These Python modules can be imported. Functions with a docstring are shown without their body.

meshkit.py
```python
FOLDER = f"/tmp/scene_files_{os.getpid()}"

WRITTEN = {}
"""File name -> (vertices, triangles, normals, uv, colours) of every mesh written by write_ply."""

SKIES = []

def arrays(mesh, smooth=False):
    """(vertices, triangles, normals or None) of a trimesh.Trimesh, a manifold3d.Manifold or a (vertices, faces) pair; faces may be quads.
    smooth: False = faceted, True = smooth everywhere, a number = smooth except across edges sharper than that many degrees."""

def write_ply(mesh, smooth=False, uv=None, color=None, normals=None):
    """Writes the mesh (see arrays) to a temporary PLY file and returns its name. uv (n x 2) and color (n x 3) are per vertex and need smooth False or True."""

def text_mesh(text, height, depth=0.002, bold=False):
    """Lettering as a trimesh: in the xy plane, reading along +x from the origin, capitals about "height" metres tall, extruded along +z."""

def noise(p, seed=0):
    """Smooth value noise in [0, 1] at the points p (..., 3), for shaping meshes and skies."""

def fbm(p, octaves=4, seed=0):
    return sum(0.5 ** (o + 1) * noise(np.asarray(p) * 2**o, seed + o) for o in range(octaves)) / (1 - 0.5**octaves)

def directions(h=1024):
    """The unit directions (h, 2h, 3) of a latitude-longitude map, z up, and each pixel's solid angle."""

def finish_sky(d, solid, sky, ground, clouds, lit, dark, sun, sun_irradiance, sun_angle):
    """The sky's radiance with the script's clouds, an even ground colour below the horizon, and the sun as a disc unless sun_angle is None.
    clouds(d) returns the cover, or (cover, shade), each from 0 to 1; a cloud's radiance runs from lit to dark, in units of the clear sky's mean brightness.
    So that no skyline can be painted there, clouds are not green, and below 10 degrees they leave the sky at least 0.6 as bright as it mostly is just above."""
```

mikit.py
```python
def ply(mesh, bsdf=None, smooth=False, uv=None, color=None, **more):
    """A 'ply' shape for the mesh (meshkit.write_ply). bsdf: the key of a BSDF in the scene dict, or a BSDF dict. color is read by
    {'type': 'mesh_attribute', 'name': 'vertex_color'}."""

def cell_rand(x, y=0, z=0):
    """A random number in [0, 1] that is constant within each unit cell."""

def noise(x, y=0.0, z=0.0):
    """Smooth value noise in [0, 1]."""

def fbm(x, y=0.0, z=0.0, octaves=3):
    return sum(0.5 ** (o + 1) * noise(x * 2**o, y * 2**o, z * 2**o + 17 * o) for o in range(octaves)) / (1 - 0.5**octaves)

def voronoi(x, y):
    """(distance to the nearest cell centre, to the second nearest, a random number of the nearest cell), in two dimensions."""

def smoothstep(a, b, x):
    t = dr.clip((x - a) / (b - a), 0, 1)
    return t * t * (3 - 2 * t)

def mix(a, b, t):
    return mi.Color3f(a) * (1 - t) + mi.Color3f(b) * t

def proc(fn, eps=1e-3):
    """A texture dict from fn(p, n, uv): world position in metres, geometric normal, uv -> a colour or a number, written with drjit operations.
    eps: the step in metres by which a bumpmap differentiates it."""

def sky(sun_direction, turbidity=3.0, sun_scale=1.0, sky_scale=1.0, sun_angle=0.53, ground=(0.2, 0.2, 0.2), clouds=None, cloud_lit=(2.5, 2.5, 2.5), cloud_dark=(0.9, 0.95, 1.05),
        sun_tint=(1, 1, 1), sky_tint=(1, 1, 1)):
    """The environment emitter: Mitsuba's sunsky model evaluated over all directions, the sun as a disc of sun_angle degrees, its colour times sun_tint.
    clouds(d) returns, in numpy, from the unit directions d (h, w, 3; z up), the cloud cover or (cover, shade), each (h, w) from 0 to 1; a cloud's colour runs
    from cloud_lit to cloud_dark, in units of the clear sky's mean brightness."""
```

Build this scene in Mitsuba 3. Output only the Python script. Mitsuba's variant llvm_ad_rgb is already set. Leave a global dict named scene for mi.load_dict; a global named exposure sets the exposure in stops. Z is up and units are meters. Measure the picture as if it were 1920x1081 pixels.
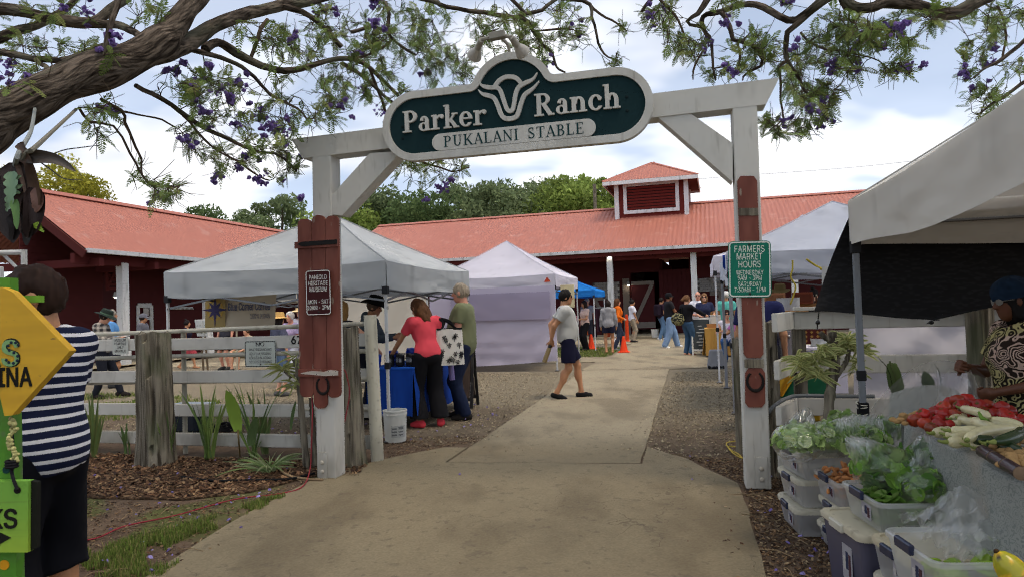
import math, random, numpy as np, trimesh, manifold3d, shapely, mitsuba as mi, mikit, meshkit
from shapely.geometry import Polygon, LineString, Point, box as sbox
from shapely.ops import unary_union
import drjit as dr
from mikit import noise, fbm, voronoi, cell_rand, smoothstep, mix, proc

# ------------------------------------------------------------------ camera, sky, exposure
T = mi.ScalarTransform4f
FPX, PITCH, ROLL, EYE = 1290.0, math.atan(36.5 / 1290), math.radians(1.9), 1.45
YAW = math.radians(15)                                             # the ranch is turned 15 degrees to the view
R0, U0, F0 = np.array([1., 0, 0]), np.array([0, -math.sin(PITCH), math.cos(PITCH)]), np.array([0, math.cos(PITCH), math.sin(PITCH)])
CR, CU = math.cos(ROLL) * R0 - math.sin(ROLL) * U0, math.sin(ROLL) * R0 + math.cos(ROLL) * U0
scene, labels = {}, {}
scene['camera'] = {'type': 'perspective', 'fov': math.degrees(2 * math.atan(960 / FPX)), 'fov_axis': 'x', 'near_clip': 0.05, 'far_clip': 3000.0,
                   'to_world': T().look_at(origin=[0, 0, EYE], target=[0, float(F0[1]), EYE + float(F0[2])], up=CU.tolist())}
exposure = 2.0


def cloud_cover(d):
    z = np.maximum(d[..., 2], 0.03)
    q = np.stack([d[..., 0] / (z + .25) * 1.1, d[..., 1] / (z + .25) * 1.6, 0 * z], -1)
    a = meshkit.fbm(q * 1.3 + 3.7, 5, 3)
    b = meshkit.fbm(q * 3.1 + 9.1, 4, 8)
    cover = np.clip((a * .75 + b * .25 - .40) * 6, 0, 1)
    cover = np.maximum(cover, .38)
    shade = np.clip((meshkit.fbm(q * 1.7 + 21.0, 5, 5) - .36) * 2.6, 0, 1)
    return cover, shade


scene['sky'] = mikit.sky((0.30, -0.25, 1.0), turbidity=3, sun_scale=0.28, sun_angle=17, clouds=cloud_cover, cloud_lit=(3.3, 3.32, 3.4), cloud_dark=(2.45, 2.5, 2.62), sky_tint=(1, 1, 1))

# ------------------------------------------------------------------ helpers
rng = np.random.default_rng(7)
PI = math.pi
V3 = lambda *a: np.array(a, float)


def pix(px, py):
    return (px - 960) / FPX * CR - (py - 540.5) / FPX * CU + F0


def D(px, py, Y):                       # the point seen at a pixel of the photograph at distance Y into the scene
    d = pix(px, py)
    return V3(0, 0, EYE) + d * (Y / d[1])


def G(px, py, z=0.0):                   # ... on the level z
    d = pix(px, py)
    return V3(0, 0, EYE) + d * ((z - EYE) / d[2])


def proj(p):
    q = np.asarray(p, float) - V3(0, 0, EYE)
    w = q @ F0
    return 960 + FPX * (q @ CR) / w, 540.5 - FPX * (q @ CU) / w


def on_line(px, p, az):                 # where the vertical plane through a column of pixels meets the ground line through p with direction az
    t = (px - 960) / FPX / F0[1]
    dx, dy = math.sin(az), math.cos(az)
    s = (t * p[1] - p[0]) / (dx - t * dy)
    return V3(p[0] + s * dx, p[1] + s * dy, p[2] if len(p) > 2 else 0)


UX, VY = V3(math.cos(YAW), -math.sin(YAW), 0), V3(math.sin(YAW), math.cos(YAW), 0)     # across and along the path


def lin(h):                             # '#rrggbb' or 0-255 triple of a surface -> linear reflectance
    if isinstance(h, str):
        h = [int(h.lstrip('#')[i:i + 2], 16) for i in (0, 2, 4)]
    c = np.asarray(h, float) / 255
    return np.where(c <= .04045, c / 12.92, ((c + .055) / 1.055) ** 2.4)


def nrm(v):
    v = np.asarray(v, float)
    return v / max(np.linalg.norm(v), 1e-12)


class MB:                               # collects triangles, with a colour per vertex
    def __init__(s):
        s.v, s.f, s.c, s.n = [], [], [], 0

    def add(s, v, f, col=None):
        v = np.asarray(v, float).reshape(-1, 3); f = np.asarray(f, int)
        if f.shape[1] == 4:
            f = np.vstack([f[:, [0, 1, 2]], f[:, [0, 2, 3]]])
        s.v.append(v); s.f.append(f + s.n); s.n += len(v)
        col = (.5, .5, .5) if col is None else col
        s.c.append(np.broadcast_to(np.asarray(col, float), v.shape))
        return s

    def mesh(s, m, col=None):
        if isinstance(m, MB):
            m, c0 = m.get(); return s.add(m.vertices, m.faces, c0 if col is None else col)
        return s.add(m.vertices if hasattr(m, 'vertices') else m[0], m.faces if hasattr(m, 'faces') else m[1], col)

    def get(s):
        return trimesh.Trimesh(np.vstack(s.v), np.vstack(s.f), process=False), np.vstack(s.c)


def frame(z, x=None):
    z = nrm(z)
    if x is None:
        x = V3(1, 0, 0) if abs(z[0]) < .9 else V3(0, 1, 0)
    x = nrm(np.asarray(x) - z * np.dot(x, z))
    return x, np.cross(z, x), z


_BB = {}


def bbox(c, hx, hy, hz, ax=V3(1, 0, 0), ay=V3(0, 1, 0), az=V3(0, 0, 1), bev=0.004):
    """A box with bevelled edges (44 triangles), half sizes hx hy hz along the unit axes."""
    key = 'bb'
    if key not in _BB:
        sg = [(a, b, d) for a in (-1, 1) for b in (-1, 1) for d in (-1, 1)]
        idx = {}; V = []
        for i, q in enumerate(sg):
            for k in range(3):
                idx[(q, k)] = len(V); V.append((q, k))
        F = []
        def quad(pts):
            F.append([idx[p] for p in pts])
        for k in range(3):
            a, b = [(1, 2), (2, 0), (0, 1)][k]
            for sgn in (-1, 1):
                ring = []
                for (u, v) in ((-1, -1), (1, -1), (1, 1), (-1, 1)):
                    q = [0, 0, 0]; q[k] = sgn; q[a] = u; q[b] = v; ring.append((tuple(q), k))
                quad(ring if sgn > 0 else ring[::-1])
        for k in range(3):
            a, b = [(1, 2), (2, 0), (0, 1)][k]
            for u in (-1, 1):
                for v in (-1, 1):
                    q0 = [0, 0, 0]; q0[a] = u; q0[b] = v; q1 = list(q0); q0[k] = -1; q1[k] = 1
                    r = [(tuple(q0), a), (tuple(q1), a), (tuple(q1), b), (tuple(q0), b)]
                    quad(r if u * v < 0 else r[::-1])
        F3 = [[f[0], f[1], f[2]] for f in F] + [[f[0], f[2], f[3]] for f in F]
        for q in sg:
            t = [idx[(q, 0)], idx[(q, 1)], idx[(q, 2)]]
            F3.append(t if q[0] * q[1] * q[2] > 0 else t[::-1])
        _BB[key] = (V, np.array(F3))
    V, F3 = _BB[key]
    h = np.array([hx, hy, hz]); b = min(bev, .45 * h.min())
    P = np.array([[q[j] * (h[j] if j == k else h[j] - b) for j in range(3)] for q, k in V])
    A = np.stack([np.asarray(ax, float), np.asarray(ay, float), np.asarray(az, float)])
    F = F3 if np.linalg.det(A) > 0 else F3[:, ::-1]
    return P @ A + np.asarray(c, float), F


def beam(p0, p1, w, t, side=None, bev=.004):
    """A bar from p0 to p1; w across 'side' direction, t across the third."""
    p0, p1 = np.asarray(p0, float), np.asarray(p1, float)
    z = nrm(p1 - p0); x, y, z = frame(z, side)
    return bbox((p0 + p1) / 2, w / 2, t / 2, np.linalg.norm(p1 - p0) / 2, x, y, z, bev)


def tube(pts, rad, n=8, cap=True, flat=None, side=None):
    """A tube along points with radii (numbers or (ra, rb) pairs)."""
    p = np.asarray(pts, float); m = len(p)
    r = np.asarray(rad, float)
    r = np.broadcast_to(r, (m,)) if r.ndim < 2 else r
    ra, rb = (r, r) if r.ndim == 1 else (r[:, 0], r[:, 1])
    t = np.gradient(p, axis=0); t /= np.linalg.norm(t, axis=1, keepdims=True) + 1e-12
    a = np.zeros_like(p); ref = frame(t[0], side)[0]
    for i in range(m):
        ref = nrm(ref - t[i] * np.dot(ref, t[i])); a[i] = ref
    b = np.cross(t, a); th = np.arange(n) * 2 * PI / n
    v = (p[:, None] + ra[:, None, None] * np.cos(th)[None, :, None] * a[:, None] + rb[:, None, None] * np.sin(th)[None, :, None] * b[:, None]).reshape(-1, 3)
    i, j = np.meshgrid(np.arange(m - 1), np.arange(n), indexing='ij')
    q = np.stack([i * n + j, i * n + (j + 1) % n, (i + 1) * n + (j + 1) % n, (i + 1) * n + j], -1).reshape(-1, 4)
    f = np.vstack([q[:, [0, 1, 2]], q[:, [0, 2, 3]]])
    if cap:
        v = np.vstack([v, p[:1], p[-1:]]); k = np.arange(n)
        f = np.vstack([f, np.stack([k * 0 + m * n, (k + 1) % n, k], -1), np.stack([k * 0 + m * n + 1, (m - 1) * n + k, (m - 1) * n + (k + 1) % n], -1)])
    return v, f


def lathe(prof, n=24, c=(0, 0, 0), axis=V3(0, 0, 1)):
    """prof: (radius, height) pairs from bottom to top, about axis through c."""
    pr = np.asarray(prof, float); th = np.arange(n) * 2 * PI / n
    x, y, z = frame(axis)
    v = (np.asarray(c, float) + pr[:, None, 1:2] * z + pr[:, None, :1] * (np.cos(th)[None, :, None] * x + np.sin(th)[None, :, None] * y)).reshape(-1, 3)
    m = len(pr); i, j = np.meshgrid(np.arange(m - 1), np.arange(n), indexing='ij')
    q = np.stack([i * n + j, i * n + (j + 1) % n, (i + 1) * n + (j + 1) % n, (i + 1) * n + j], -1).reshape(-1, 4)
    return v, np.vstack([q[:, [0, 1, 2]], q[:, [0, 2, 3]]])


def grid(nu, nv, fn):
    """A sheet: fn(u, v) of arrays in [0, 1] -> points."""
    u, v = np.meshgrid(np.linspace(0, 1, nu), np.linspace(0, 1, nv), indexing='ij')
    P = fn(u, v).reshape(-1, 3)
    i, j = np.meshgrid(np.arange(nu - 1), np.arange(nv - 1), indexing='ij')
    q = np.stack([i * nv + j, (i + 1) * nv + j, (i + 1) * nv + j + 1, i * nv + j + 1], -1).reshape(-1, 4)
    return P, np.vstack([q[:, [0, 1, 2]], q[:, [0, 2, 3]]])


def extrude(poly, depth, o=(0, 0, 0), ax=V3(1, 0, 0), ay=V3(0, 1, 0)):
    """A shapely polygon drawn on axes ax, ay at o, thickened by depth along ax x ay."""
    ax, ay = np.asarray(ax, float), np.asarray(ay, float); az = np.cross(ax, ay)
    vs, fs, n = [], [], 0
    for g in getattr(poly, 'geoms', [poly]):
        if g.is_empty or g.area < 1e-9:
            continue
        m = trimesh.creation.extrude_polygon(g, depth, engine='earcut')
        v = np.asarray(m.vertices)
        vs.append(np.asarray(o, float) + v[:, :1] * ax + v[:, 1:2] * ay + v[:, 2:] * az); fs.append(np.asarray(m.faces) + n); n += len(v)
    return np.vstack(vs), np.vstack(fs)


def put_text(text, height, o, ax, ay, bold=False, depth=.003, center=True, width=None):
    m = meshkit.text_mesh(text, height, depth, bold); v = np.array(m.vertices)
    w = v[:, 0].max() - v[:, 0].min()
    v[:, 0] -= v[:, 0].min()
    if width:
        v[:, 0] *= width / w; w = width
    if center:
        v[:, 0] -= w / 2
    az = np.cross(ax, ay)
    return np.asarray(o, float) + v[:, :1] * ax + v[:, 1:2] * ay + v[:, 2:] * az, np.asarray(m.faces)


COUNT = {}


def number(name):
    COUNT[name] = COUNT.get(name, -1) + 1
    return name if COUNT[name] == 0 else f'{name}_{COUNT[name]:03d}'


def thing(name, label, cat, group=None):
    k = number(name); labels[k] = {'label': label, 'category': cat}
    if group:
        labels[k]['group'] = group
    return k


def shape(key, mesh, bsdf, col=None, smooth=35, **more):
    if isinstance(mesh, MB):
        if col is None:
            mesh, col = mesh.get()
        else:
            mesh = mesh.get()[0]
    if isinstance(mesh, (tuple, list)):
        mesh = trimesh.Trimesh(np.asarray(mesh[0], float), np.asarray(mesh[1], int), process=False)
    if col is None:
        scene[key] = mikit.ply(mesh, bsdf, smooth=smooth, **more); return key
    if smooth is False or smooth is True:
        s = smooth
    elif callable(col) or np.asarray(col).ndim < 2:
        mesh = trimesh.graph.smooth_shade(mesh, angle=np.radians(smooth), facet_minarea=None); s = True
    else:
        s = False
    n = len(mesh.vertices)
    C = col(np.asarray(mesh.vertices)) if callable(col) else np.asarray(col, float)
    scene[key] = mikit.ply(mesh, bsdf, smooth=s, color=np.broadcast_to(C, (n, 3)).copy(), **more)
    return key


def part(parent, name, mesh, bsdf, col=None, smooth=35, label=None, stuff=False):
    k = number(parent + '__' + name)
    shape(k, mesh, bsdf, col, smooth)
    if label or stuff:
        labels[k] = {}
        if label:
            labels[k]['label'] = label
        if stuff:
            labels[k]['kind'] = 'stuff'
    return k


def solo(name, label, cat, mesh, bsdf, col=None, smooth=35, group=None):
    k = thing(name, label, cat, group); shape(k, mesh, bsdf, col, smooth); return k


def struct(name, mesh, bsdf, col=None, smooth=False):
    k = number(name); shape(k, mesh, bsdf, col, smooth); labels[k] = {'kind': 'structure'}; return k


def stuff(name, label, cat, mesh, bsdf, col=None, smooth=False):
    k = number(name); shape(k, mesh, bsdf, col, smooth); labels[k] = {'label': label, 'category': cat, 'kind': 'stuff'}; return k


def join(*ms):
    b = MB()
    for m in ms:
        b.mesh(m)
    return b


def surfnet(fn, lo, hi, h):
    """Closed smooth surface of fn(points) < 0 by surface nets."""
    lo, hi = np.asarray(lo, float), np.asarray(hi, float)
    n = np.maximum(np.ceil((hi - lo) / h).astype(int) + 1, 4)
    ax = [lo[k] + h * np.arange(n[k]) for k in range(3)]
    P = np.stack(np.meshgrid(*ax, indexing='ij'), -1)
    B = 4; nb = -(-n // B)
    cc = [lo[k] + h * (np.arange(nb[k]) * B + (B - 1) / 2) for k in range(3)]
    Cq = np.stack(np.meshgrid(*cc, indexing='ij'), -1)
    Cd = fn(Cq.reshape(-1, 3)).reshape(nb)
    near = np.abs(Cd) < h * B * 1.5 + .02
    rep = lambda a: a.repeat(B, 0).repeat(B, 1).repeat(B, 2)[:n[0], :n[1], :n[2]]
    S, M = rep(Cd).copy(), rep(near)
    S[M] = fn(P[M])
    S[0], S[-1], S[:, 0], S[:, -1], S[:, :, 0], S[:, :, -1] = (np.maximum(x, h * .3) for x in (S[0], S[-1], S[:, 0], S[:, -1], S[:, :, 0], S[:, :, -1]))
    I = S < 0
    acc = np.zeros(tuple(n - 1) + (3,)); cnt = np.zeros(tuple(n - 1))
    sl = lambda o, k: slice(o, n[k] - 1 + o)
    for k in range(3):
        a, b = [(1, 2), (0, 2), (0, 1)][k]
        for oa in (0, 1):
            for ob in (0, 1):
                o0 = [0, 0, 0]; o0[a] = oa; o0[b] = ob; o1 = list(o0); o1[k] = 1
                s0 = S[sl(o0[0], 0), sl(o0[1], 1), sl(o0[2], 2)]; s1 = S[sl(o1[0], 0), sl(o1[1], 1), sl(o1[2], 2)]
                x = (s0 < 0) != (s1 < 0)
                t = np.where(x, s0 / np.where(x, s0 - s1, 1), 0)
                off = np.zeros(tuple(n - 1) + (3,)); off[..., a] = oa; off[..., b] = ob; off[..., k] = t
                acc += off * x[..., None]; cnt += x
    act = cnt > 0
    idx = -np.ones(tuple(n - 1), int); idx[act] = np.arange(act.sum())
    cell = np.stack(np.nonzero(act), -1)
    V = lo + h * (cell + acc[act] / cnt[act][:, None])
    F = []
    for k in range(3):
        a, b = [(1, 2), (2, 0), (0, 1)][k]
        s = [slice(1, n[j] - 1) for j in range(3)]; s[k] = slice(0, n[k] - 1)
        s1 = list(s); s1[k] = slice(1, n[k])
        i0, i1 = I[tuple(s)], I[tuple(s1)]
        e = np.stack(np.nonzero(i0 != i1), -1)
        if not len(e):
            continue
        neg = i0[tuple(e.T)]
        c = e.copy()
        for j in range(3):
            if j != k:
                c[:, j] += 1
        ea = np.zeros(3, int); ea[a] = 1; eb = np.zeros(3, int); eb[b] = 1
        q = np.stack([idx[tuple((c - ea - eb).T)], idx[tuple((c - eb).T)], idx[tuple(c.T)], idx[tuple((c - ea).T)]], -1)
        q = np.where(neg[:, None], q, q[:, ::-1])
        F.append(q)
    F = np.vstack(F)
    return trimesh.Trimesh(V, np.vstack([F[:, [0, 1, 2]], F[:, [0, 2, 3]]]), process=False)


def smin(ds, k):
    d = ds[0]
    for e in ds[1:]:
        hh = np.clip(.5 + .5 * (e - d) / k, 0, 1)
        d = e * (1 - hh) + d * hh - k * hh * (1 - hh)
    return d


def s_cone(p, a, b, ra, rb):
    a, b = np.asarray(a, float), np.asarray(b, float); ab = b - a
    t = np.clip((p - a) @ ab / max(ab @ ab, 1e-9), 0, 1)
    return np.linalg.norm(p - a - t[:, None] * ab, axis=1) - (ra + (rb - ra) * t)


def s_ell(p, c, r):
    q = (p - np.asarray(c, float)) / np.asarray(r, float)
    k0 = np.linalg.norm(q, axis=1); k1 = np.linalg.norm(q / np.asarray(r, float), axis=1)
    return np.where(k1 > 1e-9, k0 * (k0 - 1) / np.maximum(k1, 1e-9), -min(r))


def s_box(p, c, h, r=0):
    q = np.abs(p - np.asarray(c, float)) - (np.asarray(h, float) - r)
    return np.linalg.norm(np.maximum(q, 0), axis=1) + np.minimum(q.max(1), 0) - r


def smooth_path(pts, n=40):
    """Catmull-Rom through rows of numbers."""
    p = np.asarray(pts, float)
    q = np.vstack([2 * p[0] - p[1], p, 2 * p[-1] - p[-2]])
    m = len(p) - 1; out = []
    for s in np.linspace(0, m, n):
        i = min(int(s), m - 1); t = s - i
        a, b, c, d = q[i:i + 4]
        out.append(.5 * (2 * b + (c - a) * t + (2 * a - 5 * b + 4 * c - d) * t * t + (3 * b - a - 3 * c + d) * t ** 3))
    return np.array(out)


# ------------------------------------------------------------------ materials
VC = {'type': 'mesh_attribute', 'name': 'vertex_color'}
two = lambda b: {'type': 'twosided', 'bsdf': b}


def princ(col, rough=.8, spec=.3, **k):
    return {'type': 'principled', 'base_color': col if isinstance(col, dict) else {'type': 'rgb', 'value': list(map(float, col))}, 'roughness': rough, 'specular': spec, **k}


scene['vc'] = two(princ(VC, .85, .25))
scene['cloth'] = two(princ(VC, .9, .15, sheen=.3))
scene['gloss'] = two(princ(VC, .3, .5))
scene['skin'] = two(princ(VC, .5, .35))
scene['hair'] = two(princ(VC, .6, .18))
scene['metal'] = two(princ(VC, .38, .5, metallic=.85))
scene['steel'] = two(princ((.5, .51, .52), .4, .5, metallic=.6))
scene['leaf'] = {'type': 'principledthin', 'base_color': VC, 'roughness': .55, 'diff_trans': .75, 'spec_trans': 0.0, 'eta': 1.4}
scene['canvas'] = {'type': 'principledthin', 'base_color': VC, 'roughness': .8, 'diff_trans': .45, 'spec_trans': 0.0, 'eta': 1.3}


def dirty(p, n, uv):
    streak = fbm(p.x * 9, p.y * 9, p.z * 1.6, 3)
    spot = fbm(p.x * 30, p.y * 30, p.z * 22, 2)
    return dr.clip(smoothstep(.52, .82, streak) * .45 + smoothstep(.62, .85, spot) * .35 + .06, 0, 1)


scene['worn'] = {'type': 'blendbsdf', 'weight': proc(dirty), 'a': two(princ(VC, .65, .3)), 'b': two(princ((.16, .145, .115), .9, .2))}


def canvas_dirt(p, n, uv):
    a = fbm(p.x * 2.3, p.y * 2.3, p.z * 5, 4)
    return dr.clip(smoothstep(.45, .85, a) * .35, 0, 1)


def white_paint(p, n, uv):
    g = fbm(p.x * 6, p.y * 6, p.z * 2.2, 4)
    s = fbm(p.x * 38, p.y * 38, p.z * 4, 3)
    up = smoothstep(.2, .9, n.z)
    low = smoothstep(.5, 0., p.z) * .55
    d = dr.clip(smoothstep(.46, .85, g) * .35 + smoothstep(.62, .85, s) * .30 + up * .5 + low * smoothstep(.3, .6, g), 0, 1)
    return mix(mi.Color3f(.54, .53, .49), mi.Color3f(.22, .205, .165), d)


scene['white_paint'] = two(princ(proc(white_paint), .6, .3))


def red_paint(p, n, uv):
    g = fbm(p.x * 12, p.y * 12, p.z * 2.5, 4)
    s = smoothstep(.70, .78, fbm(p.x * 24 + 5, p.y * 24, p.z * 7, 4))
    c = mix(mi.Color3f(.135, .037, .025), mi.Color3f(.20, .065, .045), smoothstep(.3, .75, g))
    return mix(c, mi.Color3f(.30, .25, .20), s * .75)


scene['red_paint'] = two(princ(proc(red_paint), .62, .3))


def old_wood(p, n, uv):
    g = fbm(p.x * 30, p.y * 30, p.z * 1.8, 4)
    k = fbm(p.x * 70, p.y * 70, p.z * 3.5, 3)
    m = fbm(p.x * 5 + 3, p.y * 5, p.z * 3, 4)
    c = mix(mi.Color3f(.06, .05, .038), mi.Color3f(.27, .24, .185), smoothstep(.32, .68, g * .6 + k * .4))
    return mix(c, mi.Color3f(.10, .115, .06), smoothstep(.52, .75, m) * .55)


def old_wood_h(p, n, uv):
    return fbm(p.x * 30, p.y * 30, p.z * 1.8, 4) * .02 + fbm(p.x * 70, p.y * 70, p.z * 3.5, 2) * .006


scene['old_wood'] = two({'type': 'bumpmap', 'arbitrary': proc(old_wood_h, eps=.004), 'scale': 1.0, 'bsdf': princ(proc(old_wood), .9, .15)})


def bark(p, n, uv):
    # uv: x along the limb in metres, y around it
    g = fbm(uv.x * 9, uv.y * 26, 0, 4)
    k = fbm(uv.x * 17 + 3, uv.y * 60, 1.0, 3)
    m = fbm(uv.x * 2.1, uv.y * 4, 5.0, 3)
    c = mix(mi.Color3f(.030, .023, .018), mi.Color3f(.165, .132, .105), smoothstep(.3, .72, g * .65 + k * .35))
    return mix(c, mi.Color3f(.17, .17, .12), smoothstep(.56, .78, m) * .5)


scene['bark'] = two({'type': 'bumpmap', 'arbitrary': proc(lambda p, n, uv: fbm(uv.x * 14, uv.y * 34, 1.0, 4) * .028 + fbm(uv.x * 30, uv.y * 90, 3.0, 2) * .008, eps=.004), 'scale': 1.0, 'bsdf': princ(proc(bark), .95, .08)})
scene['bark_thin'] = two(princ(VC, .9, .12))


def concrete(p, n, uv):
    a = fbm(p.x * .9, p.y * .9, 0, 5)
    b = fbm(p.x * 7, p.y * 7, 2, 4)
    e = noise(p.x * 90, p.y * 90)
    v = fbm(p.x * 2.2 + 7, p.y * 1.1, 3, 4)
    c = mix(mi.Color3f(.215, .180, .122), mi.Color3f(.285, .245, .170), dr.clip(a * .6 + b * .4, 0, 1))
    c = mix(c, mi.Color3f(.125, .10, .066), smoothstep(.5, .78, v) * .55)
    c = mix(c, mi.Color3f(.14, .12, .09), smoothstep(.66, .8, fbm(p.x * 16 + 3, p.y * 16, 8, 3)) * .5)
    crack = dr.abs(fbm(p.x * 1.3 + 4, p.y * 1.3, 6, 5) - .5)
    c = mix(c, mi.Color3f(.09, .075, .055), smoothstep(.004, .0, crack) * .5 * smoothstep(.5, .6, noise(p.x * .6, p.y * .6, 9)))
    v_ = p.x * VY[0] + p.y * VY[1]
    c = mix(c, c * mi.Color3f(.78, .75, .69), smoothstep(8.6, 6.2, v_ + 1.2 * (a - .5)))  # near end darker and browner: tree shade put into the colour, with soil film
    return c * (.9 + .2 * e)


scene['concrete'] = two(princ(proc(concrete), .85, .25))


def soil(p, n, uv):
    a = fbm(p.x * 1.1, p.y * 1.1, 0, 4)
    b = fbm(p.x * 9, p.y * 9, 1, 4)
    e = noise(p.x * 70, p.y * 70)
    g = noise(p.x * 140, p.y * 140, 3)
    v = p.x * VY[0] + p.y * VY[1]
    dirt = mix(mi.Color3f(.066, .045, .032), mi.Color3f(.15, .108, .076), dr.clip(.35 * a + .65 * b + .25 * (e - .5), 0, 1))
    grav = mix(mi.Color3f(.135, .112, .080), mi.Color3f(.245, .21, .152), dr.clip(.3 * a + .25 * b + .45 * g, 0, 1))
    far = mix(mi.Color3f(.10, .12, .05), mi.Color3f(.17, .18, .09), b)
    t = smoothstep(6.6, 10.5, v + (a - .5) * 3)
    c = mix(dirt, grav, t)
    green = smoothstep(.52, .66, fbm(p.x * 1.7 + 3, p.y * 1.7, 7, 4)) * smoothstep(7.0, 4.0, v) * smoothstep(-.2, -1.2, p.x)
    c = mix(c, mi.Color3f(.085, .105, .03), green * .7)
    return mix(c, far, smoothstep(45, 60, v))


def soil_h(p, n, uv):
    return fbm(p.x * 11, p.y * 11, 0, 4) * .05 + noise(p.x * 60, p.y * 60) * .008


scene['soil'] = two({'type': 'bumpmap', 'arbitrary': proc(soil_h, eps=.006), 'scale': 1.0, 'bsdf': princ(proc(soil), .95, .1)})


def roof_paint(p, n, uv):
    a = fbm(p.x * .35, p.y * .35, p.z * .5, 4)
    b = fbm(p.x * 3, p.y * 3, p.z * 1.0, 3)
    c = mix(mi.Color3f(.35, .115, .078), mi.Color3f(.40, .15, .105), dr.clip(a * .7 + b * .3, 0, 1))
    return mix(c, mi.Color3f(.44, .24, .20), smoothstep(.6, .8, b) * .4)


scene['roof_red'] = two(princ(proc(roof_paint), .55, .4))


def stripes(p, n, uv):
    w = p.z + .012 * (fbm(p.x * 5, p.y * 5, p.z * 4, 3) - .5) + .05 * (noise(p.x * 3.2 + 4, p.y * 3, p.z * 2) - .5)
    t = w / .0445
    f = t - dr.floor(t)
    band = smoothstep(.60, .64, f) * smoothstep(.99, .95, f)
    return mix(mi.Color3f(.010, .014, .040), mi.Color3f(.62, .62, .66), band)


scene['stripe_cloth'] = two(princ(proc(stripes), .9, .1, sheen=.3))


def plaid(p, n, uv):
    a = (p.x + p.y * .3) * 11; b = p.z * 11
    fa = smoothstep(.45, .55, a - dr.floor(a)); fb = smoothstep(.45, .55, b - dr.floor(b))
    return mix(mi.Color3f(.03, .03, .035), mi.Color3f(.42, .38, .33), (fa + fb) * .5)


scene['plaid_cloth'] = two(princ(proc(plaid), .9, .1))


def swirl(p, n, uv):
    a = fbm(p.x * 9, p.y * 9, p.z * 9, 3)
    s = dr.sin(a * 85 + p.z * 50)
    big = fbm(p.x * 4 + 5, p.y * 4, p.z * 4.5, 3)
    c = mix(mi.Color3f(.025, .016, .012), mi.Color3f(.50, .36, .29), smoothstep(-.1, .5, s))
    g = mix(mi.Color3f(.02, .016, .010), mi.Color3f(.40, .35, .16), smoothstep(.0, .6, s))
    return mix(c, g, smoothstep(.48, .56, big))


scene['print_cloth'] = two(princ(proc(swirl), .9, .1))


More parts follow.
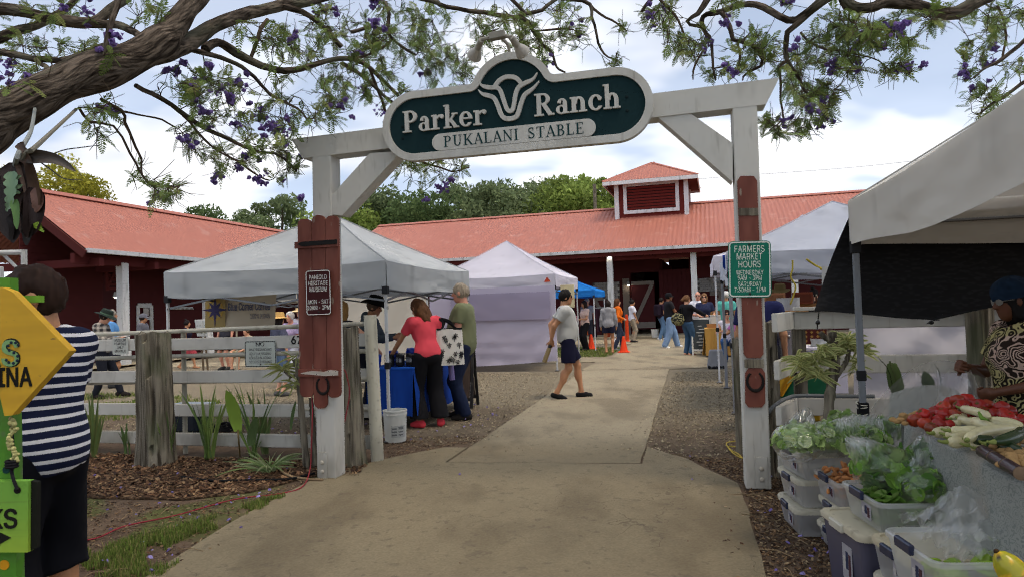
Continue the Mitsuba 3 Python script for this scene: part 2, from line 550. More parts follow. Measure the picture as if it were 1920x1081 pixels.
def bag_print(p, n, uv):
    a = fbm(p.x * 10, p.y * 10, p.z * 10, 2)
    s = dr.sin(a * 30 + p.z * 60)
    return mix(mi.Color3f(.02, .02, .015), mi.Color3f(.40, .37, .18), smoothstep(.2, .7, s))


scene['print_bag'] = two(princ(proc(bag_print), .8, .2))
scene['clear_plastic'] = {'type': 'blendbsdf', 'weight': .36, 'a': {'type': 'thindielectric', 'int_ior': 1.45}, 'b': {'type': 'principledthin', 'base_color': {'type': 'rgb', 'value': [.84, .85, .86]}, 'roughness': .35, 'diff_trans': 1.1, 'spec_trans': 0.0, 'eta': 1.45}}
scene['film'] = {'type': 'blendbsdf', 'weight': .06, 'a': {'type': 'thindielectric', 'int_ior': 1.33}, 'b': {'type': 'principledthin', 'base_color': {'type': 'rgb', 'value': [.85, .87, .9]}, 'roughness': .22, 'diff_trans': 1.0, 'spec_trans': 0.0, 'eta': 1.5}}
scene['bulb'] = {'type': 'diffuse', 'reflectance': {'type': 'rgb', 'value': [.8, .8, .75]}}

# ------------------------------------------------------------------ ground, path
struct('ground', grid(120, 120, lambda u, v: np.stack([(u - .5) * 2 * np.abs(u - .5) * 900, -30 + 900 * v ** 3, -.012 + 0 * u], -1)), 'soil')


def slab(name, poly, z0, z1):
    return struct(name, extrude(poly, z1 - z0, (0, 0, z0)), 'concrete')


def wob(pts, amp, step, seed):          # a ring with an uneven edge
    p = np.asarray(pts, float); out = []
    for a, b in zip(p, np.roll(p, -1, 0)):
        m = max(2, int(np.linalg.norm(b - a) / step))
        out += [a + (b - a) * t for t in np.arange(m) / m]
    q = np.array(out)
    n1 = meshkit.fbm(np.c_[q * 2.3, 0 * q[:, 0] + seed], 3) - .5; n2 = meshkit.fbm(np.c_[q * 2.3, 0 * q[:, 0] + seed + 9], 3) - .5
    return Polygon(q + amp * 2 * np.c_[n1, n2]).buffer(0)


g2 = lambda px, py: G(px, py)[:2]
strip = [g2(840, 865), g2(1200, 868), g2(1259, 676), g2(1100, 690)]
pn = 12.6
SL, SR = np.array(strip[0]), np.array(strip[1])
VL = nrm(np.array(strip[3]) - SL); VR = nrm(np.array(strip[2]) - SR)
path_poly = Polygon([SL, SR, SR + VR * 9.2, SL + VL * 9.2])
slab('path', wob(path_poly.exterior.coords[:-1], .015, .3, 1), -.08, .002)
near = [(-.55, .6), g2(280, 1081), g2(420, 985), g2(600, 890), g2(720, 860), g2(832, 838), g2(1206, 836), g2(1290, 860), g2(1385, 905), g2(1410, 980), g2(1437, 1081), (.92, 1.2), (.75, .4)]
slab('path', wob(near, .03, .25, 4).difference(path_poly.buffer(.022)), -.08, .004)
Q = lambda u, v: (UX * u + VY * v)[:2]
# crosswise walk and the apron before the stable, in path coordinates
pc = (SL + SR) / 2
u0 = float(pc @ UX[:2])
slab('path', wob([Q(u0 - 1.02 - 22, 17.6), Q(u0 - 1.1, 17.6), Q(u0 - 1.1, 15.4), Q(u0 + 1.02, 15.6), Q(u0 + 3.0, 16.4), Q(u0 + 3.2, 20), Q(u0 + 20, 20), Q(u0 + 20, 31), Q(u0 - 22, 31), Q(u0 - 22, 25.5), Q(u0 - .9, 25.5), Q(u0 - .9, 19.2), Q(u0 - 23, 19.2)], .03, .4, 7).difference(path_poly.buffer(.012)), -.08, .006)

# ------------------------------------------------------------------ the stable: rear wing and left wing
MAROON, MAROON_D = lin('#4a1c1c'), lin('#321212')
YB = math.radians(16.5)
ub, vb = V3(math.cos(YB), -math.sin(YB), 0), V3(math.sin(YB), math.cos(YB), 0)


def corrugated(p0, along, up, length, height, pitch=.19, amp=.010, rows=14):
    """A roof sheet: ribs run up the slope."""
    n = int(length / pitch) * 8
    nn = nrm(np.cross(along, up))
    a = np.linspace(0, length, n)
    off = amp * np.sin(a / pitch * 2 * PI)
    b = np.linspace(0, height, rows)
    lap = (np.arange(rows) % 4 == 0) * .003
    P = np.asarray(p0) + a[:, None, None] * along + b[None, :, None] * up + (off[:, None] + lap[None, :])[..., None] * nn
    i, j = np.meshgrid(np.arange(n - 1), np.arange(rows - 1), indexing='ij')
    q = np.stack([i * rows + j, (i + 1) * rows + j, (i + 1) * rows + j + 1, i * rows + j + 1], -1).reshape(-1, 4)
    return P.reshape(-1, 3), q


def siding(p0, along, length, z0, z1, out, h=.19, holes=()):
    """Lapped boards over a wall, each a thin wedge; holes: (a0, a1, z0, z1) left open."""
    m = MB(); z = z0
    while z < z1 - .02:
        t = min(z + h, z1)
        cuts = [(0, length)]
        for (a0, a1, b0, b1) in holes:
            if t > b0 + .02 and z < b1 - .02:
                cuts = [seg for c in cuts for seg in ((c[0], min(c[1], a0)), (max(c[0], a1), c[1])) if seg[1] - seg[0] > .02]
        for a, b in cuts:
            q = [p0 + along * a + V3(0, 0, z) + out * .022, p0 + along * b + V3(0, 0, z) + out * .022, p0 + along * b + V3(0, 0, t) + out * .004, p0 + along * a + V3(0, 0, t) + out * .004]
            q += [x - out * .03 for x in q]
            m.add(q, [[0, 1, 2, 3], [5, 4, 7, 6], [4, 5, 1, 0], [3, 2, 6, 7], [4, 0, 3, 7], [1, 5, 6, 2]])
        z = t
    return m


st = thing('stable', 'long low maroon stable with red corrugated roof, white posts and two wings round the yard', 'stable')
EZ, RZ, RUN = 3.72, 6.2, 5.7
EO = V3(4.13, 28.5, 0)                                             # under the eave, seen at the first white post
uL, uR = -13.5, 24.0
slope = nrm(vb * RUN + V3(0, 0, RZ - EZ)); sl_len = math.hypot(RUN, RZ - EZ)
roof = MB().add(*corrugated(EO + ub * uL + V3(0, 0, EZ), ub, slope, uR - uL, sl_len))
slope2 = nrm(vb * RUN - V3(0, 0, RZ - EZ))
roof.add(*corrugated(EO + ub * uL + vb * RUN + V3(0, 0, RZ), ub, slope2, uR - uL, sl_len, rows=4))
rk = part(st, 'roof', roof, 'roof_red', smooth=50)
part(rk, 'ridge_cap', join(beam(EO + ub * uL + vb * (RUN - .13) + V3(0, 0, RZ - .01), EO + ub * uR + vb * (RUN - .13) + V3(0, 0, RZ - .01), .3, .02, slope), beam(EO + ub * uL + vb * (RUN + .13) + V3(0, 0, RZ - .01), EO + ub * uR + vb * (RUN + .13) + V3(0, 0, RZ - .01), .3, .02, slope2)), 'roof_red')
part(rk, 'gutter', beam(EO + ub * uL - vb * .06 + V3(0, 0, EZ - .055), EO + ub * uR - vb * .06 + V3(0, 0, EZ - .055), .12, .13, vb), 'worn', lin('#c9c9c9'))
part(st, 'fascia_board', join(beam(EO + ub * uL + vb * .05 + V3(0, 0, EZ - .17), EO + ub * uR + vb * .05 + V3(0, 0, EZ - .17), .05, .24, vb), beam(EO + ub * uL + vb * .6 + V3(0, 0, EZ - .28), EO + ub * uR + vb * .6 + V3(0, 0, EZ - .28), .2, .3, vb)), 'vc', lin('#5a2320'))
WD = 2.9                                                           # the wall stands this far behind the eave
wz = EZ + (RZ - EZ) * WD / RUN - .05
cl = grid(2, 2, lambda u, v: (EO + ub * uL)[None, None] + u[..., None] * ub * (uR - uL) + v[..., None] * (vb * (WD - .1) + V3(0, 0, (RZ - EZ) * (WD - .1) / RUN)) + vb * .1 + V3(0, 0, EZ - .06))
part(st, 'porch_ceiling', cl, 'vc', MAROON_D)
A = lambda px: float((on_line(px, EO + vb * WD, PI / 2 + YB) - EO) @ ub)      # a column of pixels -> metres along the wall
Zw = lambda px, py: D(px, py, (on_line(px, EO + vb * WD, PI / 2 + YB))[1])[2]
door0, door1, dz = A(1182), A(1236), Zw(1205, 520)
wall0 = EO + vb * WD
holes = [(door0 - uL, door1 - uL, -1, dz + .05), (A(1238) - uL, A(1293) - uL, Zw(1265, 503), Zw(1265, 481))]
part(st, 'siding', siding(wall0 + ub * uL, ub, uR - uL, .05, wz, -vb, .2, holes), 'vc', MAROON, False, stuff=True)
back = MB()
for (a0, a1) in ((uL, A(1224)), (A(1236), uR)):
    back.mesh(beam(EO + vb * (RUN * 2 - 1) + ub * a0 + V3(0, 0, 1.9), EO + vb * (RUN * 2 - 1) + ub * a1 + V3(0, 0, 1.9), .12, 3.8, vb))
for a in (door0 - .08, door1 + .08):
    back.mesh(beam(wall0 + vb * .1 + ub * a + V3(0, 0, 1.7), wall0 + vb * 7.5 + ub * a + V3(0, 0, 1.7), .1, 3.4, ub))
part(st, 'inner_wall', back, 'vc', MAROON)
struct('floor', beam(EO + ub * uL + vb * .2 + V3(0, 0, .05), EO + ub * uR + vb * .2 + V3(0, 0, .05), .1, .12, vb), 'concrete')
struct('floor', grid(2, 2, lambda u, v: (EO + ub * uL)[None, None] + u[..., None] * ub * (uR - uL) + v[..., None] * vb * 11 + vb * .15 + V3(0, 0, .10)), 'concrete')
POSTCOL = lin('#d2d2d0')
for px in (870, 1145, 1302, 1490, 1650):
    b = on_line(px, EO + vb * .45, PI / 2 + YB)
    part(st, 'post', join(beam(b + V3(0, 0, .08), b + V3(0, 0, EZ - .2), .235, .235, ub), beam(b + V3(0, 0, .10), b + V3(0, 0, .32), .30, .30, ub)), 'worn', POSTCOL, label=None)
# jamb, open door with a Z of grey boards, sliding door, boarded windows
j = wall0 - vb * .06 + ub * A(1174)
part(st, 'door_jamb', beam(j + V3(0, 0, .1), j + V3(0, 0, Zw(1174, 522)), .30, .10, ub), 'worn', lin('#6e6259'))


def zdoor(px0, px1, py0, py1, name, col, brace, off=.09, flip=False, body=True):
    a0, a1 = A(px0), A(px1); z1, z0 = Zw((px0 + px1) / 2, py0), max(.12, Zw((px0 + px1) / 2, py1))
    P = lambda a, z, o=0: wall0 + ub * a - vb * (off + o) + V3(0, 0, z)
    k = part(st, name, beam(P((a0 + a1) / 2, z0), P((a0 + a1) / 2, z1), a1 - a0, .05, ub), 'vc', col) if body else st
    m = MB(); w = .17
    for z in (z1 - w / 2, z0 + w * 1.1):
        m = join(beam(P(a0, z, .045), P(a1, z, .045), w if z > 1 else w * 1.6, .035, V3(0, 0, 1)))
        part(k, 'ledge', m, 'worn', brace)
    p, q = (P(a0 + .1, z0 + .3, .045), P(a1 - .1, z1 - w, .045)) if not flip else (P(a1 - .1, z0 + .3, .045), P(a0 + .1, z1 - w, .045))
    part(k, 'brace', beam(p, q, w, .034, ub), 'worn', brace)
    return k


GREYB = lin('#736a63')
zdoor(1184, 1227, 527, 616, 'door', lin('#45191a'), GREYB)
zdoor(1330, 1356, 546, 612, 'door', lin('#45191a'), GREYB)
zdoor(1112, 1136, 556, 606, 'door', lin('#45191a'), GREYB, flip=True)
a0, a1 = A(1236), A(1296)
part(st, 'sliding_door', join(*[beam(wall0 + ub * (a0 + (a1 - a0) * (i + .5) / 7) - vb * .10 + V3(0, 0, .14), wall0 + ub * (a0 + (a1 - a0) * (i + .5) / 7) - vb * .10 + V3(0, 0, Zw(1266, 505)), (a1 - a0) / 7 - .008, .04, ub) for i in range(7)]), 'vc', lin('#431719'))
for (p0, p1, y0, y1) in ((1112, 1162, 529, 560), (1308, 1357, 521, 546)):
    a0, a1 = A(p0), A(p1); z1, z0 = Zw((p0 + p1) / 2, y0), Zw((p0 + p1) / 2, y1)
    k = part(st, 'boarded_window', beam(wall0 + ub * (a0 + a1) / 2 - vb * .06 + V3(0, 0, z0), wall0 + ub * (a0 + a1) / 2 - vb * .06 + V3(0, 0, z1), a1 - a0, .05, ub), 'vc', lin('#4c4746'))
    m = MB()
    for r in range(6):
        zc = z0 + (r + .5) * (z1 - z0) / 6
        for i in range(6):
            b0 = a0 + (i + .04 + .5 * (r % 2) * .9) * (a1 - a0) / 6.5
            m.mesh(bbox(wall0 + ub * (b0 + (a1 - a0) / 13) - vb * .095 + V3(0, 0, zc), (a1 - a0) / 13.6, .012, (z1 - z0) / 12.8, ub, vb, bev=.006))
    part(k, 'board', m, 'worn', lin('#8b8886'), stuff=True)
# cupola on the ridge
def on_roof(px, py):
    d = pix(px, py); o = V3(0, 0, EYE); nn = np.cross(ub, slope)
    return o + d * (((EO + V3(0, 0, EZ) - o) @ nn) / (d @ nn))
cb0, cb1 = on_roof(1158, 409), on_roof(1288, 402)
s0 = float(((cb0 + cb1) / 2 - EO) @ vb); ca0, ca1 = float((cb0 - EO) @ ub), float((cb1 - EO) @ ub)
cw = ca1 - ca0; zc0 = EZ + (RZ - EZ) * s0 / RUN - .05
zc1 = D(1225, 343, float((EO + vb * s0 + ub * (ca0 + ca1) / 2)[1]))[2] + .12
cd = 2 * (RUN - s0)
Cc = EO + ub * (ca0 + ca1) / 2 + vb * RUN
cu = part(st, 'cupola', bbox(Cc + V3(0, 0, (zc0 + zc1) / 2), cw / 2 - .05, cd / 2 - .05, (zc1 - zc0) / 2, ub, vb), 'vc', lin('#6f2a24'))
C = lambda a, b, z: Cc + ub * a + vb * b + V3(0, 0, z)
for sa in (-1, 1):
    for sb in (-1, 1):
        part(cu, 'corner_board', join(beam(C(sa * cw / 2, sb * cd / 2, zc0 - .05), C(sa * cw / 2, sb * cd / 2, zc1), .2, .2, ub)), 'worn', lin('#dcdcdc'))
fw, fz0, fz1 = cw * .40, zc0 + .22, zc1 - .06
yf = -cd / 2 - .02
fr = join(beam(C(-fw, yf, fz0 + .08), C(fw, yf, fz0 + .08), .16, .09, V3(0, 0, 1)), beam(C(-fw, yf, fz1 - .08), C(fw, yf, fz1 - .08), .16, .09, V3(0, 0, 1)), beam(C(-fw + .08, yf, fz0 + .16), C(-fw + .08, yf, fz1 - .16), .16, .085, ub), beam(C(fw - .08, yf, fz0 + .16), C(fw - .08, yf, fz1 - .16), .16, .085, ub))
part(cu, 'louvre_back', bbox(C(0, yf + .055, (fz0 + fz1) / 2), fw - .1, .008, (fz1 - fz0) / 2 - .1, ub, vb), 'vc', lin('#1d0b0a'))
lv = part(cu, 'louvre', fr, 'worn', lin('#dcdcdc'), label='white framed louvre opening')
for i in range(8):
    z = fz0 + .17 + (fz1 - fz0 - .34) * (i + .5) / 8
    part(lv, 'slat', bbox(C(0, yf + .02, z), fw - .15, .010, (fz1 - fz0 - .34) / 21, ub, nrm(vb + V3(0, 0, .45)), nrm(V3(0, 0, 1) - vb * .45), bev=.004), 'vc', lin('#6a2520'))
ov = .55
er, hz = (cw / 2 + ov, cd / 2 + ov), D(1223, 306, Cc[1])[2]
P8 = [C(-er[0], -er[1], zc1), C(er[0], -er[1], zc1), C(er[0], er[1], zc1), C(-er[0], er[1], zc1), C(-.0, 0, hz)]
hip = MB()
for i in range(4):
    a, b = P8[i], P8[(i + 1) % 4]
    n = 60; ts = np.linspace(0, 1, n + 1); rows = []
    for t in ts:
        e = a + (b - a) * t
        k = 1 - abs(2 * t - 1)
        mid = (a + b) / 2; topp = e + (P8[4] - mid) * k
        rows.append((e, topp))
    nn = nrm(np.cross(b - a, P8[4] - a))
    vv = []
    for q, (e, tp) in enumerate(rows):
        o = nn * (.014 * (q % 2))
        vv += [e + o, tp + o]
    hip.add(vv, [[2 * q, 2 * q + 2, 2 * q + 3, 2 * q + 1] for q in range(n)])
ck = part(cu, 'cupola_roof', hip, 'roof_red', smooth=False)
for i in range(4):
    part(ck, 'hip_cap', beam(P8[i] + V3(0, 0, .02), P8[4] + V3(0, 0, .02), .16, .03, None), 'roof_red')
part(cu, 'eave_board', join(*[beam(P8[i] - V3(0, 0, .09), P8[(i + 1) % 4] - V3(0, 0, .09), .17, .05, V3(0, 0, 1)) for i in range(4)]), 'worn', lin('#dcdcdc'))
part(cu, 'soffit', bbox(C(0, 0, zc1 - .06), er[0] - .04, er[1] - .04, .012, ub, vb), 'vc', lin('#55211d'))

# left wing
YL = math.radians(15.0)
al = V3(math.sin(YL), math.cos(YL), 0); ac = V3(-math.cos(YL), math.sin(YL), 0)
LE, LZ, LR, LRUN = V3(-12.5, 20.2, 0), 3.6, 5.72, 3.0
LLEN = 17.5
up1 = nrm(ac * LRUN + V3(0, 0, LR - LZ)); l1 = math.hypot(LRUN, LR - LZ)
up2 = nrm(ac * LRUN - V3(0, 0, LR - LZ))
lw = MB().add(*corrugated(LE + V3(0, 0, LZ), al, up1, LLEN, l1, .17, .010, 10))
lw.add(*corrugated(LE + ac * LRUN + V3(0, 0, LR), al, up2, LLEN, l1, .17, .016, 4))
wg = part(st, 'wing_roof', lw, 'roof_red', smooth=50, label='red roof of the left wing')
part(wg, 'ridge_cap', join(beam(LE + ac * (LRUN - .1) + V3(0, 0, LR), LE + ac * (LRUN - .1) + al * LLEN + V3(0, 0, LR), .26, .02, up1), beam(LE + ac * (LRUN + .1) + V3(0, 0, LR), LE + ac * (LRUN + .1) + al * LLEN + V3(0, 0, LR), .26, .02, up2)), 'roof_red')
part(wg, 'gutter', beam(LE - ac * .05 + V3(0, 0, LZ - .05), LE - ac * .05 + al * LLEN + V3(0, 0, LZ - .05), .12, .13, ac), 'worn', lin('#c4c6c8'))
part(wg, 'verge_board', join(beam(LE - al * .04 + V3(0, 0, LZ - .17), LE - al * .04 + ac * LRUN + V3(0, 0, LR - .17), .24, .05, V3(0, 0, 1)), beam(LE - al * .04 + ac * LRUN + V3(0, 0, LR - .17), LE - al * .04 + ac * 2 * LRUN + V3(0, 0, LZ - .17), .24, .05, V3(0, 0, 1))), 'vc', lin('#4a1d1b'))
part(st, 'wing_beam', join(beam(LE + al * .6 + ac * .05 + V3(0, 0, LZ - .35), LE + al * .6 + ac * 5.9 + V3(0, 0, LZ - .35), .24, .18, V3(0, 0, 1)), beam(LE + ac * .5 + V3(0, 0, LZ - .25), LE + ac * .5 + al * LLEN + V3(0, 0, LZ - .25), .3, .16, V3(0, 0, 1)), beam(LE + al * 2.8 + ac * .05 + V3(0, 0, LZ - .35), LE + al * 2.8 + ac * 5.9 + V3(0, 0, LZ - .35), .24, .18, V3(0, 0, 1)),
     *[beam(LE + al * d + V3(0, 0, LZ - .10), LE + al * d + ac * LRUN + V3(0, 0, LR - .10), .14, .08, V3(0, 0, 1)) for d in (1.6, 3.4, 5.2)]), 'vc', lin('#54201f'))
WL = LE + ac * 2.5
part(st, 'wing_siding', siding(WL, al, LLEN, .05, LZ + 1.2, -ac, .2, [(3.0, 3.9, 2.0, 3.0)]), 'vc', MAROON, False, stuff=True)
part(st, 'wing_end_siding', join(siding(LE + al * 4.2 + ac * 5.9, -ac, 3.4, .05, LZ + .2, -al, .2)), 'vc', MAROON, False, stuff=True)
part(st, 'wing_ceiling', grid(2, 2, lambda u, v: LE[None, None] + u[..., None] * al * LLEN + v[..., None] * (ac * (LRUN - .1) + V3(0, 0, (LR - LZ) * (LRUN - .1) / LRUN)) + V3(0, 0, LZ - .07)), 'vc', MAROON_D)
struct('floor', grid(2, 2, lambda u, v: LE[None, None] + u[..., None] * al * LLEN + v[..., None] * ac * 6 + V3(0, 0, .07)), 'concrete')
for px in (230, 388):
    b = on_line(px, LE + ac * .5, YL)
    part(st, 'post', join(beam(b + V3(0, 0, .05), b + V3(0, 0, LZ - .3), .26, .26, al), beam(b + V3(0, 0, .05), b + V3(0, 0, .75), .31, .31, al)), 'worn', POSTCOL)
# slatted shutter and window on the wing's wall
AL = lambda px: float((on_line(px, WL, YL) - WL) @ al)
def ZL(px, py):
    return D(px, py, on_line(px, WL, YL)[1])[2]
s0_, s1_ = AL(197), AL(219); z0_, z1_ = ZL(208, 545), ZL(208, 488)
sh = part(st, 'shutter', join(beam(WL + al * s0_ - ac * .07 + V3(0, 0, z0_), WL + al * s0_ - ac * .07 + V3(0, 0, z1_), .1, .06, al), beam(WL + al * s1_ - ac * .07 + V3(0, 0, z0_), WL + al * s1_ - ac * .07 + V3(0, 0, z1_), .1, .06, al)), 'vc', lin('#5b2423'))
for i in range(7):
    z = z0_ + (z1_ - z0_) * (i + .5) / 7
    part(sh, 'slat', beam(WL + al * s0_ - ac * .06 + V3(0, 0, z), WL + al * s1_ - ac * .06 + V3(0, 0, z), .09, .02, V3(0, 0, 1)), 'vc', lin('#5b2423'))
part(sh, 'brace', beam(WL + al * s0_ - ac * .10 + V3(0, 0, z0_ + .1), WL + al * s1_ - ac * .10 + V3(0, 0, z1_ - .1), .1, .03, V3(0, 0, 1)), 'vc', lin('#5b2423'))
a0, a1 = AL(256), AL(281)
wd = part(st, 'window_frame', join(beam(WL + al * a0 - ac * .05 + V3(0, 0, .2), WL + al * a0 - ac * .05 + V3(0, 0, ZL(268, 572)), .14, .05, al), beam(WL + al * a1 - ac * .05 + V3(0, 0, .2), WL + al * a1 - ac * .05 + V3(0, 0, ZL(268, 572)), .14, .05, al), beam(WL + al * a0 - ac * .05 + V3(0, 0, ZL(268, 572)), WL + al * a1 - ac * .05 + V3(0, 0, ZL(268, 572)), .16, .05, V3(0, 0, 1)), beam(WL + al * a0 - ac * .05 + V3(0, 0, ZL(268, 596)), WL + al * a1 - ac * .05 + V3(0, 0, ZL(268, 596)), .12, .05, V3(0, 0, 1))), 'worn', lin('#cfcfca'))
c = WL + al * (a0 + a1) / 2 - ac * .10 + V3(0, 0, ZL(268, 584))
part(st, 'notice', bbox(c, (a1 - a0) * .20, .008, .14, al, ac), 'vc', lin('#b9b4ac'))
part(st, 'hook_rail', join(beam(WL + al * AL(310) - ac * .06 + V3(0, 0, ZL(335, 577)), WL + al * AL(358) - ac * .06 + V3(0, 0, ZL(335, 577)), .10, .05, V3(0, 0, 1)), *[beam(WL + al * AL(p) - ac * .1 + V3(0, 0, ZL(335, 577)), WL + al * AL(p) - ac * .2 + V3(0, 0, ZL(335, 579)), .04, .04) for p in range(314, 358, 8)]), 'worn', lin('#c9c8c4'))


def lamp(key, at, label, d=V3(0, 0, -1), lit=6.0):
    k = thing('wall_lamp', label, 'lamp', None)
    part(k, 'shade', lathe([(.02, .16), (.05, .15), (.07, .06), (.10, 0), (.093, .002), (.06, .055), (.0, .10)], 16, at), 'vc', lin('#8d8a84'))
    b = part(k, 'bulb', trimesh.creation.icosphere(2, .055).apply_translation(at + V3(0, 0, .0)), 'bulb', smooth=True)
    if lit:
        scene[b]['emitter'] = {'type': 'area', 'radiance': {'type': 'rgb', 'value': [lit, lit * .9, lit * .72]}}
    return k


b = on_line(1145, EO + vb * .3, PI / 2 + YB)
lamp('a', b + V3(0, 0, D(1145, 482, b[1])[2]), 'lit lamp at the top of the white post behind the orange jacket')
b = on_line(1178, wall0 - vb * .3, PI / 2 + YB)
lamp('b', b + V3(0, 0, D(1178, 534, b[1])[2]), 'lit lamp beside the open stable door')
b = on_line(217, LE + ac * .7, YL)
lamp('c', V3(b[0], b[1], D(217, 556, b[1])[2]), 'lit lamp by the white post of the left wing')
for px, lb in ((1220, 'left of two unlit porch lamps hanging above the stable door'), (1227, 'right of two unlit porch lamps hanging above the stable door')):
    b = on_line(px, EO + vb * 1.0, PI / 2 + YB)
    lamp('d', V3(b[0], b[1], D(px, 478, b[1])[2]), lb, lit=0)

# ------------------------------------------------------------------ the gate
GLb, GRb = G(611, 896), G(1422, 917)
ug = nrm(GRb - GLb); ng = nrm(V3(ug[1], -ug[0], 0))                 # ng points to the camera
ZUP = V3(0, 0, 1)


def on_plane(px, py, p, n):
    d = pix(px, py); o = V3(0, 0, EYE)
    return o + d * (((np.asarray(p) - o) @ n) / (d @ n))


GP = lambda px, py, o=0.0: on_plane(px, py, GLb + ng * o, ng)
PW = .185
gt = thing('gateway', 'white painted timber gateway with two posts, a crossbeam, braces and red boards', 'gateway')
gL0, gL1, gR0, gR1 = GP(612, 896), GP(602, 291), GP(1423, 917), GP(1396, 196)
postL = part(gt, 'post', beam(gL0 - ng * PW / 2, gL1 - ng * PW / 2 + ZUP * .0, PW, PW, ug, .008), 'white_paint')
postR = part(gt, 'post', beam(gR0 - ng * PW / 2, gR1 - ng * PW / 2, PW, PW, ug, .008), 'white_paint')
tl, tr_, bl, br = GP(547, 261), GP(1461, 146), GP(567, 297), GP(1436, 196)
g2d = lambda p: np.array([(p - GLb) @ ug, p[2]])
part(gt, 'crossbeam', extrude(Polygon([g2d(tl), g2d(bl), g2d(br), g2d(tr_)]).buffer(-.006, join_style=2).buffer(.006, join_style=2), PW + .006, GLb - ng * (PW + .003), ug, ZUP), 'white_paint')
for pts in ([(621, 402), (640, 404), (752, 283), (692, 287), (621, 366)], [(1374, 341), (1374, 268), (1293, 211), (1228, 214)]):
    q = [g2d(GP(*p)) for p in pts]
    part(gt, 'brace', extrude(Polygon(q), PW - .02, GLb - ng * (PW - .01), ug, ZUP), 'white_paint')
# three red boards on the left post, two on the right
kb = None
tips = []
for i, (x0, x1, y0, y1) in enumerate(((560, 585.6, 411, 743), (586.4, 611, 404, 764), (611.8, 636.5, 405, 744))):
    q0, q1, q2, q3 = g2d(GP(x0, y0, .004)), g2d(GP(x1, y0, .004)), g2d(GP(x1 + 4.5, y1, .004)), g2d(GP(x0 + 4.5, y1, .004))
    P = Polygon([q0, q1, q2, q3]); c = .05
    P = P.buffer(-c).buffer(c, 4)
    part(gt, 'board', extrude(P, .022, GLb + ng * .002, ug, ZUP), 'red_paint', label=None)
b1 = part(gt, 'batten', extrude(Polygon([g2d(GP(557, 455)), g2d(GP(637, 449)), g2d(GP(637, 463)), g2d(GP(557, 467))]), .02, GLb + ng * .026, ug, ZUP), 'red_paint')
part(gt, 'hinge_strap', extrude(Polygon([g2d(GP(563, 459)), g2d(GP(572, 454.5)), g2d(GP(637, 450)), g2d(GP(637, 458)), g2d(GP(572, 463))]), .008, GLb + ng * .0485, ug, ZUP), 'vc', lin('#1c1a1a'))
b2 = part(gt, 'batten', extrude(Polygon([g2d(GP(564, 690)), g2d(GP(641, 690)), g2d(GP(641, 704)), g2d(GP(564, 704))]), .02, GLb + ng * .026, ug, ZUP), 'red_paint')
part(b2, 'bare_patch', extrude(Polygon([g2d(GP(570, 698)), g2d(GP(590, 694)), g2d(GP(612, 696)), g2d(GP(625, 692)), g2d(GP(638, 694)), g2d(GP(638, 701)), g2d(GP(615, 702)), g2d(GP(592, 700))]).buffer(.004), .003, GLb + ng * .0465, ug, ZUP), 'worn', lin('#b5aca2'))
for (ya, yb, xa, xb) in ((331, 670, 1382, 1420), (689, 762, 1397, 1434)):
    w = 37
    q = Polygon([g2d(GP(xa + 6, ya, .002)), g2d(GP(xa + w - 6, ya, .002)), g2d(GP(xa + w, ya + 9, .002)), g2d(GP(xb + 11 if ya < 400 else xb, yb - 8, .002)), g2d(GP((xb + 11 if ya < 400 else xb) - 6, yb, .002)), g2d(GP((xb + 11 if ya < 400 else xb) - w + 6, yb, .002)), g2d(GP((xb + 11 if ya < 400 else xb) - w, yb - 8, .002)), g2d(GP(xa, ya + 9, .002))])
    part(gt, 'board', extrude(q, .02, GLb + ng * .002, ug, ZUP), 'red_paint')
for y0, y1, x0 in ((391, 405, 1384.5), (672, 688, 1395)):
    part(gt, 'bare_band', extrude(Polygon([g2d(GP(x0, y0)), g2d(GP(x0 + 36, y0)), g2d(GP(x0 + 36.4, y1)), g2d(GP(x0 + .4, y1))]), .006, GLb + ng * (.0225), ug, ZUP), 'old_wood', label='bare weathered band across the red board')
for (px, py) in ((605, 872), (1428, 885)):
    c = GP(px, py, .004)
    k = part(gt, 'foot_plate', bbox(c, .045, .006, .12, ug, ng, bev=.004), 'white_paint')
    for dzz in (-.05, .03):
        part(k, 'bolt', lathe([(0, -.004), (.016, -.004), (.018, .004), (.012, .012), (0, .014)], 10, c + ng * .008 + ZUP * dzz, ng), 'worn', lin('#b8b2a6'))


def horseshoe(label, px, py, rot):
    c = GP(px, py, .032); m = MB()
    th = np.radians(np.linspace(-58, 238, 22)) + PI + rot
    pts = [c + ug * (.058 * math.cos(t)) + ZUP * (.072 * math.sin(t)) for t in th]
    w = np.interp(np.linspace(0, 1, 22), [0, .5, 1], [.008, .013, .008])
    m.mesh(tube(pts, np.c_[w, w * .5], 6, side=ug))
    return solo('horseshoe', label, 'horseshoe', m, 'vc', lin('#1d1817'))


horseshoe('rusty horseshoe on the red boards of the left gatepost', 605, 722, 0)
horseshoe('rusty horseshoe on the red board of the right gatepost', 1416, 714, 0)

# the ranch sign
SO = .055
sp = GLb + ng * SO
suv = lambda px, py, o=0.0: (lambda p: np.array([(p - GLb) @ us, (p - GLb) @ vs_]))(on_plane(px, py, GLb + ng * (SO + o), ng))
a_, b_ = on_plane(722, 243, sp, ng), on_plane(1222, 190, sp, ng)
us = nrm(b_ - a_); vs_ = nrm(np.cross(ng, us))
L_, R_ = suv(719, 243), suv(1225, 190)
SW = R_[0] - L_[0]; cv = (L_[1] + R_[1]) / 2; cu_ = (L_[0] + R_[0]) / 2
SH = .60
stad = LineString([(L_[0] + SH / 2, cv), (R_[0] - SH / 2, cv)]).buffer(SH / 2, 32)
tp = suv(957, 99)
rd = .36
dome = Point(tp[0], tp[1] - rd).buffer(rd, 40)
outl = unary_union([stad, dome]); outl = outl.buffer(.05, 16).buffer(-.05, 16)
SO3 = lambda o: GLb + ng * (SO + o)
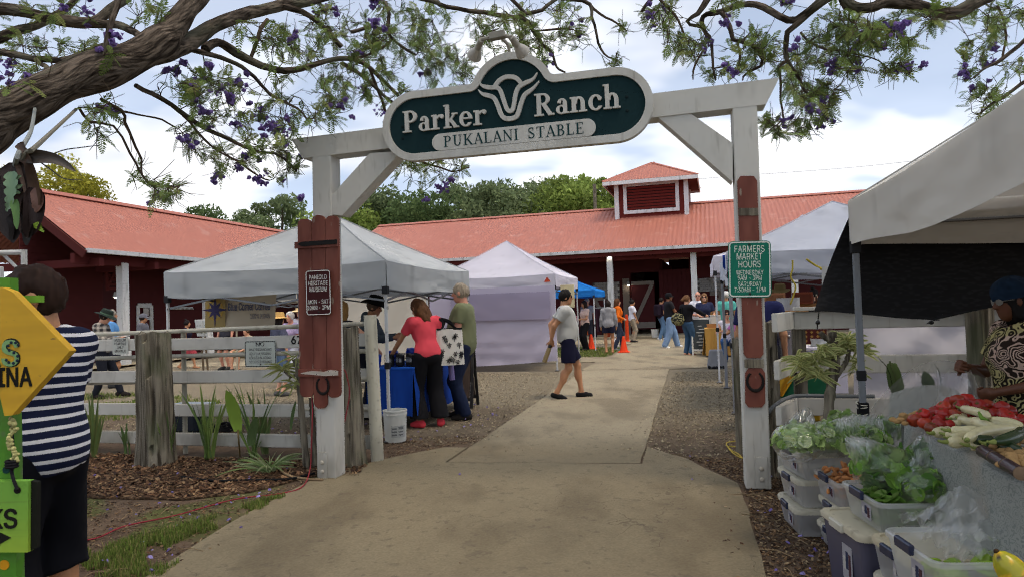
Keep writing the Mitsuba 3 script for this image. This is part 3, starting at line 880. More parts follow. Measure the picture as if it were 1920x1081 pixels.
sg = thing('ranch_sign', 'dark green carved ranch name sign with bull head emblem hung on the crossbeam', 'sign')
part(sg, 'panel', extrude(outl.buffer(-.02), .05, SO3(-.05), us, vs_), 'vc', lin('#0d2b2f'))
part(sg, 'border', extrude(outl.difference(outl.buffer(-.062, 16)), .075, SO3(-.055), us, vs_), 'white_paint')
pc_ = suv(965, 254); pl_, pr_ = suv(812, 272), suv(1117, 237)
pill = LineString([(pl_[0] + .07, pc_[1]), (pr_[0] - .07, pc_[1])]).buffer(.072, 24)
pk = part(sg, 'name_plate', extrude(pill, .02, SO3(.001), us, vs_), 'white_paint')

# serif lettering drawn with strokes: each glyph in units of the cap height
def GL_(ch):
    t, h = .20, .07                     # stem and hair widths
    S = lambda pts, w: LineString(pts).buffer(w / 2, 8, cap_style=2, join_style=1)
    bx = lambda x0, y0, x1, y1: sbox(x0, y0, x1, y1)
    ser = lambda x, y, w=.40: sbox(x - w / 2, y, x + w / 2, y + .075)
    arc = lambda cx, cy, rx, ry, a0, a1, n=24: [(cx + rx * math.cos(math.radians(a)), cy + ry * math.sin(math.radians(a))) for a in np.linspace(a0, a1, n)]
    ring = lambda cx, cy, rx, ry, w, wy: Polygon(arc(cx, cy, rx, ry, 0, 360, 40)).difference(Polygon(arc(cx, cy, rx - w, ry - wy, 0, 360, 40)))
    X = .68
    if ch == 'P': return unary_union([bx(.12, 0, .12 + t, 1), ser(.22, 0, .46), ser(.2, .925, .36), ring(.40, .72, .36, .28, .19, .085).intersection(bx(.3, 0, 2, 2)), bx(.2, .915, .45, 1), bx(.2, .44, .45, .52)]), .80
    if ch == 'R': return unary_union([bx(.12, 0, .12 + t, 1), ser(.22, 0, .44), ser(.2, .925, .36), ring(.40, .74, .34, .26, .18, .08).intersection(bx(.3, 0, 2, 2)), bx(.2, .92, .45, 1), bx(.2, .48, .45, .56), S([(.44, .52), (.74, .03)], .2), bx(.66, 0, .92, .075)]), .95
    if ch == 'a': return unary_union([bx(.38, .0, .38 + .18, .5), ring(.34, .46, .22, .22, .17, .075).intersection(bx(0, .46, .56, 1)), ring(.30, .19, .25, .20, .16, .06), bx(.40, 0, .66, .07)]).difference(bx(-1, .36, .22, .48)), .68
    if ch == 'r': return unary_union([bx(.12, 0, .12 + .19, X), ser(.22, 0, .42), bx(.03, X - .075, .3, X), S(arc(.52, .38, .24, .24, 150, 70), .11), Point(.58, .58).buffer(.10)]), .64
    if ch == 'k': return unary_union([bx(.12, 0, .12 + .19, 1.08), ser(.22, 0, .40), bx(.03, 1.005, .3, 1.08), S([(.28, .28), (.58, .62)], .085), bx(.44, X - .07, .74, X), S([(.38, .38), (.64, .04)], .17), bx(.52, 0, .80, .07)]), .80
    if ch == 'e': return unary_union([ring(.36, .34, .33, .35, .19, .085), bx(.1, .34, .66, .41)]).difference(bx(.42, .17, 1, .335)), .72
    if ch == 'n': return unary_union([bx(.10, 0, .29, X), ser(.20, 0, .36), bx(.02, X - .075, .28, X), ring(.42, .40, .27, .29, .19, .10).intersection(bx(.2, .38, 2, 2)), bx(.50, 0, .69, .40), ser(.60, 0, .36)]), .82
    if ch == 'c': return unary_union([ring(.36, .34, .33, .35, .19, .085).difference(bx(.42, .17, 1, .50)), Point(.54, .50).buffer(.085)]), .68
    if ch == 'h': return unary_union([bx(.10, 0, .29, 1.08), ser(.20, 0, .36), bx(.02, 1.005, .28, 1.08), ring(.42, .40, .27, .29, .19, .10).intersection(bx(.2, .38, 2, 2)), bx(.50, 0, .69, .40), ser(.60, 0, .36)]), .82


GLY = {'P': 'P', 'R': 'R', 'a': 'a', 'r': 'r', 'k': 'k', 'e': 'e', 'n': 'n', 'c': 'c', 'h': 'h'}


def serif_word(w, width, height, at, name):
    x = 0; gs = []
    for ch in w:
        g, adv = GL_(ch); gs.append((g, x)); x += adv
    for (g, gx), ch in zip(gs, w):
        g = shapely.affinity.scale(shapely.affinity.translate(g, gx, 0), width / x, height, origin=(0, 0))
        g = shapely.affinity.translate(g, at[0], at[1])
        part(sg, name, extrude(g, .022, SO3(.001), us, vs_), 'white_paint')


import shapely.affinity
p0, p1 = suv(757, 251), suv(912, 233)
serif_word('Parker', p1[0] - p0[0], .185, (p0[0], (p0[1] + p1[1]) / 2 - .002), 'letter')
p0, p1 = suv(1003, 220), suv(1166, 203)
serif_word('Ranch', p1[0] - p0[0], .185, (p0[0], (p0[1] + p1[1]) / 2), 'letter')


def THIN(ch):
    S = lambda pts, w: LineString(pts).buffer(w / 2, 8, cap_style=2, join_style=1)
    bx = sbox; t, h = .13, .05
    ser = lambda x, y, w=.34: sbox(x - w / 2, y, x + w / 2, y + .045)
    arc = lambda cx, cy, rx, ry, a0, a1, n=20: [(cx + rx * math.cos(math.radians(a)), cy + ry * math.sin(math.radians(a))) for a in np.linspace(a0, a1, n)]
    ring = lambda cx, cy, rx, ry, w, wy: Polygon(arc(cx, cy, rx, ry, 0, 360, 40)).difference(Polygon(arc(cx, cy, rx - w, ry - wy, 0, 360, 40)))
    st_ = lambda x: unary_union([bx(x, 0, x + t, 1), ser(x + t / 2, 0), ser(x + t / 2, .955)])
    if ch == 'P': return unary_union([st_(.1), ring(.33, .73, .30, .27, .13, .05).intersection(bx(.2, 0, 2, 2)), bx(.2, .95, .36, 1), bx(.2, .46, .36, .51)]), .74
    if ch == 'U': return unary_union([bx(.1, .3, .1 + t, 1), ser(.165, .955), bx(.6, .3, .6 + .06, 1), ser(.63, .955, .28), ring(.38, .32, .28, .32, .12, .06).intersection(bx(0, -1, 2, .32))]), .84
    if ch == 'K': return unary_union([st_(.1), S([(.22, .42), (.66, .97)], .055), ser(.66, .955, .26), S([(.33, .55), (.70, .02)], .13), ser(.72, 0, .28)]), .84
    if ch == 'A': return unary_union([S([(.08, 0), (.38, 1)], .055), S([(.36, 1), (.68, 0)], .13), bx(.18, .30, .58, .35), ser(.08, 0, .26), ser(.68, 0, .30)]), .78
    if ch == 'L': return unary_union([st_(.1), bx(.1, 0, .62, .05), bx(.57, 0, .62, .24)]), .68
    if ch == 'N': return unary_union([bx(.12, 0, .17, 1), ser(.145, 0, .26), ser(.12, .955, .2), S([(.12, .97), (.70, .03)], .12), bx(.67, 0, .72, 1), ser(.69, .955, .26)]), .88
    if ch == 'I': return st_(.1), .40
    if ch == 'S': return unary_union([S(arc(.33, .74, .20, .21, 40, 250), .085), S([(.20, .62), (.46, .40)], .13), S(arc(.33, .27, .21, .22, 60, -150), .085), bx(.46, .72, .51, .98), bx(.10, .02, .15, .30)]), .66
    if ch == 'T': return unary_union([bx(.30, 0, .30 + t, 1), ser(.365, 0), bx(.04, .95, .69, 1), bx(.04, .78, .085, 1), bx(.645, .78, .69, 1)]), .74
    if ch == 'B': return unary_union([st_(.1), ring(.33, .75, .25, .25, .12, .05).intersection(bx(.2, 0, 2, 2)), ring(.33, .27, .31, .27, .13, .05).intersection(bx(.2, 0, 2, 2)), bx(.2, .95, .36, 1), bx(.2, 0, .36, .05), bx(.2, .495, .36, .54)]), .72
    if ch == 'E': return unary_union([st_(.1), bx(.1, .95, .60, 1), bx(.1, 0, .62, .05), bx(.1, .48, .46, .53), bx(.55, .80, .60, 1), bx(.57, 0, .62, .22), bx(.42, .40, .46, .61)]), .70
    return None, .55


q0, q1 = suv(832, 280), suv(1096, 250)
word = 'PUKALANI STABLE'; x = 0; gs = []
for ch in word:
    g, adv = THIN(ch); gs.append((g, x)); x += adv + .08
for g, gx in gs:
    if g is None: continue
    g = shapely.affinity.scale(shapely.affinity.translate(g, gx, 0), (q1[0] - q0[0]) / x, .092, origin=(0, 0))
    part(pk, 'letter', extrude(shapely.affinity.translate(g, q0[0] + .01, pc_[1] - .046), .004, SO3(.0205), us, vs_), 'vc', lin('#16383a'))
# bull head emblem
em = MB(); zz = lambda l: [tuple(suv(640 + x / 3.31, y / 3.31)) for x, y in l]
mm = .00125
def taper(pts, w0, w1, w2):
    P = smooth_path(pts, 60); d = np.gradient(P, axis=0); d /= np.linalg.norm(d, axis=1, keepdims=True); nn = np.c_[-d[:, 1], d[:, 0]]
    w = np.interp(np.linspace(0, 1, 60), [0, .12, .5, .88, 1], [w0, w1, w2, w1, w0])[:, None] / 2
    return Polygon(np.vstack([P + nn * w, (P - nn * w)[::-1]])).buffer(0)
e1 = taper(zz([(856, 510), (880, 538), (925, 548), (968, 548), (990, 568), (1010, 625), (1028, 675), (1042, 692), (1060, 690), (1072, 665), (1084, 590), (1102, 548), (1140, 522), (1190, 497), (1219, 456)]), .008, .036, .034)
e2 = taper(zz([(955, 540), (982, 506), (1015, 486), (1050, 481), (1088, 490), (1118, 520)]), .034, .036, .036)
e3 = taper(zz([(853, 562), (880, 588), (925, 600), (952, 615), (973, 655), (992, 708), (1014, 736), (1050, 741), (1086, 730), (1102, 700), (1120, 640), (1142, 592), (1190, 555), (1231, 508)]), .008, .036, .038)
part(sg, 'emblem', extrude(unary_union([e1, e2, e3]), .022, SO3(.001), us, vs_), 'white_paint', label='pale bull head outline')
for (x, y) in ((755, 238), (755, 260), (1175, 182), (1176, 208)):
    p = on_plane(x, y, SO3(.0), ng)
    part(sg, 'bolt', lathe([(0, 0), (.012, 0), (.012, .006), (.0, .010)], 10, p, ng), 'vc', lin('#0b1f22'))

# flood lamps over the sign
fl = thing('flood_lamp', 'pair of dirty white flood lamps on a bracket above the sign', 'flood lamp')
base = GP(955, 100, -.05)
c0 = GP(930, 66, .42); arm = [base, GP(952, 84, .10), GP(936, 68, .35)]
part(fl, 'arm', tube(smooth_path(arm, 8), .014, 8), 'worn', lin('#a9a69c'))
part(fl, 'junction_box', beam(GP(918, 70, .42), GP(947, 64, .42), .055, .06, ZUP), 'worn', lin('#8f8c83'))
part(fl, 'crossbar', tube([GP(903, 74, .42), GP(918, 71, .42), GP(945, 67, .42), GP(958, 70, .42)], .016, 8), 'worn', lin('#9b978d'))
for (a, b) in (((903, 75), (889, 106)), ((958, 70), (981, 100))):
    A0, B0 = GP(*a, .42), GP(*b, .26)
    ax = nrm(B0 - A0); Ln = np.linalg.norm(B0 - A0)
    k = part(fl, 'socket', lathe([(0, 0), (.024, 0), (.027, Ln * .5), (.022, Ln * .52), (0, Ln * .53)], 14, A0, ax), 'worn', lin('#a8a398'))
    part(k, 'bulb', lathe([(0, 0), (.026, .0), (.05, Ln * .28), (.062, Ln * .48), (.058, Ln * .5), (0, Ln * .52)], 20, A0 + ax * Ln * .5, ax), 'gloss', lin('#b9b4ab'))


def plate(name, label, c, w, h, nz, face, border=None, bw=.006, lines=(), r=.03, tcol=(.7, .7, .68), up=ZUP, bsdf='vc', bolts=True):
    """A metal sign at c with lettering: lines of (text, height, v, width)."""
    ax = nrm(np.cross(up, nz)); ay = nrm(np.cross(nz, ax))
    P = sbox(-w / 2, -h / 2, w / 2, h / 2).buffer(-r).buffer(r, 8)
    k = thing(name, label, 'sign')
    part(k, 'panel', extrude(P, .003, c, ax, ay), bsdf, face)
    if border is not None:
        part(k, 'border', extrude(P.buffer(-bw * .7).difference(P.buffer(-bw * 1.9)), .0012, c + nz * .0032, ax, ay), 'vc', border)
    for t, hh, v, wd in lines:
        part(k, 'lettering', put_text(t, hh, c + ay * v + nz * .0034, ax, ay, False, .0012, True, wd), 'vc', tcol, False, stuff=True)
    if bolts:
        for s in (-1, 1):
            part(k, 'bolt', lathe([(0, 0), (.009, 0), (.008, .005), (0, .007)], 8, c + ay * s * (h / 2 - .028) + nz * .0042, nz), 'vc', lin('#2a2a28'))
    return k


WHT = lin('#d9d9d4')
c = GP(597, 548, .05); s = 6.1 / 1290
w, h = 48 * s / .93, 84 * s
plate('museum_sign', 'brown museum opening hours sign on the red boards of the left gatepost', c, w, h, ng, lin('#3a1719'), WHT, .006,
      [('PANIOLO', .040, .115, w * .70), ('HERITAGE', .040, .062, w * .78), ('MUSEUM', .040, .008, w * .68), ('MON - SAT', .038, -.098, w * .80), ('10AM - 2PM', .038, -.150, w * .88)], .03, WHT, bolts=True)
c = GP(1405.5, 504.5, .026); s = 5.25 / 1290
w, h = 77 * s, 106 * s
upf = nrm(ZUP + ug * .03)
plate('market_sign', 'green farmers market opening hours sign on the right gatepost', c, w, h, ng, lin('#17705c'), WHT, .008,
      [('FARMERS', .050, .130, w * .70), ('MARKET', .050, .072, w * .60), ('HOURS', .050, .012, w * .52), ('WEDNESDAY', .036, -.044, w * .64), ('9AM - 3PM', .036, -.086, w * .56), ('SATURDAY', .036, -.132, w * .55), ('7:30AM - 1PM', .036, -.174, w * .72)], .035, WHT, upf)

# ------------------------------------------------------------------ people
def rot(ax, deg):
    a = math.radians(deg); c, s = math.cos(a), math.sin(a)
    return {'x': np.array([[1, 0, 0], [0, c, -s], [0, s, c]]), 'y': np.array([[c, 0, s], [0, 1, 0], [-s, 0, c]]), 'z': np.array([[c, -s, 0], [s, c, 0], [0, 0, 1]])}[ax]


def ik(a, b, l1, l2, pole):
    d = b - a; L = np.linalg.norm(d)
    if L > (l1 + l2) * .998:
        b = a + d / L * (l1 + l2) * .998; d = b - a; L = np.linalg.norm(d)
    L = max(L, abs(l1 - l2) + .02)
    x = (l1 * l1 - l2 * l2 + L * L) / (2 * L); hgt = math.sqrt(max(l1 * l1 - x * x, 0))
    u = d / np.linalg.norm(d); p = nrm(np.asarray(pole, float) - u * np.dot(pole, u))
    return a + u * x + p * hgt, b


SKIN = {'fair': lin('#d6a183'), 'tan': lin('#b98562'), 'brown': lin('#8a5a3e'), 'dark': lin('#5b3724'), 'pink': lin('#d79a80')}


def person(label, at, az, H=1.72, skin='tan', top=('tee', '#888888'), bottom=('trousers', '#333344'), shoes=('shoe', '#222222'), hair=('short', '#1b1412'), hat=None, glasses=None,
           lean=0, twist=0, head=(0, 0), lh=(-.25, .05, .84), rh=(.25, .05, .84), lf=(-.10, 0), rf=(.10, 0), toe=(8, 8), heel=(0, 0), sit=None, wide=1.0, belly=0.0, res=.02, female=False, group=None,
           lpole=(-.5, -1, -.2), rpole=(.5, -1, -.2), fine_hands=False, face=True, hem=-.07, loose=.02, hand_curl=(.5, .5), palm=((0, 0, 0), (0, 0, 0)), side=0):
    key = thing('person', label, 'person', group)
    S = H / 1.75; a = math.radians(az)
    RW = np.array([[math.cos(a), math.sin(a), 0], [-math.sin(a), math.cos(a), 0], [0, 0, 1]])
    at = np.asarray(at, float)
    W = lambda v: (np.asarray(v) * S) @ RW.T + at
    hz = .93 if sit is None else sit
    oh = V3(0, 0, hz)
    Rt = rot('z', -twist) @ rot('y', side) @ rot('x', -lean)
    tp = lambda q: oh + Rt @ np.asarray(q, float)
    nb = tp((0, -.02, .50))
    Rh = Rt @ rot('x', lean * .75) @ rot('z', -head[0]) @ rot('x', -head[1])
    hc = nb + Rh @ V3(0, .035, .165)
    sh = [tp((-.175 * wide, -.015, .445)), tp((.175 * wide, -.015, .445))]
    el, wr = [], []
    for i, (t, pole) in enumerate(((lh, lpole), (rh, rpole))):
        e, w = ik(sh[i], V3(*t), .29, .26, pole); el.append(e); wr.append(w)
    hp = [V3(-.088 * wide, 0, hz - .03), V3(.088 * wide, 0, hz - .03)]
    kn, an = [], []
    for i, f in enumerate((lf, rf)):
        ank = V3(f[0], f[1], .085 + (f[2] if len(f) > 2 else 0))
        k, n = ik(hp[i], ank, .43, .42, (0.15 * (-1 if i == 0 else 1), 1, .0)); kn.append(k); an.append(n)
    fdir = []
    for i in (0, 1):
        t = math.radians(toe[i]) * (-1 if i == 0 else 1); h_ = math.radians(heel[i])
        fdir.append(V3(math.sin(t) * math.cos(h_), math.cos(t) * math.cos(h_), -math.sin(h_)))
    toT = lambda p: (p - oh) @ Rt
    toH = lambda p: (p - hc) @ Rh
    bw = wide * (1 if not female else .93)

    def torso(p, g=0.0):
        q = toT(p)
        if female:
            ds = [s_ell(q, (0, -.005, .02), (.165 * bw + g, .125 + g, .15 + g)), s_ell(q, (0, .005 + belly * .4, .19), (.130 * bw + g, .098 + belly + g, .20 + g)), s_ell(q, (0, .012, .345), (.150 * bw + g, .115 + g, .17 + g)), s_ell(q, (-.06, .085, .31), (.062 + g, .055 + g, .065 + g)), s_ell(q, (.06, .085, .31), (.062 + g, .055 + g, .065 + g))]
        else:
            ds = [s_ell(q, (0, -.005, .02), (.155 * bw + g, .122 + g, .15 + g)), s_ell(q, (0, .005 + belly * .5, .17), (.148 * bw + g, .105 + belly + g, .20 + g)), s_ell(q, (0, .005, .345), (.172 * bw + g, .122 + g, .17 + g))]
        ds.append(s_cone(q, (-.15 * wide, -.015, .445), (.15 * wide, -.015, .445), .058 + g, .058 + g))
        return smin(ds, .06)

    def skull(p):
        q = toH(p)
        ds = [s_ell(q, (0, -.008, .025), (.075, .094, .095)), s_ell(q, (0, .035, -.045), (.055, .058, .072)), s_ell(q, (0, .052, -.088), (.028, .03, .026))]
        d = smin(ds, .035)
        d = smin([d, s_cone(q, (0, .084, .015), (0, .108, -.022), .010, .016)], .012)
        d = smin([d, s_ell(q, (-.077, -.002, -.008), (.012, .024, .034)), s_ell(q, (.077, -.002, -.008), (.012, .024, .034))], .006)
        d = smin([d, s_ell(q, (0, .084, -.058), (.024, .012, .012))], .008)
        for sx in (-1, 1):
            d = np.maximum(d, -(s_ell(q, (sx * .031, .094, .012), (.017, .014, .011))))
        return d

    armr = .046 * (1 if not female else .86) * (wide * .5 + .5)

    def limbs(p):
        ds = []
        for i in (0, 1):
            ds.append(smin([s_cone(p, sh[i], el[i], armr * 1.12, armr * .86), s_cone(p, el[i], wr[i], armr * .88, .026)], .02))
            cf = kn[i] + (an[i] - kn[i]) * .33 - V3(0, .018, 0)
            ds.append(smin([s_cone(p, hp[i], kn[i], .086 * bw, .056), s_cone(p, kn[i], an[i], .053, .036), s_ell(p, cf, (.050, .055, .11))], .03))
        return ds

    def foot(p, i, g=0.0, sole=False):
        f = fdir[i]; s = nrm(np.cross(f, (0, 0, 1))); u = np.cross(s, f)
        o = an[i] - u * .045
        q = np.stack([(p - o) @ s, (p - o) @ f, (p - o) @ u], -1)
        d = smin([s_cone(q, (0, -.045, -.005), (0, .06, -.008), .036 + g, .036 + g), s_cone(q, (0, .05, -.016), (0, .145, -.022), .036 + g, .028 + g), s_cone(q, (0, -.01, .04), (0, .0, .07), .036 + g, .036 + g)], .03)
        return np.maximum(d, -(q[:, 2] + .045))

    def hand(p, i, fine):
        f = nrm(wr[i] - el[i])
        pn_ = np.asarray(palm[i], float)
        if np.linalg.norm(pn_) < .1:
            pn_ = V3(1, .2, 0) if i == 0 else V3(-1, .2, 0)
        n = nrm(pn_ - f * np.dot(pn_, f)); s = np.cross(f, n) * (1 if i == 0 else -1)
        o = wr[i]
        q = np.stack([(p - o) @ s, (p - o) @ f, (p - o) @ n], -1)
        ds = [s_ell(q, (0, .05, .004), (.041, .056, .019)), s_cone(q, (0, -.01, 0), (0, .03, 0), .026, .026)]
        c = hand_curl[i]
        if fine:
            fs = []
            for k, (x, L) in enumerate(((.030, .070), (.010, .080), (-.010, .076), (-.029, .060))):
                b0 = V3(x, .092, .004); cc = c * (1 + .12 * k)
                b1 = b0 + L * .5 * V3(x * .8, math.cos(cc), math.sin(cc)); b2 = b1 + L * .5 * V3(0, math.cos(2.1 * cc), math.sin(2.1 * cc))
                fs += [smin([s_cone(q, b0, b1, .0092, .0085), s_cone(q, b1, b2, .0085, .007)], .004)]
            ds += fs
            t1 = V3(.055, .065, .018)
            ds.append(smin([s_cone(q, (.028, .03, .006), t1, .013, .010), s_cone(q, t1, t1 + V3(.004, .03, .012), .010, .008)], .006))
            return smin(ds, .009)
        ds += [s_cone(q, (.02, .09, .004), (.022, .12, .03), .014, .011), s_cone(q, (-.018, .09, .004), (-.018, .115, .03), .014, .011), s_cone(q, (.028, .03, .006), (.052, .075, .02), .013, .010)]
        return smin(ds, .012)

    def body(p):
        ds = [torso(p, -.012), smin([s_cone(p, nb - Rt @ V3(0, 0, .04), hc - Rh @ V3(0, .025, .06), .062 * (wide * .4 + .6), .052)], .01), skull(p)] + limbs(p)
        if not fine_hands:
            ds += [hand(p, 0, False), hand(p, 1, False)]
        ds += [foot(p, 0), foot(p, 1)]
        return smin(ds, .022)

    allp = np.array([hc, nb, *sh, *el, *wr, *kn, *an, oh] + [an[i] + fdir[i] * .2 for i in (0, 1)])
    lo, hi = allp.min(0) - .25, allp.max(0) + .25
    lo[2] = max(lo[2], -.02)

    def emit(name, fn, bsdf, col, h=res, lo_=None, hi_=None, lab=None):
        m = surfnet(fn, lo if lo_ is None else lo_, hi if hi_ is None else hi_, h / S)
        m = trimesh.Trimesh(W(m.vertices), m.faces, process=False)
        return part(key, name, m, bsdf, col, True, lab)
    sk = SKIN[skin] if skin in SKIN else lin(skin)

    def skincol(v):
        q = toH(((v - at) @ RW) / S)
        c = sk * (.94 + .14 * meshkit.noise(v * 60)[:, None])
        lips = np.exp(-((q[:, 0] / .022) ** 2 + ((q[:, 1] - .094) / .02) ** 2 + ((q[:, 2] + .058) / .008) ** 2))[:, None]
        cheek = np.exp(-(((np.abs(q[:, 0]) - .04) / .025) ** 2 + ((q[:, 1] - .07) / .04) ** 2 + ((q[:, 2] + .03) / .03) ** 2))[:, None]
        c = c * (1 - .5 * lips * np.array([.35, .8, .8])) * (1 - .14 * cheek * np.array([0, 1, 1]))
        return c
    mb = MB(); m = surfnet(body, lo, hi, res / S); mb.add(W(m.vertices), m.faces)
    if fine_hands:
        for i in (0, 1):
            m = surfnet(lambda p: hand(p, i, True), wr[i] - .17, wr[i] + .17, .0045)
            mb.add(W(m.vertices), m.faces)
    m = mb.get()[0]
    part(key, 'body', m, 'skin', skincol(np.asarray(m.vertices)), True)
    fold = lambda p, amp: amp * (meshkit.fbm(p * np.array([7, 7, 5.0]) + at, 3, 3) - .5) + amp * .5 * (meshkit.noise(p * np.array([16, 16, 7]) + at) - .5)
    # top
    if top:
        kind, col = top[0], top[1]
        frac = {'tee': .62, 'long': 1.0, 'hoodie': 1.0, 'tank': 0, 'polo': .58}[kind]

        def ftop(p):
            q = toT(p)
            ds = [torso(p, loose)]
            d = np.maximum(ds[0], hem - q[:, 2] + .012 * np.sin(q[:, 0] * 20))
            d = np.maximum(d, q[:, 2] - .535)
            arms_ = []
            for i in (0, 1):
                if frac == 0:
                    continue
                g = .018 if frac < 1 else .014
                if frac < 1:
                    e = sh[i] + (el[i] - sh[i]) * frac; u = nrm(el[i] - sh[i])
                    arms_.append(np.maximum(s_cone(p, sh[i], el[i], armr * 1.16 + g, armr * 1.05 + g * 1.5), (p - e) @ u))
                else:
                    u = nrm(wr[i] - el[i])
                    arms_.append(np.maximum(smin([s_cone(p, sh[i], el[i], armr * 1.12 + g, armr + g), s_cone(p, el[i], wr[i], armr + g, .036 + g * .5)], .02), (p - wr[i]) @ u + .01))
            d = smin([d] + arms_, .03)
            nk = np.linalg.norm((q - V3(0, .028 if kind != 'tank' else .05, .53)) / np.array([1, .95, 1]), axis=1) - (.082 if kind != 'tank' else .11)
            d = np.maximum(d, -nk)
            if kind in ('hoodie',):
                d = smin([d, s_ell(q, (0, -.085, .50), (.115, .06, .075))], .03)
            if kind == 'polo':
                d = smin([d, np.abs(s_ell(q, (0, .0, .505), (.082, .085, .06))) - .010 + np.maximum(0, np.abs(q[:, 2] - .505) - .02)], .01)
            return d + fold(p, .022 if kind != 'tank' else .012)
        bs = top[2] if len(top) > 2 else 'cloth'
        emit({'tee': 'shirt', 'polo': 'shirt', 'long': 'shirt', 'hoodie': 'sweater', 'tank': 'top'}[kind], ftop, bs, lin(col) if bs == 'cloth' else None, lab=None)
    if bottom:
        kind, col = bottom[0], bottom[1]

        def fbot(p):
            q = toT(p)
            d = np.maximum(torso(p, .012), q[:, 2] - .09)
            legs = []
            for i in (0, 1):
                if kind == 'shorts':
                    fr = bottom[2] if len(bottom) > 2 else .8
                    e = hp[i] + (kn[i] - hp[i]) * fr; u = nrm(kn[i] - hp[i])
                    w_ = bottom[3] if len(bottom) > 3 else .03
                    if fr <= 1:
                        legs.append(np.maximum(s_cone(p, hp[i], kn[i], .094 * bw + .012, .058 + w_ + .02), (p - e) @ u))
                    else:
                        e = kn[i] + (an[i] - kn[i]) * (fr - 1); u = nrm(an[i] - kn[i])
                        legs.append(np.maximum(smin([s_cone(p, hp[i], kn[i], .094 * bw + .012, .064 + w_), s_cone(p, kn[i], an[i], .064 + w_, .06 + w_)], .03), (p - e) @ u))
                elif kind == 'trousers':
                    w_ = bottom[2] if len(bottom) > 2 else .012
                    legs.append(np.maximum(smin([s_cone(p, hp[i], kn[i], .092 * bw + .010 + w_ * .5, .066 + w_), s_cone(p, kn[i], an[i], .066 + w_, .050 + w_)], .03), (an[i][2] - .045) - p[:, 2]))
                elif kind == 'wide':
                    legs.append(np.maximum(smin([s_cone(p, hp[i], kn[i], .10 * bw + .01, .105), s_cone(p, kn[i], an[i], .10, .125)], .04), (an[i][2] + .03) - p[:, 2]))
                elif kind == 'skirt':
                    legs.append(np.maximum(s_cone(p, hp[i], kn[i], .11 * bw, .15), (kn[i][2] - .02) - p[:, 2]))
            return smin([d] + legs, .02 if kind != 'skirt' else .08) + fold(p, .018)
        bs = bottom[4] if len(bottom) > 4 else 'cloth'
        emit({'shorts': 'shorts', 'trousers': 'trousers', 'wide': 'trousers', 'skirt': 'skirt'}[kind], fbot, bs, lin(col) if bs == 'cloth' else None)
    if shoes:
        kind, col = shoes
        for i in (0, 1):
            def fsh(p, i=i):
                if kind == 'flip':
                    return np.maximum(foot(p, i, .007), (p - an[i] + nrm(np.cross(np.cross(fdir[i], (0, 0, 1)), fdir[i])) * .074) @ nrm(np.cross(np.cross(fdir[i], (0, 0, 1)), fdir[i])))
                u = nrm(np.cross(np.cross(fdir[i], (0, 0, 1)), fdir[i]))
                d = np.maximum(foot(p, i, .011), (p - an[i]) @ u - (.012 if kind == 'shoe' else -.012))
                return d
            emit('shoe' if kind != 'flip' else 'sandal', fsh, 'vc', lin(col), min(res, .014), an[i] - .26, an[i] + .26)
    hl, hh = hc - .42, hc + .26
    if hair:
        kind, col = hair

        def fh(p):
            q = toH(p)
            cap = s_ell(q, (0, -.012, .022), (.087, .106, .108))
            if kind == 'bowl':
                cap = smin([s_ell(q, (0, -.010, .030), (.098, .118, .112)), s_ell(q, (0, -.05, -.02), (.078, .065, .085))], .02)
                cut = s_ell(q, (0, .135, -.055), (.098, .105, .098))
                cut2 = np.minimum(s_ell(q, (-.095, .055, -.06), (.06, .062, .062)), s_ell(q, (.095, .055, -.06), (.06, .062, .062)))
                cut = np.minimum(np.minimum(cut, cut2), np.minimum(s_ell(q, (-.105, .01, -.05), (.055, .05, .068)), s_ell(q, (.105, .01, -.05), (.055, .05, .068))))
            else:
                cut = s_ell(q, (0, .125, -.045), (.088, .085, .115))
            if kind in ('bob', 'long', 'pony', 'shag'):
                if kind == 'bob':
                    cap = smin([cap, np.maximum(s_ell(q, (0, -.030, -.055), (.096, .085, .155)), -.175 - q[:, 2])], .03)
                if kind == 'shag':
                    cap = smin([cap, s_ell(q, (0, -.045, -.06), (.100, .085, .15)), s_cone(q, (-.06, -.06, -.08), (-.055, -.085, -.22), .055, .03), s_cone(q, (.06, -.06, -.08), (.06, -.085, -.22), .055, .03), s_cone(q, (0, -.08, -.08), (0, -.10, -.24), .055, .03)], .035)
                if kind == 'long':
                    cap = smin([cap, s_ell(q, (0, -.040, -.06), (.090, .075, .14)), s_cone(q, (0, -.06, -.1), (0, -.10, -.32), .07, .035)], .03)
                if kind == 'pony':
                    cap = smin([cap, s_cone(q, (0, -.11, .045), (0, -.17, -.02), .03, .036), s_cone(q, (0, -.165, -.02), (0, -.14, -.25), .036, .014)], .015)
            if kind == 'bun':
                cap = smin([cap, s_ell(q, (0, -.055, .14), (.045, .045, .045))], .012)
            if kind == 'ring':
                cap = np.maximum(cap + .006, q[:, 2] - .028)
            d = np.maximum(cap, -cut)
            if kind in ('short', 'bun', 'pony', 'ring', 'bowl'):
                d = np.maximum(d, -.085 - q[:, 2] - .35 * np.minimum(q[:, 1] + .05, 0) + .6 * np.maximum(q[:, 1] + .01, 0))
            st_ = meshkit.noise(q * np.array([95, 95, 14])) - .5
            return d + .020 * st_ + .018 * (meshkit.noise(q * np.array([30, 30, 9])) - .5)
        hcol = lin(col)
        hcolf = lambda v: hcol * (.6 + .8 * meshkit.noise(((v - at) @ RW) @ np.diag([110, 110, 12]))[:, None])
        emit('hair', fh, 'hair', hcolf, min(res, .011) if res > .011 else res * .75, hl, hh)
    HM = lambda v: W((np.asarray(v) @ Rh.T) + hc)
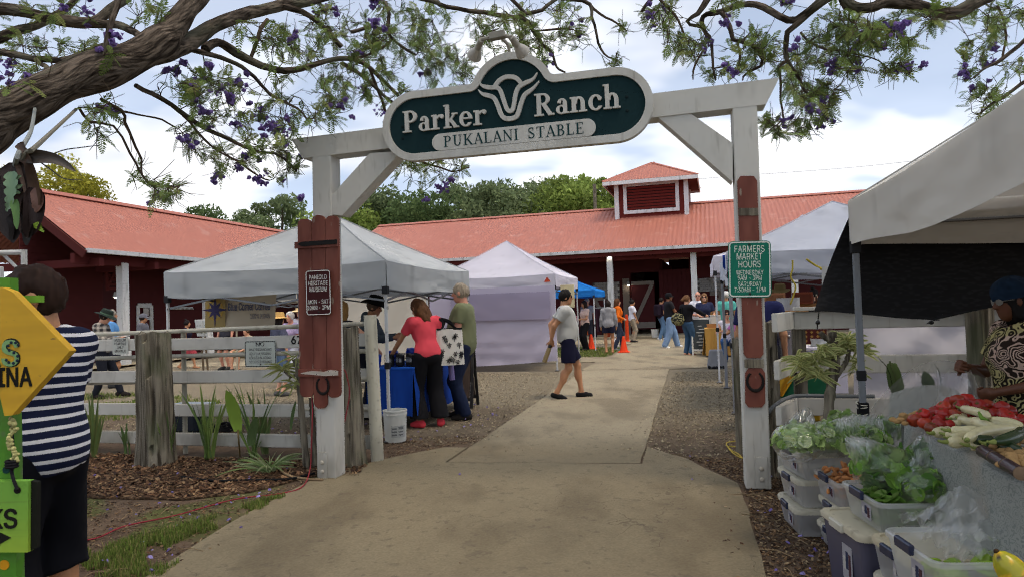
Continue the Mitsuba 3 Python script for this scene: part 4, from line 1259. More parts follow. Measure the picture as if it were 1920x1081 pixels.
    if hat:
        kind, col = hat[0], lin(hat[1])
        m = MB()
        if kind == 'cap':
            v, f = lathe([(.098, .018), (.099, .04), (.092, .085), (.07, .118), (.035, .135), (0, .138)], 20); v[:, 1] = v[:, 1] * 1.12 - .01
            m.add(HM(v), f)
            v, f = grid(9, 5, lambda u, w: np.stack([(u - .5) * .15, .075 + w * .085 * np.sqrt(np.maximum(0, 1 - ((u - .5) * 1.7) ** 2)), .030 - w * .012 - ((u - .5) ** 2) * .08], -1))
            m.add(HM(v), f); m.add(HM(v - V3(0, 0, .006)), f[:, ::-1])
        else:
            br, cr, tall, curl = {'cowboy': (.175, .098, .135, .075), 'bucket': (.165, .095, .115, .0), 'straw': (.19, .10, .12, .0), 'sun': (.18, .10, .11, .015)}[kind]
            th = np.linspace(0, 2 * PI, 37); rr = np.array([[0, tall - .012], [.05, tall - .004], [cr * .8, tall], [cr * .93, tall - .02], [cr * 1.03, .02], [cr * 1.08, .008], [br * .8, .002], [br, -.004], [br * 1.0, -.010], [br * .8, -.005], [cr * 1.0, .0]])
            tt, k = np.meshgrid(th, np.arange(len(rr)), indexing='ij')
            x = rr[k, 0] * np.cos(tt); y = rr[k, 0] * np.sin(tt) * 1.16; z = rr[k, 1] + np.where(rr[k, 0] > cr * 1.09, ((np.abs(np.cos(tt)) ** 2) * curl - np.abs(np.sin(tt)) * .016) * ((rr[k, 0] - cr) / (br - cr)), 0)
            if kind == 'cowboy':
                z = z - np.where((rr[k, 1] > tall - .03), .022 * np.exp(-(x / .028) ** 2), 0)
            v = np.stack([x, y - .008, z + .038], -1).reshape(-1, 3); nk = len(rr)
            i, j_ = np.meshgrid(np.arange(36), np.arange(nk - 1), indexing='ij')
            m.add(HM(v), np.stack([i * nk + j_, i * nk + j_ + 1, (i + 1) * nk + j_ + 1, (i + 1) * nk + j_], -1).reshape(-1, 4))
        hk = part(key, 'hat', m, 'cloth', col, 50)
        if len(hat) > 2:
            v, f = lathe([(.1025 + .002, .052), (.103, .078)], 24); v[:, 1] = v[:, 1] * 1.16 - .008
            part(hk, 'hat_band', (HM(v), f), 'cloth', lin(hat[2]), True)
    if face:
        if not glasses:
            for sx in (-1, 1):
                v = np.array(trimesh.creation.icosphere(1, 1.0).vertices) * np.array([.0135, .006, .0065]) + V3(sx * .031, .0815, .012)
                part(key, 'eye', (HM(v), trimesh.creation.icosphere(1, 1.0).faces), 'gloss', lin('#c8c0b6') if res < .014 else lin('#2a1d18'), True)
                if res < .014:
                    v = np.array(trimesh.creation.icosphere(1, 1.0).vertices) * np.array([.006, .004, .006]) + V3(sx * .031, .0865, .012)
                    part(key, 'iris', (HM(v), trimesh.creation.icosphere(1, 1.0).faces), 'gloss', lin('#1d1410'), True)
        if hair:
            for sx in (-1, 1):
                part(key, 'eyebrow', tube(HM([V3(sx * .014, .088, .030), V3(sx * .032, .086, .036), V3(sx * .050, .072, .030)]), [.003 * S, .004 * S, .002 * S], 6), 'hair', lin(hair[1]), True)
    if glasses:
        m = MB(); gc = lin(glasses)
        for sx in (-1, 1):
            th = np.arange(14) * 2 * PI / 14
            ring = np.stack([sx * .033 + .026 * np.cos(th), .096 - .012 * np.abs(np.cos(th)) * (np.sign(np.cos(th)) * sx > 0), .010 + .020 * np.sin(th)], -1)
            n = 14; v = np.vstack([ring, ring + V3(0, .004, 0), [[sx * .033, .0965, .010], [sx * .033, .1015, .010]]])
            kk = np.arange(n); f = np.vstack([np.stack([kk, (kk + 1) % n, kk * 0 + 2 * n], -1), np.stack([kk + n, (kk + 1) % n + n, kk * 0 + 2 * n + 1], -1), np.stack([kk, (kk + 1) % n, (kk + 1) % n + n], -1), np.stack([kk, (kk + 1) % n + n, kk + n], -1)])
            m.add(HM(v), f)
            m.mesh(tube(HM([V3(sx * .058, .088, .016), V3(sx * .078, .04, .014), V3(sx * .080, -.002, .008)]), .0025 * S, 5))
        m.mesh(tube(HM([V3(-.01, .1, .014), V3(.01, .1, .014)]), .003 * S, 5))
        part(key, 'sunglasses' if sum(gc) < .3 else 'glasses', m, 'gloss', gc, 40)
    return dict(key=key, W=W, wr=[W(w) for w in wr], el=[W(e) for e in el], sh=[W(s_) for s_ in sh], hc=W(hc), HM=HM, tp=lambda q: W(tp(q)), RW=RW, S=S)


def foot_at(px, py):
    return G(px, py)


def at_px(px, Y, z=0.0):                # standing at a column of pixels, Y metres in
    p = D(px, 577, Y); return V3(p[0], p[1], z)


PEOPLE = {}
P_ = PEOPLE
P_['striped'] = person('near person in a navy and white striped shirt seen from behind beside the yellow arrow', at_px(90, 2.95), -68, 1.72, 'tan', ('tee', '#101530', 'stripe_cloth'), ('shorts', '#0b0c14', 1.32, .050), ('shoe', '#222222'), ('bowl', '#2c1b13'),
                       head=(-52, 6), lh=(-.10, .36, 1.16), rh=(.08, .36, 1.14), res=.0115, lf=(-.12, 0), rf=(.12, .03), hem=-.09, loose=.022, wide=.80, lpole=(-.6, -.4, -1), rpole=(.5, -.4, -1), lean=2)
P_['hat_vendor'] = person('vendor in a black cowboy hat and slate blue sweater behind the blue table', at_px(682, 9.6), 96, 1.70, 'tan', ('hoodie', '#4a545c'), ('trousers', '#22242c'), ('shoe', '#222222'), ('short', '#5b4a3c'), hat=('cowboy', '#0d0d10'),
                          lean=12, head=(6, 14), lh=(-.12, .44, 1.15), rh=(.10, .46, 1.13), res=.014, fine_hands=True, lpole=(-.4, -.3, -1), rpole=(.4, -.3, -1))
P_['coral'] = person('shopper in a coral T-shirt and wide black trousers reaching over the blue table', foot_at(806, 798), -32, 1.68, 'tan', ('tee', '#e2505c'), ('wide', '#1b1a1d'), ('shoe', '#d9404a'), ('shag', '#5a3a22'),
                     lean=13, head=(-22, 24), lh=(-.34, .42, .93), rh=(.12, .30, 1.0), res=.0125, female=True, wide=1.08, fine_hands=True, hem=-.035, loose=.018, lf=(-.13, .02), rf=(.14, -.04), toe=(16, 30), face=False, lpole=(-.8, -.5, -.5))
P_['olive'] = person('tall grey-haired person in an olive shirt and jeans holding a lilac bottle', foot_at(874, 783), -80, 1.84, 'pink', ('polo', '#767a5c'), ('trousers', '#1e2740', .022), ('shoe', '#26221f'), ('short', '#9c8f7e'),
                     head=(0, 4), lh=(-.24, .10, .83), rh=(.24, .14, .85), res=.0125, wide=1.10, belly=.05, fine_hands=True, hem=-.13, loose=.034, lf=(-.11, -.02), rf=(.10, .10), toe=(6, 12))
P_['walker'] = person('person in a grey T-shirt and navy shorts strolling with hands behind the back', foot_at(1067, 745), 88, 1.75, 'tan', ('tee', '#b4b4b0'), ('shorts', '#17172e', .78, .035), ('clog', '#171718'), ('short', '#15100e'), glasses='#101012',
                      head=(4, 2), lh=(-.06, -.24, .93), rh=(.06, -.26, .91), res=.0125, wide=1.05, belly=.035, fine_hands=True, lf=(-.09, .21), rf=(.09, -.20, .015), toe=(4, 4), heel=(0, 14), hem=-.055, loose=.03, rpole=(.6, -1, .5), lpole=(-.6, -1, .5), lean=-2)
P_['hoodie'] = person('child in a grey hooded sweatshirt and navy shorts seen from behind near the cones', foot_at(1143, 661), 8, 1.62, 'tan', ('hoodie', '#98979a'), ('shorts', '#23263c', .55, .03), ('flip', '#a58a6c'), ('bob', '#241a17'), res=.018, female=True, face=False, wide=1.05, loose=.035, hem=-.09)
P_['orange'] = person('person with long brown hair in an orange jacket and dark jeans', foot_at(1160, 655), 82, 1.68, 'fair', ('long', '#e06c1c'), ('trousers', '#333a4c'), ('shoe', '#77777a'), ('long', '#5a3a24'), res=.018, female=True, lf=(-.08, .14), rf=(.08, -.16), heel=(0, 10), lh=(-.2, .2, 1.05), rh=(.2, .16, 1.02), loose=.03)
P_['white_tee'] = person('person in a white T-shirt and khaki trousers standing before the stable door', foot_at(1187, 641), 84, 1.66, 'tan', ('tee', '#e3e1ea'), ('trousers', '#a2947f', .004), ('shoe', '#1c1c20'), ('bun', '#1c1412'), res=.018, female=True, wide=1.0, lh=(-.2, .18, .86), rh=(.18, .16, .84), head=(10, 4))
P_['backpack'] = person('person in a dark purple shirt and jeans walking in through the stable door', at_px(1240, 27.3), 70, 1.70, 'tan', ('tee', '#2c1d2c'), ('trousers', '#56718f', .02), ('shoe', '#d9d9d9'), ('short', '#191312'), res=.02, lf=(-.08, .16), rf=(.08, -.18), heel=(0, 25))
P_['cap_man'] = person('person in a black shirt, black cap and light blue jeans striding right', foot_at(1257, 651), 86, 1.80, 'brown', ('polo', '#232225'), ('trousers', '#7d97b8', .040), ('shoe', '#e3e3e3'), ('short', '#15100f'), hat=('cap', '#19191c'), res=.017, wide=1.12, belly=.03, lf=(-.09, .26), rf=(.09, -.20), lh=(-.22, .22, .92), rh=(.22, .30, .92), heel=(0, 8), hem=-.10, loose=.032, head=(14, 0))
P_['bag_woman'] = person('person in a black top and jeans with a large patterned bag pointing at the stall', foot_at(1291, 665), 62, 1.68, 'fair', ('long', '#1d1c20'), ('trousers', '#3f5b78', .014), ('flip', '#9a5f55'), ('pony', '#6a4a30'), res=.017, female=True, wide=1.06, lh=(-.22, .2, 1.05), rh=(.26, .48, 1.12), head=(8, 0), face=False, hem=.0)
P_['bald'] = person('bald person with sunglasses in a white polo shirt behind the chalkboard', at_px(1309, 20.3), 192, 1.78, 'pink', ('polo', '#dcdce4'), ('shorts', '#6b6257'), ('shoe', '#555555'), ('ring', '#c9c1b6'), glasses='#2a2022', res=.018, wide=1.1, lh=(-.12, .22, 1.08), rh=(.12, .22, 1.06))
P_['navy_woman'] = person('person in a navy T-shirt and sunglasses behind the chalkboard', at_px(1321, 19.6), 196, 1.72, 'fair', ('tee', '#2f3450'), ('trousers', '#3b3b44'), ('shoe', '#555555'), ('bob', '#7c5a3c'), glasses='#15131a', res=.018, female=True, wide=1.05, lh=(-.18, .22, 1.0), rh=(.1, .3, 1.05))
P_['seated'] = person('seated person in a white sleeveless top and sunglasses behind the burlap table', at_px(1362, 16.8), 190, 1.66, 'fair', ('tank', '#e2dfe9'), ('trousers', '#3d5d8c'), ('shoe', '#555555'), ('short', '#33201b'), glasses='#141216', res=.018, female=True, sit=.52, lf=(-.12, .42), rf=(.12, .40), lh=(-.15, .3, .78), rh=(.15, .3, .78))
P_['teal_back'] = person('person in a turquoise shirt and white cap standing behind the seated customer', at_px(1362, 19.0), 20, 1.74, 'tan', ('tee', '#5fb9ae'), ('shorts', '#5b5348'), ('shoe', '#555555'), ('short', '#b8b0a4'), hat=('cap', '#dcdad6'), res=.02, wide=1.05, face=False)
P_['pink_back'] = person('person in a pink top half hidden by the right gatepost', at_px(1388, 15.8), 205, 1.66, 'tan', ('tee', '#c377b4'), ('trousers', '#3a3a40'), ('shoe', '#444444'), ('short', '#2a1d18'), res=.02, female=True, sit=.52, lf=(-.12, .4), rf=(.12, .4), lh=(-.2, .25, .8), rh=(.2, .3, .8))
P_['booth_man'] = person('vendor with an olive hat, sunglasses and teal shirt under the grey right canopy', at_px(1463, 12.6), 205, 1.74, 'fair', ('tee', '#1d6f6c'), ('trousers', '#3a3a40'), ('shoe', '#444444'), ('short', '#6b4a2f'), hat=('sun', '#6a5f3e'), glasses='#141216', res=.017, wide=1.08, lh=(-.15, .3, 1.0), rh=(.15, .3, 1.0), head=(-8, 10))
P_['booth_woman'] = person('person with a dark topknot in black at the far end of the right booth', at_px(1527, 15.0), 60, 1.68, 'fair', ('long', '#17161b'), ('trousers', '#2a2a30'), ('shoe', '#444444'), ('bun', '#120d0d'), res=.018, female=True, lh=(-.15, .3, 1.0), rh=(.15, .3, 1.0))
P_['navy_near'] = person('person in a dark blue shirt mostly hidden behind the right gatepost', at_px(1424, 7.6), 20, 1.72, 'tan', ('tee', '#22264f'), ('trousers', '#24252c'), ('shoe', '#333333'), ('short', '#1c1412'), res=.018, face=False, wide=1.05)
P_['plaid'] = person('person in a plaid shirt and green-banded hat looking at a phone behind the fence', at_px(190, 13.2), 84, 1.72, 'fair', ('long', '#777777', 'plaid_cloth'), ('trousers', '#20222b', .012), ('shoe', '#231c1a'), ('short', '#2a1d16'), hat=('sun', '#26302a', '#57705a'), res=.016, head=(0, 24), lh=(-.08, .34, 1.14), rh=(.10, .33, 1.12), lf=(-.08, .30), rf=(.08, -.1), lpole=(-.4, -.2, -1), rpole=(.4, -.2, -1))
P_['blue_tee'] = person('grey-haired person in a light blue T-shirt beside the white post', at_px(208, 15.2), 60, 1.74, 'tan', ('tee', '#5b8fc4'), ('shorts', '#2b2b33'), ('shoe', '#333333'), ('short', '#8d857a'), res=.018, wide=1.05, lh=(-.2, .2, 1.0), rh=(.2, .2, 1.0))
P_['grey_tee'] = person('person in a dark grey T-shirt and grey cap before the left wing', at_px(268, 19.0), 84, 1.66, 'tan', ('tee', '#62626a'), ('shorts', '#3d3d44'), ('shoe', '#333333'), ('short', '#2b211c'), hat=('cap', '#6a6a72'), res=.018, wide=1.08)
P_['red_skirt'] = person('short person in a navy top and red patterned skirt walking right', foot_at(352, 690), 84, 1.44, 'tan', ('tank', '#262338'), ('skirt', '#a04049'), ('flip', '#3a2722'), ('bun', '#1c1413'), res=.016, female=True, lf=(-.07, .22), rf=(.07, -.24, .03), heel=(0, 25), lh=(-.2, .1, .86), rh=(.2, .14, .86))
P_['straw'] = person('person in a straw hat and striped top behind the coffee banner', at_px(522, 12.6), 40, 1.52, 'fair', ('tee', '#56586c'), ('shorts', '#6b7f9c'), ('shoe', '#555555'), ('bob', '#2b2320'), hat=('straw', '#d0a867'), res=.018, female=True, face=False)
P_['white_hair'] = person('white-haired person in a lilac top seated under the far canopy', at_px(544, 14.0), 200, 1.56, 'pink', ('tee', '#b9a6c9'), ('trousers', '#d3d3dd'), ('shoe', '#777777'), ('short', '#d5cfc8'), res=.018, female=True, lh=(-.1, .25, 1.05), rh=(.1, .25, 1.05))
P_['far_hat'] = person('person in a pale sun hat beside the grey tent pole', at_px(563, 15.5), 190, 1.66, 'pink', ('tee', '#cfc7cf'), ('trousers', '#77798a'), ('shoe', '#777777'), ('short', '#6b5140'), hat=('sun', '#d9bd8e'), res=.02, female=True)
P_['bare_legs'] = person('person in dark shorts standing behind the coffee banner, only legs in view', foot_at(424, 692), 200, 1.74, 'pink', ('tee', '#3a3a42'), ('shorts', '#1d1d24', .85), ('shoe', '#333333'), ('short', '#5a4433'), res=.018)
P_['banner_child'] = person('seated person behind the sign board, bare arm resting on a knee', at_px(462, 18.6), 215, 1.62, 'fair', ('tee', '#b9a98c'), ('shorts', '#8c8065', .9), ('shoe', '#444444'), ('short', '#5a4433'), res=.02, sit=.5, lf=(-.14, .40), rf=(.14, .42), lh=(-.2, .35, .6), rh=(.2, .35, .6))
P_['blond'] = person('fair-haired person leaning on the rail behind the left gatepost', at_px(640, 8.7), 20, 1.64, 'fair', ('tank', '#22222a'), ('trousers', '#2a2c36'), ('shoe', '#444444'), ('bob', '#a07c4a'), res=.016, female=True, face=False, rh=(.36, .32, 1.02), lh=(-.3, .3, 1.0), rpole=(1, -.6, .1))
P_['cup'] = person('person in a blush top and black trousers holding a paper cup under the blue canopy', at_px(1096, 22.5), 250, 1.64, 'tan', ('tee', '#d6b9ac'), ('trousers', '#18171a', .02), ('shoe', '#222222'), ('long', '#2a1d18'), res=.02, female=True, lh=(-.1, .28, 1.08), rh=(.15, .25, 1.0), face=False)
P_['grey_man'] = person('grey-haired person behind the blue canopy pole', at_px(1101, 24.5), 200, 1.74, 'pink', ('tee', '#8c8c92'), ('trousers', '#33333a'), ('shoe', '#444444'), ('short', '#a8a29a'), res=.02)
P_['veg_vendor'] = person('vendor with a blue head scarf, glasses and swirl-printed dress bagging vegetables', at_px(1922, 3.85), -82, 1.545, 'dark', ('tee', '#555555', 'print_cloth'), ('skirt', '#333333', .8, .03, 'print_cloth'), ('shoe', '#333333'), ('bob', '#0f0b0b'), glasses='#6d6a66',
                          head=(-4, 10), lh=(-.10, .24, 1.02), rh=(.14, .31, 1.16), res=.011, female=True, wide=1.25, belly=.03, fine_hands=True, hand_curl=(.9, .9), loose=.035, hem=-.12, lpole=(-.7, -.6, -.6), rpole=(.7, -.6, -.6), lean=4)


def scarf(p):                           # blue cap over the vendor's hair
    th, ph = np.meshgrid(np.linspace(0, 2 * PI, 33), np.linspace(0, 1, 12), indexing='ij')
    r = np.sin(ph * PI * .56); z = np.cos(ph * PI * .56)
    wv = 1 + .05 * np.sin(th * 9 + ph * 7) * ph + .03 * np.sin(th * 17)
    v = np.stack([.105 * r * np.cos(th) * wv, (.128 * r * np.sin(th)) * wv - .022, .112 * z * wv + .040 - .022 * (r * np.sin(th) < 0) * ph], -1).reshape(-1, 3)
    i, j = np.meshgrid(np.arange(32), np.arange(11), indexing='ij')
    part(p['key'], 'head_scarf', (p['HM'](v), np.stack([i * 12 + j, i * 12 + j + 1, (i + 1) * 12 + j + 1, (i + 1) * 12 + j], -1).reshape(-1, 4)), 'cloth', lambda q: lin('#142538') * (.5 + 1.0 * meshkit.noise(q * 90))[:, None], True)


scarf(P_['veg_vendor'])


# what people carry
def strap(key, pts, r=.008, col='#121214', flat=.5, name='strap'):
    part(key, name, tube(smooth_path(pts, 24), np.broadcast_to([r * 1.8, r * flat], (24, 2)), 6), 'cloth', lin(col), True)


def bottle(label, top, bot, r, col, cap_col):
    top, bot = np.asarray(top, float), np.asarray(bot, float); L = np.linalg.norm(top - bot); k = thing('bottle', label, 'bottle')
    part(k, 'flask', lathe([(0, 0), (r * .9, 0), (r, .006), (r, L * .74), (r * .92, L * .80), (r * .6, L * .83), (0, L * .83)], 18, bot, top - bot), 'gloss', lin(col))
    part(k, 'cap', lathe([(0, L * .83), (r * .72, L * .832), (r * .78, L * .86), (r * .78, L * .98), (r * .6, L), (0, L)], 16, bot, top - bot), 'gloss', lin(cap_col))
    return k


o = P_['olive']; w = o['wr'][0]
bottle('lilac drinking bottle hanging from the hand of the olive shirt wearer', w + V3(-.02, -.04, -.06), w + V3(0, -.05, -.34), .038, '#7d6fa5', '#141418')
o = P_['walker']; w = (o['wr'][0] + o['wr'][1]) / 2
bottle('tan bottle with dark cap held behind the back of the strolling person', w + V3(-.02, -.06, -.07), w + V3(-.13, -.08, -.34), .036, '#8a7650', '#1a1512')
k = o['key']; strap(k, [o['tp']((.08, -.10, .50)), o['tp']((.02, .10, .50)), o['tp']((-.03, .165, .36)), o['tp']((-.13, .16, .14)), o['tp']((-.19, .05, .0))], .012)

# tote bag with palm print on the coral shopper's shoulder
o = P_['coral']
tb = thing('tote_bag', 'white tote bag printed with black palm trees on the coral shirt shoulder', 'bag')
bc = o['tp']((.30, -.07, .08)); bx_ = nrm(V3(.93, .36, 0)); bn = nrm(V3(.36, -.93, 0))
def tote(u, v):
    t = (u - .5) * 2; w_ = .19 * (1 - .1 * v)
    return bc[None, None] + (t * w_)[..., None] * bx_ + ((v - .5) * .46 - .10 * t * (1 - v) * 0)[..., None] * ZUP
m = MB()
for s in (-1, 1):
    v, f = grid(12, 12, lambda u, w: tote(u, w) + (s * (.055 * np.sqrt(np.clip(1 - ((u - .5) * 2) ** 4, 0, 1)) * (1 - .55 * w) + .004 + .012 * (meshkit.noise(np.stack([u * 4, w * 4, 0 * u + s * 3], -1)) - .5)))[..., None] * bn)
    m.add(v, f if s < 0 else f[:, ::-1])
part(tb, 'bag_body', m, 'cloth', lin('#d9d4cb'), 40)
part(tb, 'lining', bbox(bc + ZUP * .228, .165, .03, .012, bx_, bn), 'cloth', lin('#141416'))
for s in (-.6, .6):
    strap(tb, [bc + bx_ * .10 * s / .6 + ZUP * .22 + bn * .02, bc + bx_ * .05 * s - bx_ * .05 + ZUP * .32 - bn * .01, o['tp']((.165, -.03 + s * .02, .50)), bc + bx_ * .05 * s + ZUP * .33 - bn * .10, bc + bx_ * .09 * s / .6 + ZUP * .22 - bn * .02], .008, '#17171a', .5, 'handle')
rg = np.random.default_rng(3); m = MB()
for i in range(16):
    u, v = rg.uniform(.1, .9), rg.uniform(.06, .92); pc = tote(np.array(u), np.array(v)) + bn * (.0625 * math.sqrt(max(0, 1 - ((u - .5) * 2) ** 4)) * (1 - .55 * v) + .010)
    a0 = rg.uniform(0, 6)
    for kf in range(6):
        a = a0 + kf * PI / 3; d1 = bx_ * math.cos(a) + ZUP * math.sin(a); d2 = np.cross(bn, d1)
        m.add([pc, pc + d1 * .022 + d2 * .008, pc + d1 * .038 - ZUP * .008, pc + d1 * .022 - d2 * .008], [[0, 1, 2, 3]])
    m.add([pc - bx_ * .003, pc + bx_ * .003, pc + bx_ * .006 - ZUP * .055, pc - ZUP * .055], [[0, 1, 2, 3]])
part(tb, 'palm_print', m, 'cloth', lin('#1a1c1d'), False, stuff=True)

o = P_['bag_woman']
bc = o['tp']((-.20, -.17, .10)); hb = thing('shoulder_bag', 'large black and olive leaf-patterned bag on the back of the person in black', 'bag')
fb = lambda p: s_ell(p, (0, 0, 0), (.24, .13, .18)) + .02 * (meshkit.noise(p * 14) - .5)
m = surfnet(fb, (-.3, -.2, -.25), (.3, .2, .25), .022); m = trimesh.Trimesh(np.asarray(m.vertices) @ o['RW'].T + bc, m.faces, process=False)
part(hb, 'bag_body', m, 'print_bag', None, True)
strap(hb, [bc + o['RW'] @ V3(-.16, 0, .14), o['tp']((-.14, -.10, .40)), o['tp']((-.10, 0, .52)), o['tp']((-.05, -.12, .42)), bc + o['RW'] @ V3(.15, 0, .14)], .011, '#141414', .5, 'handle')
o = P_['backpack']
bc = o['tp']((0, -.19, .28)); bk = thing('backpack', 'dark backpack on the person walking into the stable', 'bag')
m = surfnet(lambda p: s_box(p, (0, 0, 0), (.16, .10, .23), .07), (-.25, -.2, -.3), (.25, .2, .3), .025)
part(bk, 'bag_body', trimesh.Trimesh(np.asarray(m.vertices) @ o['RW'].T + bc, m.faces, process=False), 'cloth', lin('#241a26'), True)
for s in (-1, 1):
    strap(bk, [bc + o['RW'] @ V3(s * .09, .05, .2), o['tp']((s * .10, .02, .50)), o['tp']((s * .11, .15, .36)), o['tp']((s * .13, .06, .14)), bc + o['RW'] @ V3(s * .12, .06, -.15)], .012)
o = P_['plaid']; c = (o['wr'][0] + o['wr'][1]) / 2 + V3(.12, 0, .03)
ph = thing('mobile_phone', 'dark mobile phone in the hands of the plaid shirt wearer', 'phone')
part(ph, 'case', bbox(c, .075, .036, .005, nrm(V3(.9, .2, .25)), nrm(V3(-.2, .9, 0)), nrm(np.cross(nrm(V3(.9, .2, .25)), nrm(V3(-.2, .9, 0))))), 'gloss', lin('#1d1f26'))
o = P_['cup']; c = o['wr'][0] + V3(-.08, -.05, .06)
cupk = thing('paper_cup', 'pink paper cup held under the blue canopy', 'cup')
part(cupk, 'cup', lathe([(0, -.06), (.03, -.06), (.042, .06), (.044, .065), (.04, .06), (.03, -.05), (0, -.05)], 14, c), 'vc', lin('#d98fa0'))

# ------------------------------------------------------------------ canopies
GREYC, WHITEC, LILAC, CREAM, BLUEC = lin('#bfc3c5'), lin('#d6d3de'), lin('#c9c2d6'), lin('#d8d0c0'), lin('#2f7fd0')
canv = lambda col, s=0: (lambda v: np.asarray(col) * (1.06 - .22 * meshkit.fbm(v * np.array([1.6, 1.6, 3.2]) + s, 4) - .30 * np.clip(meshkit.fbm(v * np.array([5, 5, 1.5]) + s + 7, 3) - .60, 0, 1) / .4)[:, None])
SIDES = ((0, 1), (1, 2), (2, 3), (3, 0))


def canopy(label, c0, wx, wy, z, vh, pz, col, group=None, sag=.10, legs=(0, 1, 2, 3), legcol='#c6c8ca', legw=.032, yaw=YAW, gathered=.02, seed=0, lean=(0, 0), truss=True, slant=0.0, legend=None):
    """A pop-up canopy: c0 its near left corner on the ground, wx across, wy back along the path."""
    u, v = V3(math.cos(yaw), -math.sin(yaw), 0), V3(math.sin(yaw), math.cos(yaw), 0)
    c0 = V3(c0[0], c0[1], 0)
    cor = [c0, c0 + u * wx, c0 + u * wx + v * wy, c0 + v * wy]
    ctr = sum(cor) / 4
    k = thing('canopy', label, 'canopy', group)
    for n_, (i, j) in enumerate(SIDES):
        a, b = cor[i] + V3(0, 0, z), cor[j] + V3(0, 0, z); ap = ctr + V3(0, 0, pz)
        out = nrm(np.cross(b - a, ZUP))
        def roof(U, W):
            e = a + (b - a) * U[..., None]
            p = e + (ap - e) * W[..., None]
            mid = 4 * U * (1 - U)
            p[..., 2] -= sag * np.sin(PI * np.clip(W, 0, 1)) * (.35 + .65 * mid) + .035 * mid * (1 - W)
            nz = meshkit.fbm(p * np.array([2.2, 2.2, 2.2]) + seed, 4) - .5
            wr_ = np.sin(W * 40 + 6 * U) * np.exp(-W * 9) * .010
            rp_ = np.abs(meshkit.fbm(p * np.array([1.2, 1.2, 9]) + seed + 3, 3) - .5)
            p[..., 2] += (.06 * nz - .07 * rp_) * np.sin(PI * np.clip(W + .08, 0, 1)) * mid + wr_ * mid
            return p
        part(k, 'roof_panel', grid(40, 30, roof), 'canvas', canv(col, seed), True)
        def val(U, W):
            e = a + (b - a) * U[..., None]
            mid = 4 * U * (1 - U)
            p = e.copy()
            hang = vh * (1 + .06 * np.sin(U * PI * 2 + seed) * mid)
            p[..., 2] -= .035 * mid + hang * W
            nz = meshkit.fbm(np.stack([U * 5 + seed, W * 2.5 + n_, 0 * U], -1), 4) - .5
            cr = np.sin(U * 3.0 * PI + W * 2 + seed) * .25
            p += (out[None, None] * (.010 + (.07 * nz + .03 * cr) * mid * (.3 + .7 * W))[..., None])
            return p
        part(k, 'valance', grid(60, 12, val), 'canvas', canv(col, seed), True)
        part(k, 'seam', tube([a + out * .006 + V3(0, 0, .003), b + out * .006 + V3(0, 0, .003)][:0] or [a + V3(0, 0, .004), (a + ap) / 2 + V3(0, 0, .006 - sag * .35), ap + V3(0, 0, .004)], .006, 5), 'vc', col * .7)
        if truss:
            m = MB(); zt = z - vh * .75
            for h in range(2):
                p0, p1 = a + (b - a) * (h * .5) - out * .03, a + (b - a) * (h * .5 + .5) - out * .03
                for (za, zb) in ((zt + .02, zt - .22), (zt - .22, zt + .02)):
                    m.mesh(beam(V3(p0[0], p0[1], za), V3(p1[0], p1[1], zb), .025, .014, ZUP))
            part(k, 'truss', m, 'metal', lin('#7b7d80'))
    for i in legs:
        g = cor[i] - nrm(cor[i] - ctr) * .03; ft = g + V3(lean[0], lean[1], 0) + nrm(g - ctr) * slant
        L = part(k, 'leg', beam(ft + V3(0, 0, .01), g + V3(0, 0, z - .03), legw, legw, u), 'worn', lin(legcol))
        part(L, 'foot', bbox(ft + V3(0, 0, .008), .05, .05, .008, u, v), 'metal', lin('#6c6c6c'))
        part(L, 'slider', bbox(ft + (g - ft) * .42 + V3(0, 0, z * .42), .028, .028, .035, u, v), 'vc', lin('#222326'))
        part(L, 'bracket', bbox(g + V3(0, 0, z - vh - .02), .032, .032, .045, u, v), 'vc', lin('#26272a'))
    return k, cor, u, v


def wall(parent, name, p0, p1, z1, z0, col, seed, amp=.05, lift=0.0, nx=50, nz=30, label=None):
    p0, p1 = V3(p0[0], p0[1], 0), V3(p1[0], p1[1], 0); out = nrm(np.cross(p1 - p0, ZUP))
    def fn(U, W):
        p = p0 + (p1 - p0) * U[..., None]
        bot = z0 + lift * (U ** 2) + .05 * np.sin(U * 5 + seed) * lift * 2
        p[..., 2] = z1 + (bot - z1) * W
        a = meshkit.fbm(np.stack([U * 4 + seed, W * 3, 0 * U], -1), 4) - .5
        f = np.sin(W * 26 + 8 * meshkit.noise(np.stack([U * 3, W * 2 + seed, 0 * U], -1))) * .012 * (W ** 2)
        d = np.sin((U + W * .7) * 24 + seed) * .006
        return p + out * ((amp * a + f + d) * (.3 + .7 * W))[..., None]
    return part(parent, name, grid(nx, nz, fn), 'canvas', col, True, label)


# grey canopy by the fence (its near right leg stands beside the white bucket)
cR = V3(-1.41, 7.72, 0)
k1, cor1, u1, v1 = canopy('grey canopy behind the left gatepost with the coffee banner under it', cR - UX * 2.98, 2.98, 2.9, 2.03, .31, 2.83, GREYC, sag=.07, seed=1, legcol='#c9cacb', legs=(0, 1, 2))
canopy_leg = None
part(k1, 'leg', beam(cor1[3] + V3(.06, -.05, .01), cor1[3] + V3(.06, -.05, 2.0), .04, .04, UX), 'worn', lin('#8b8f95'), label='dark grey rear leg')
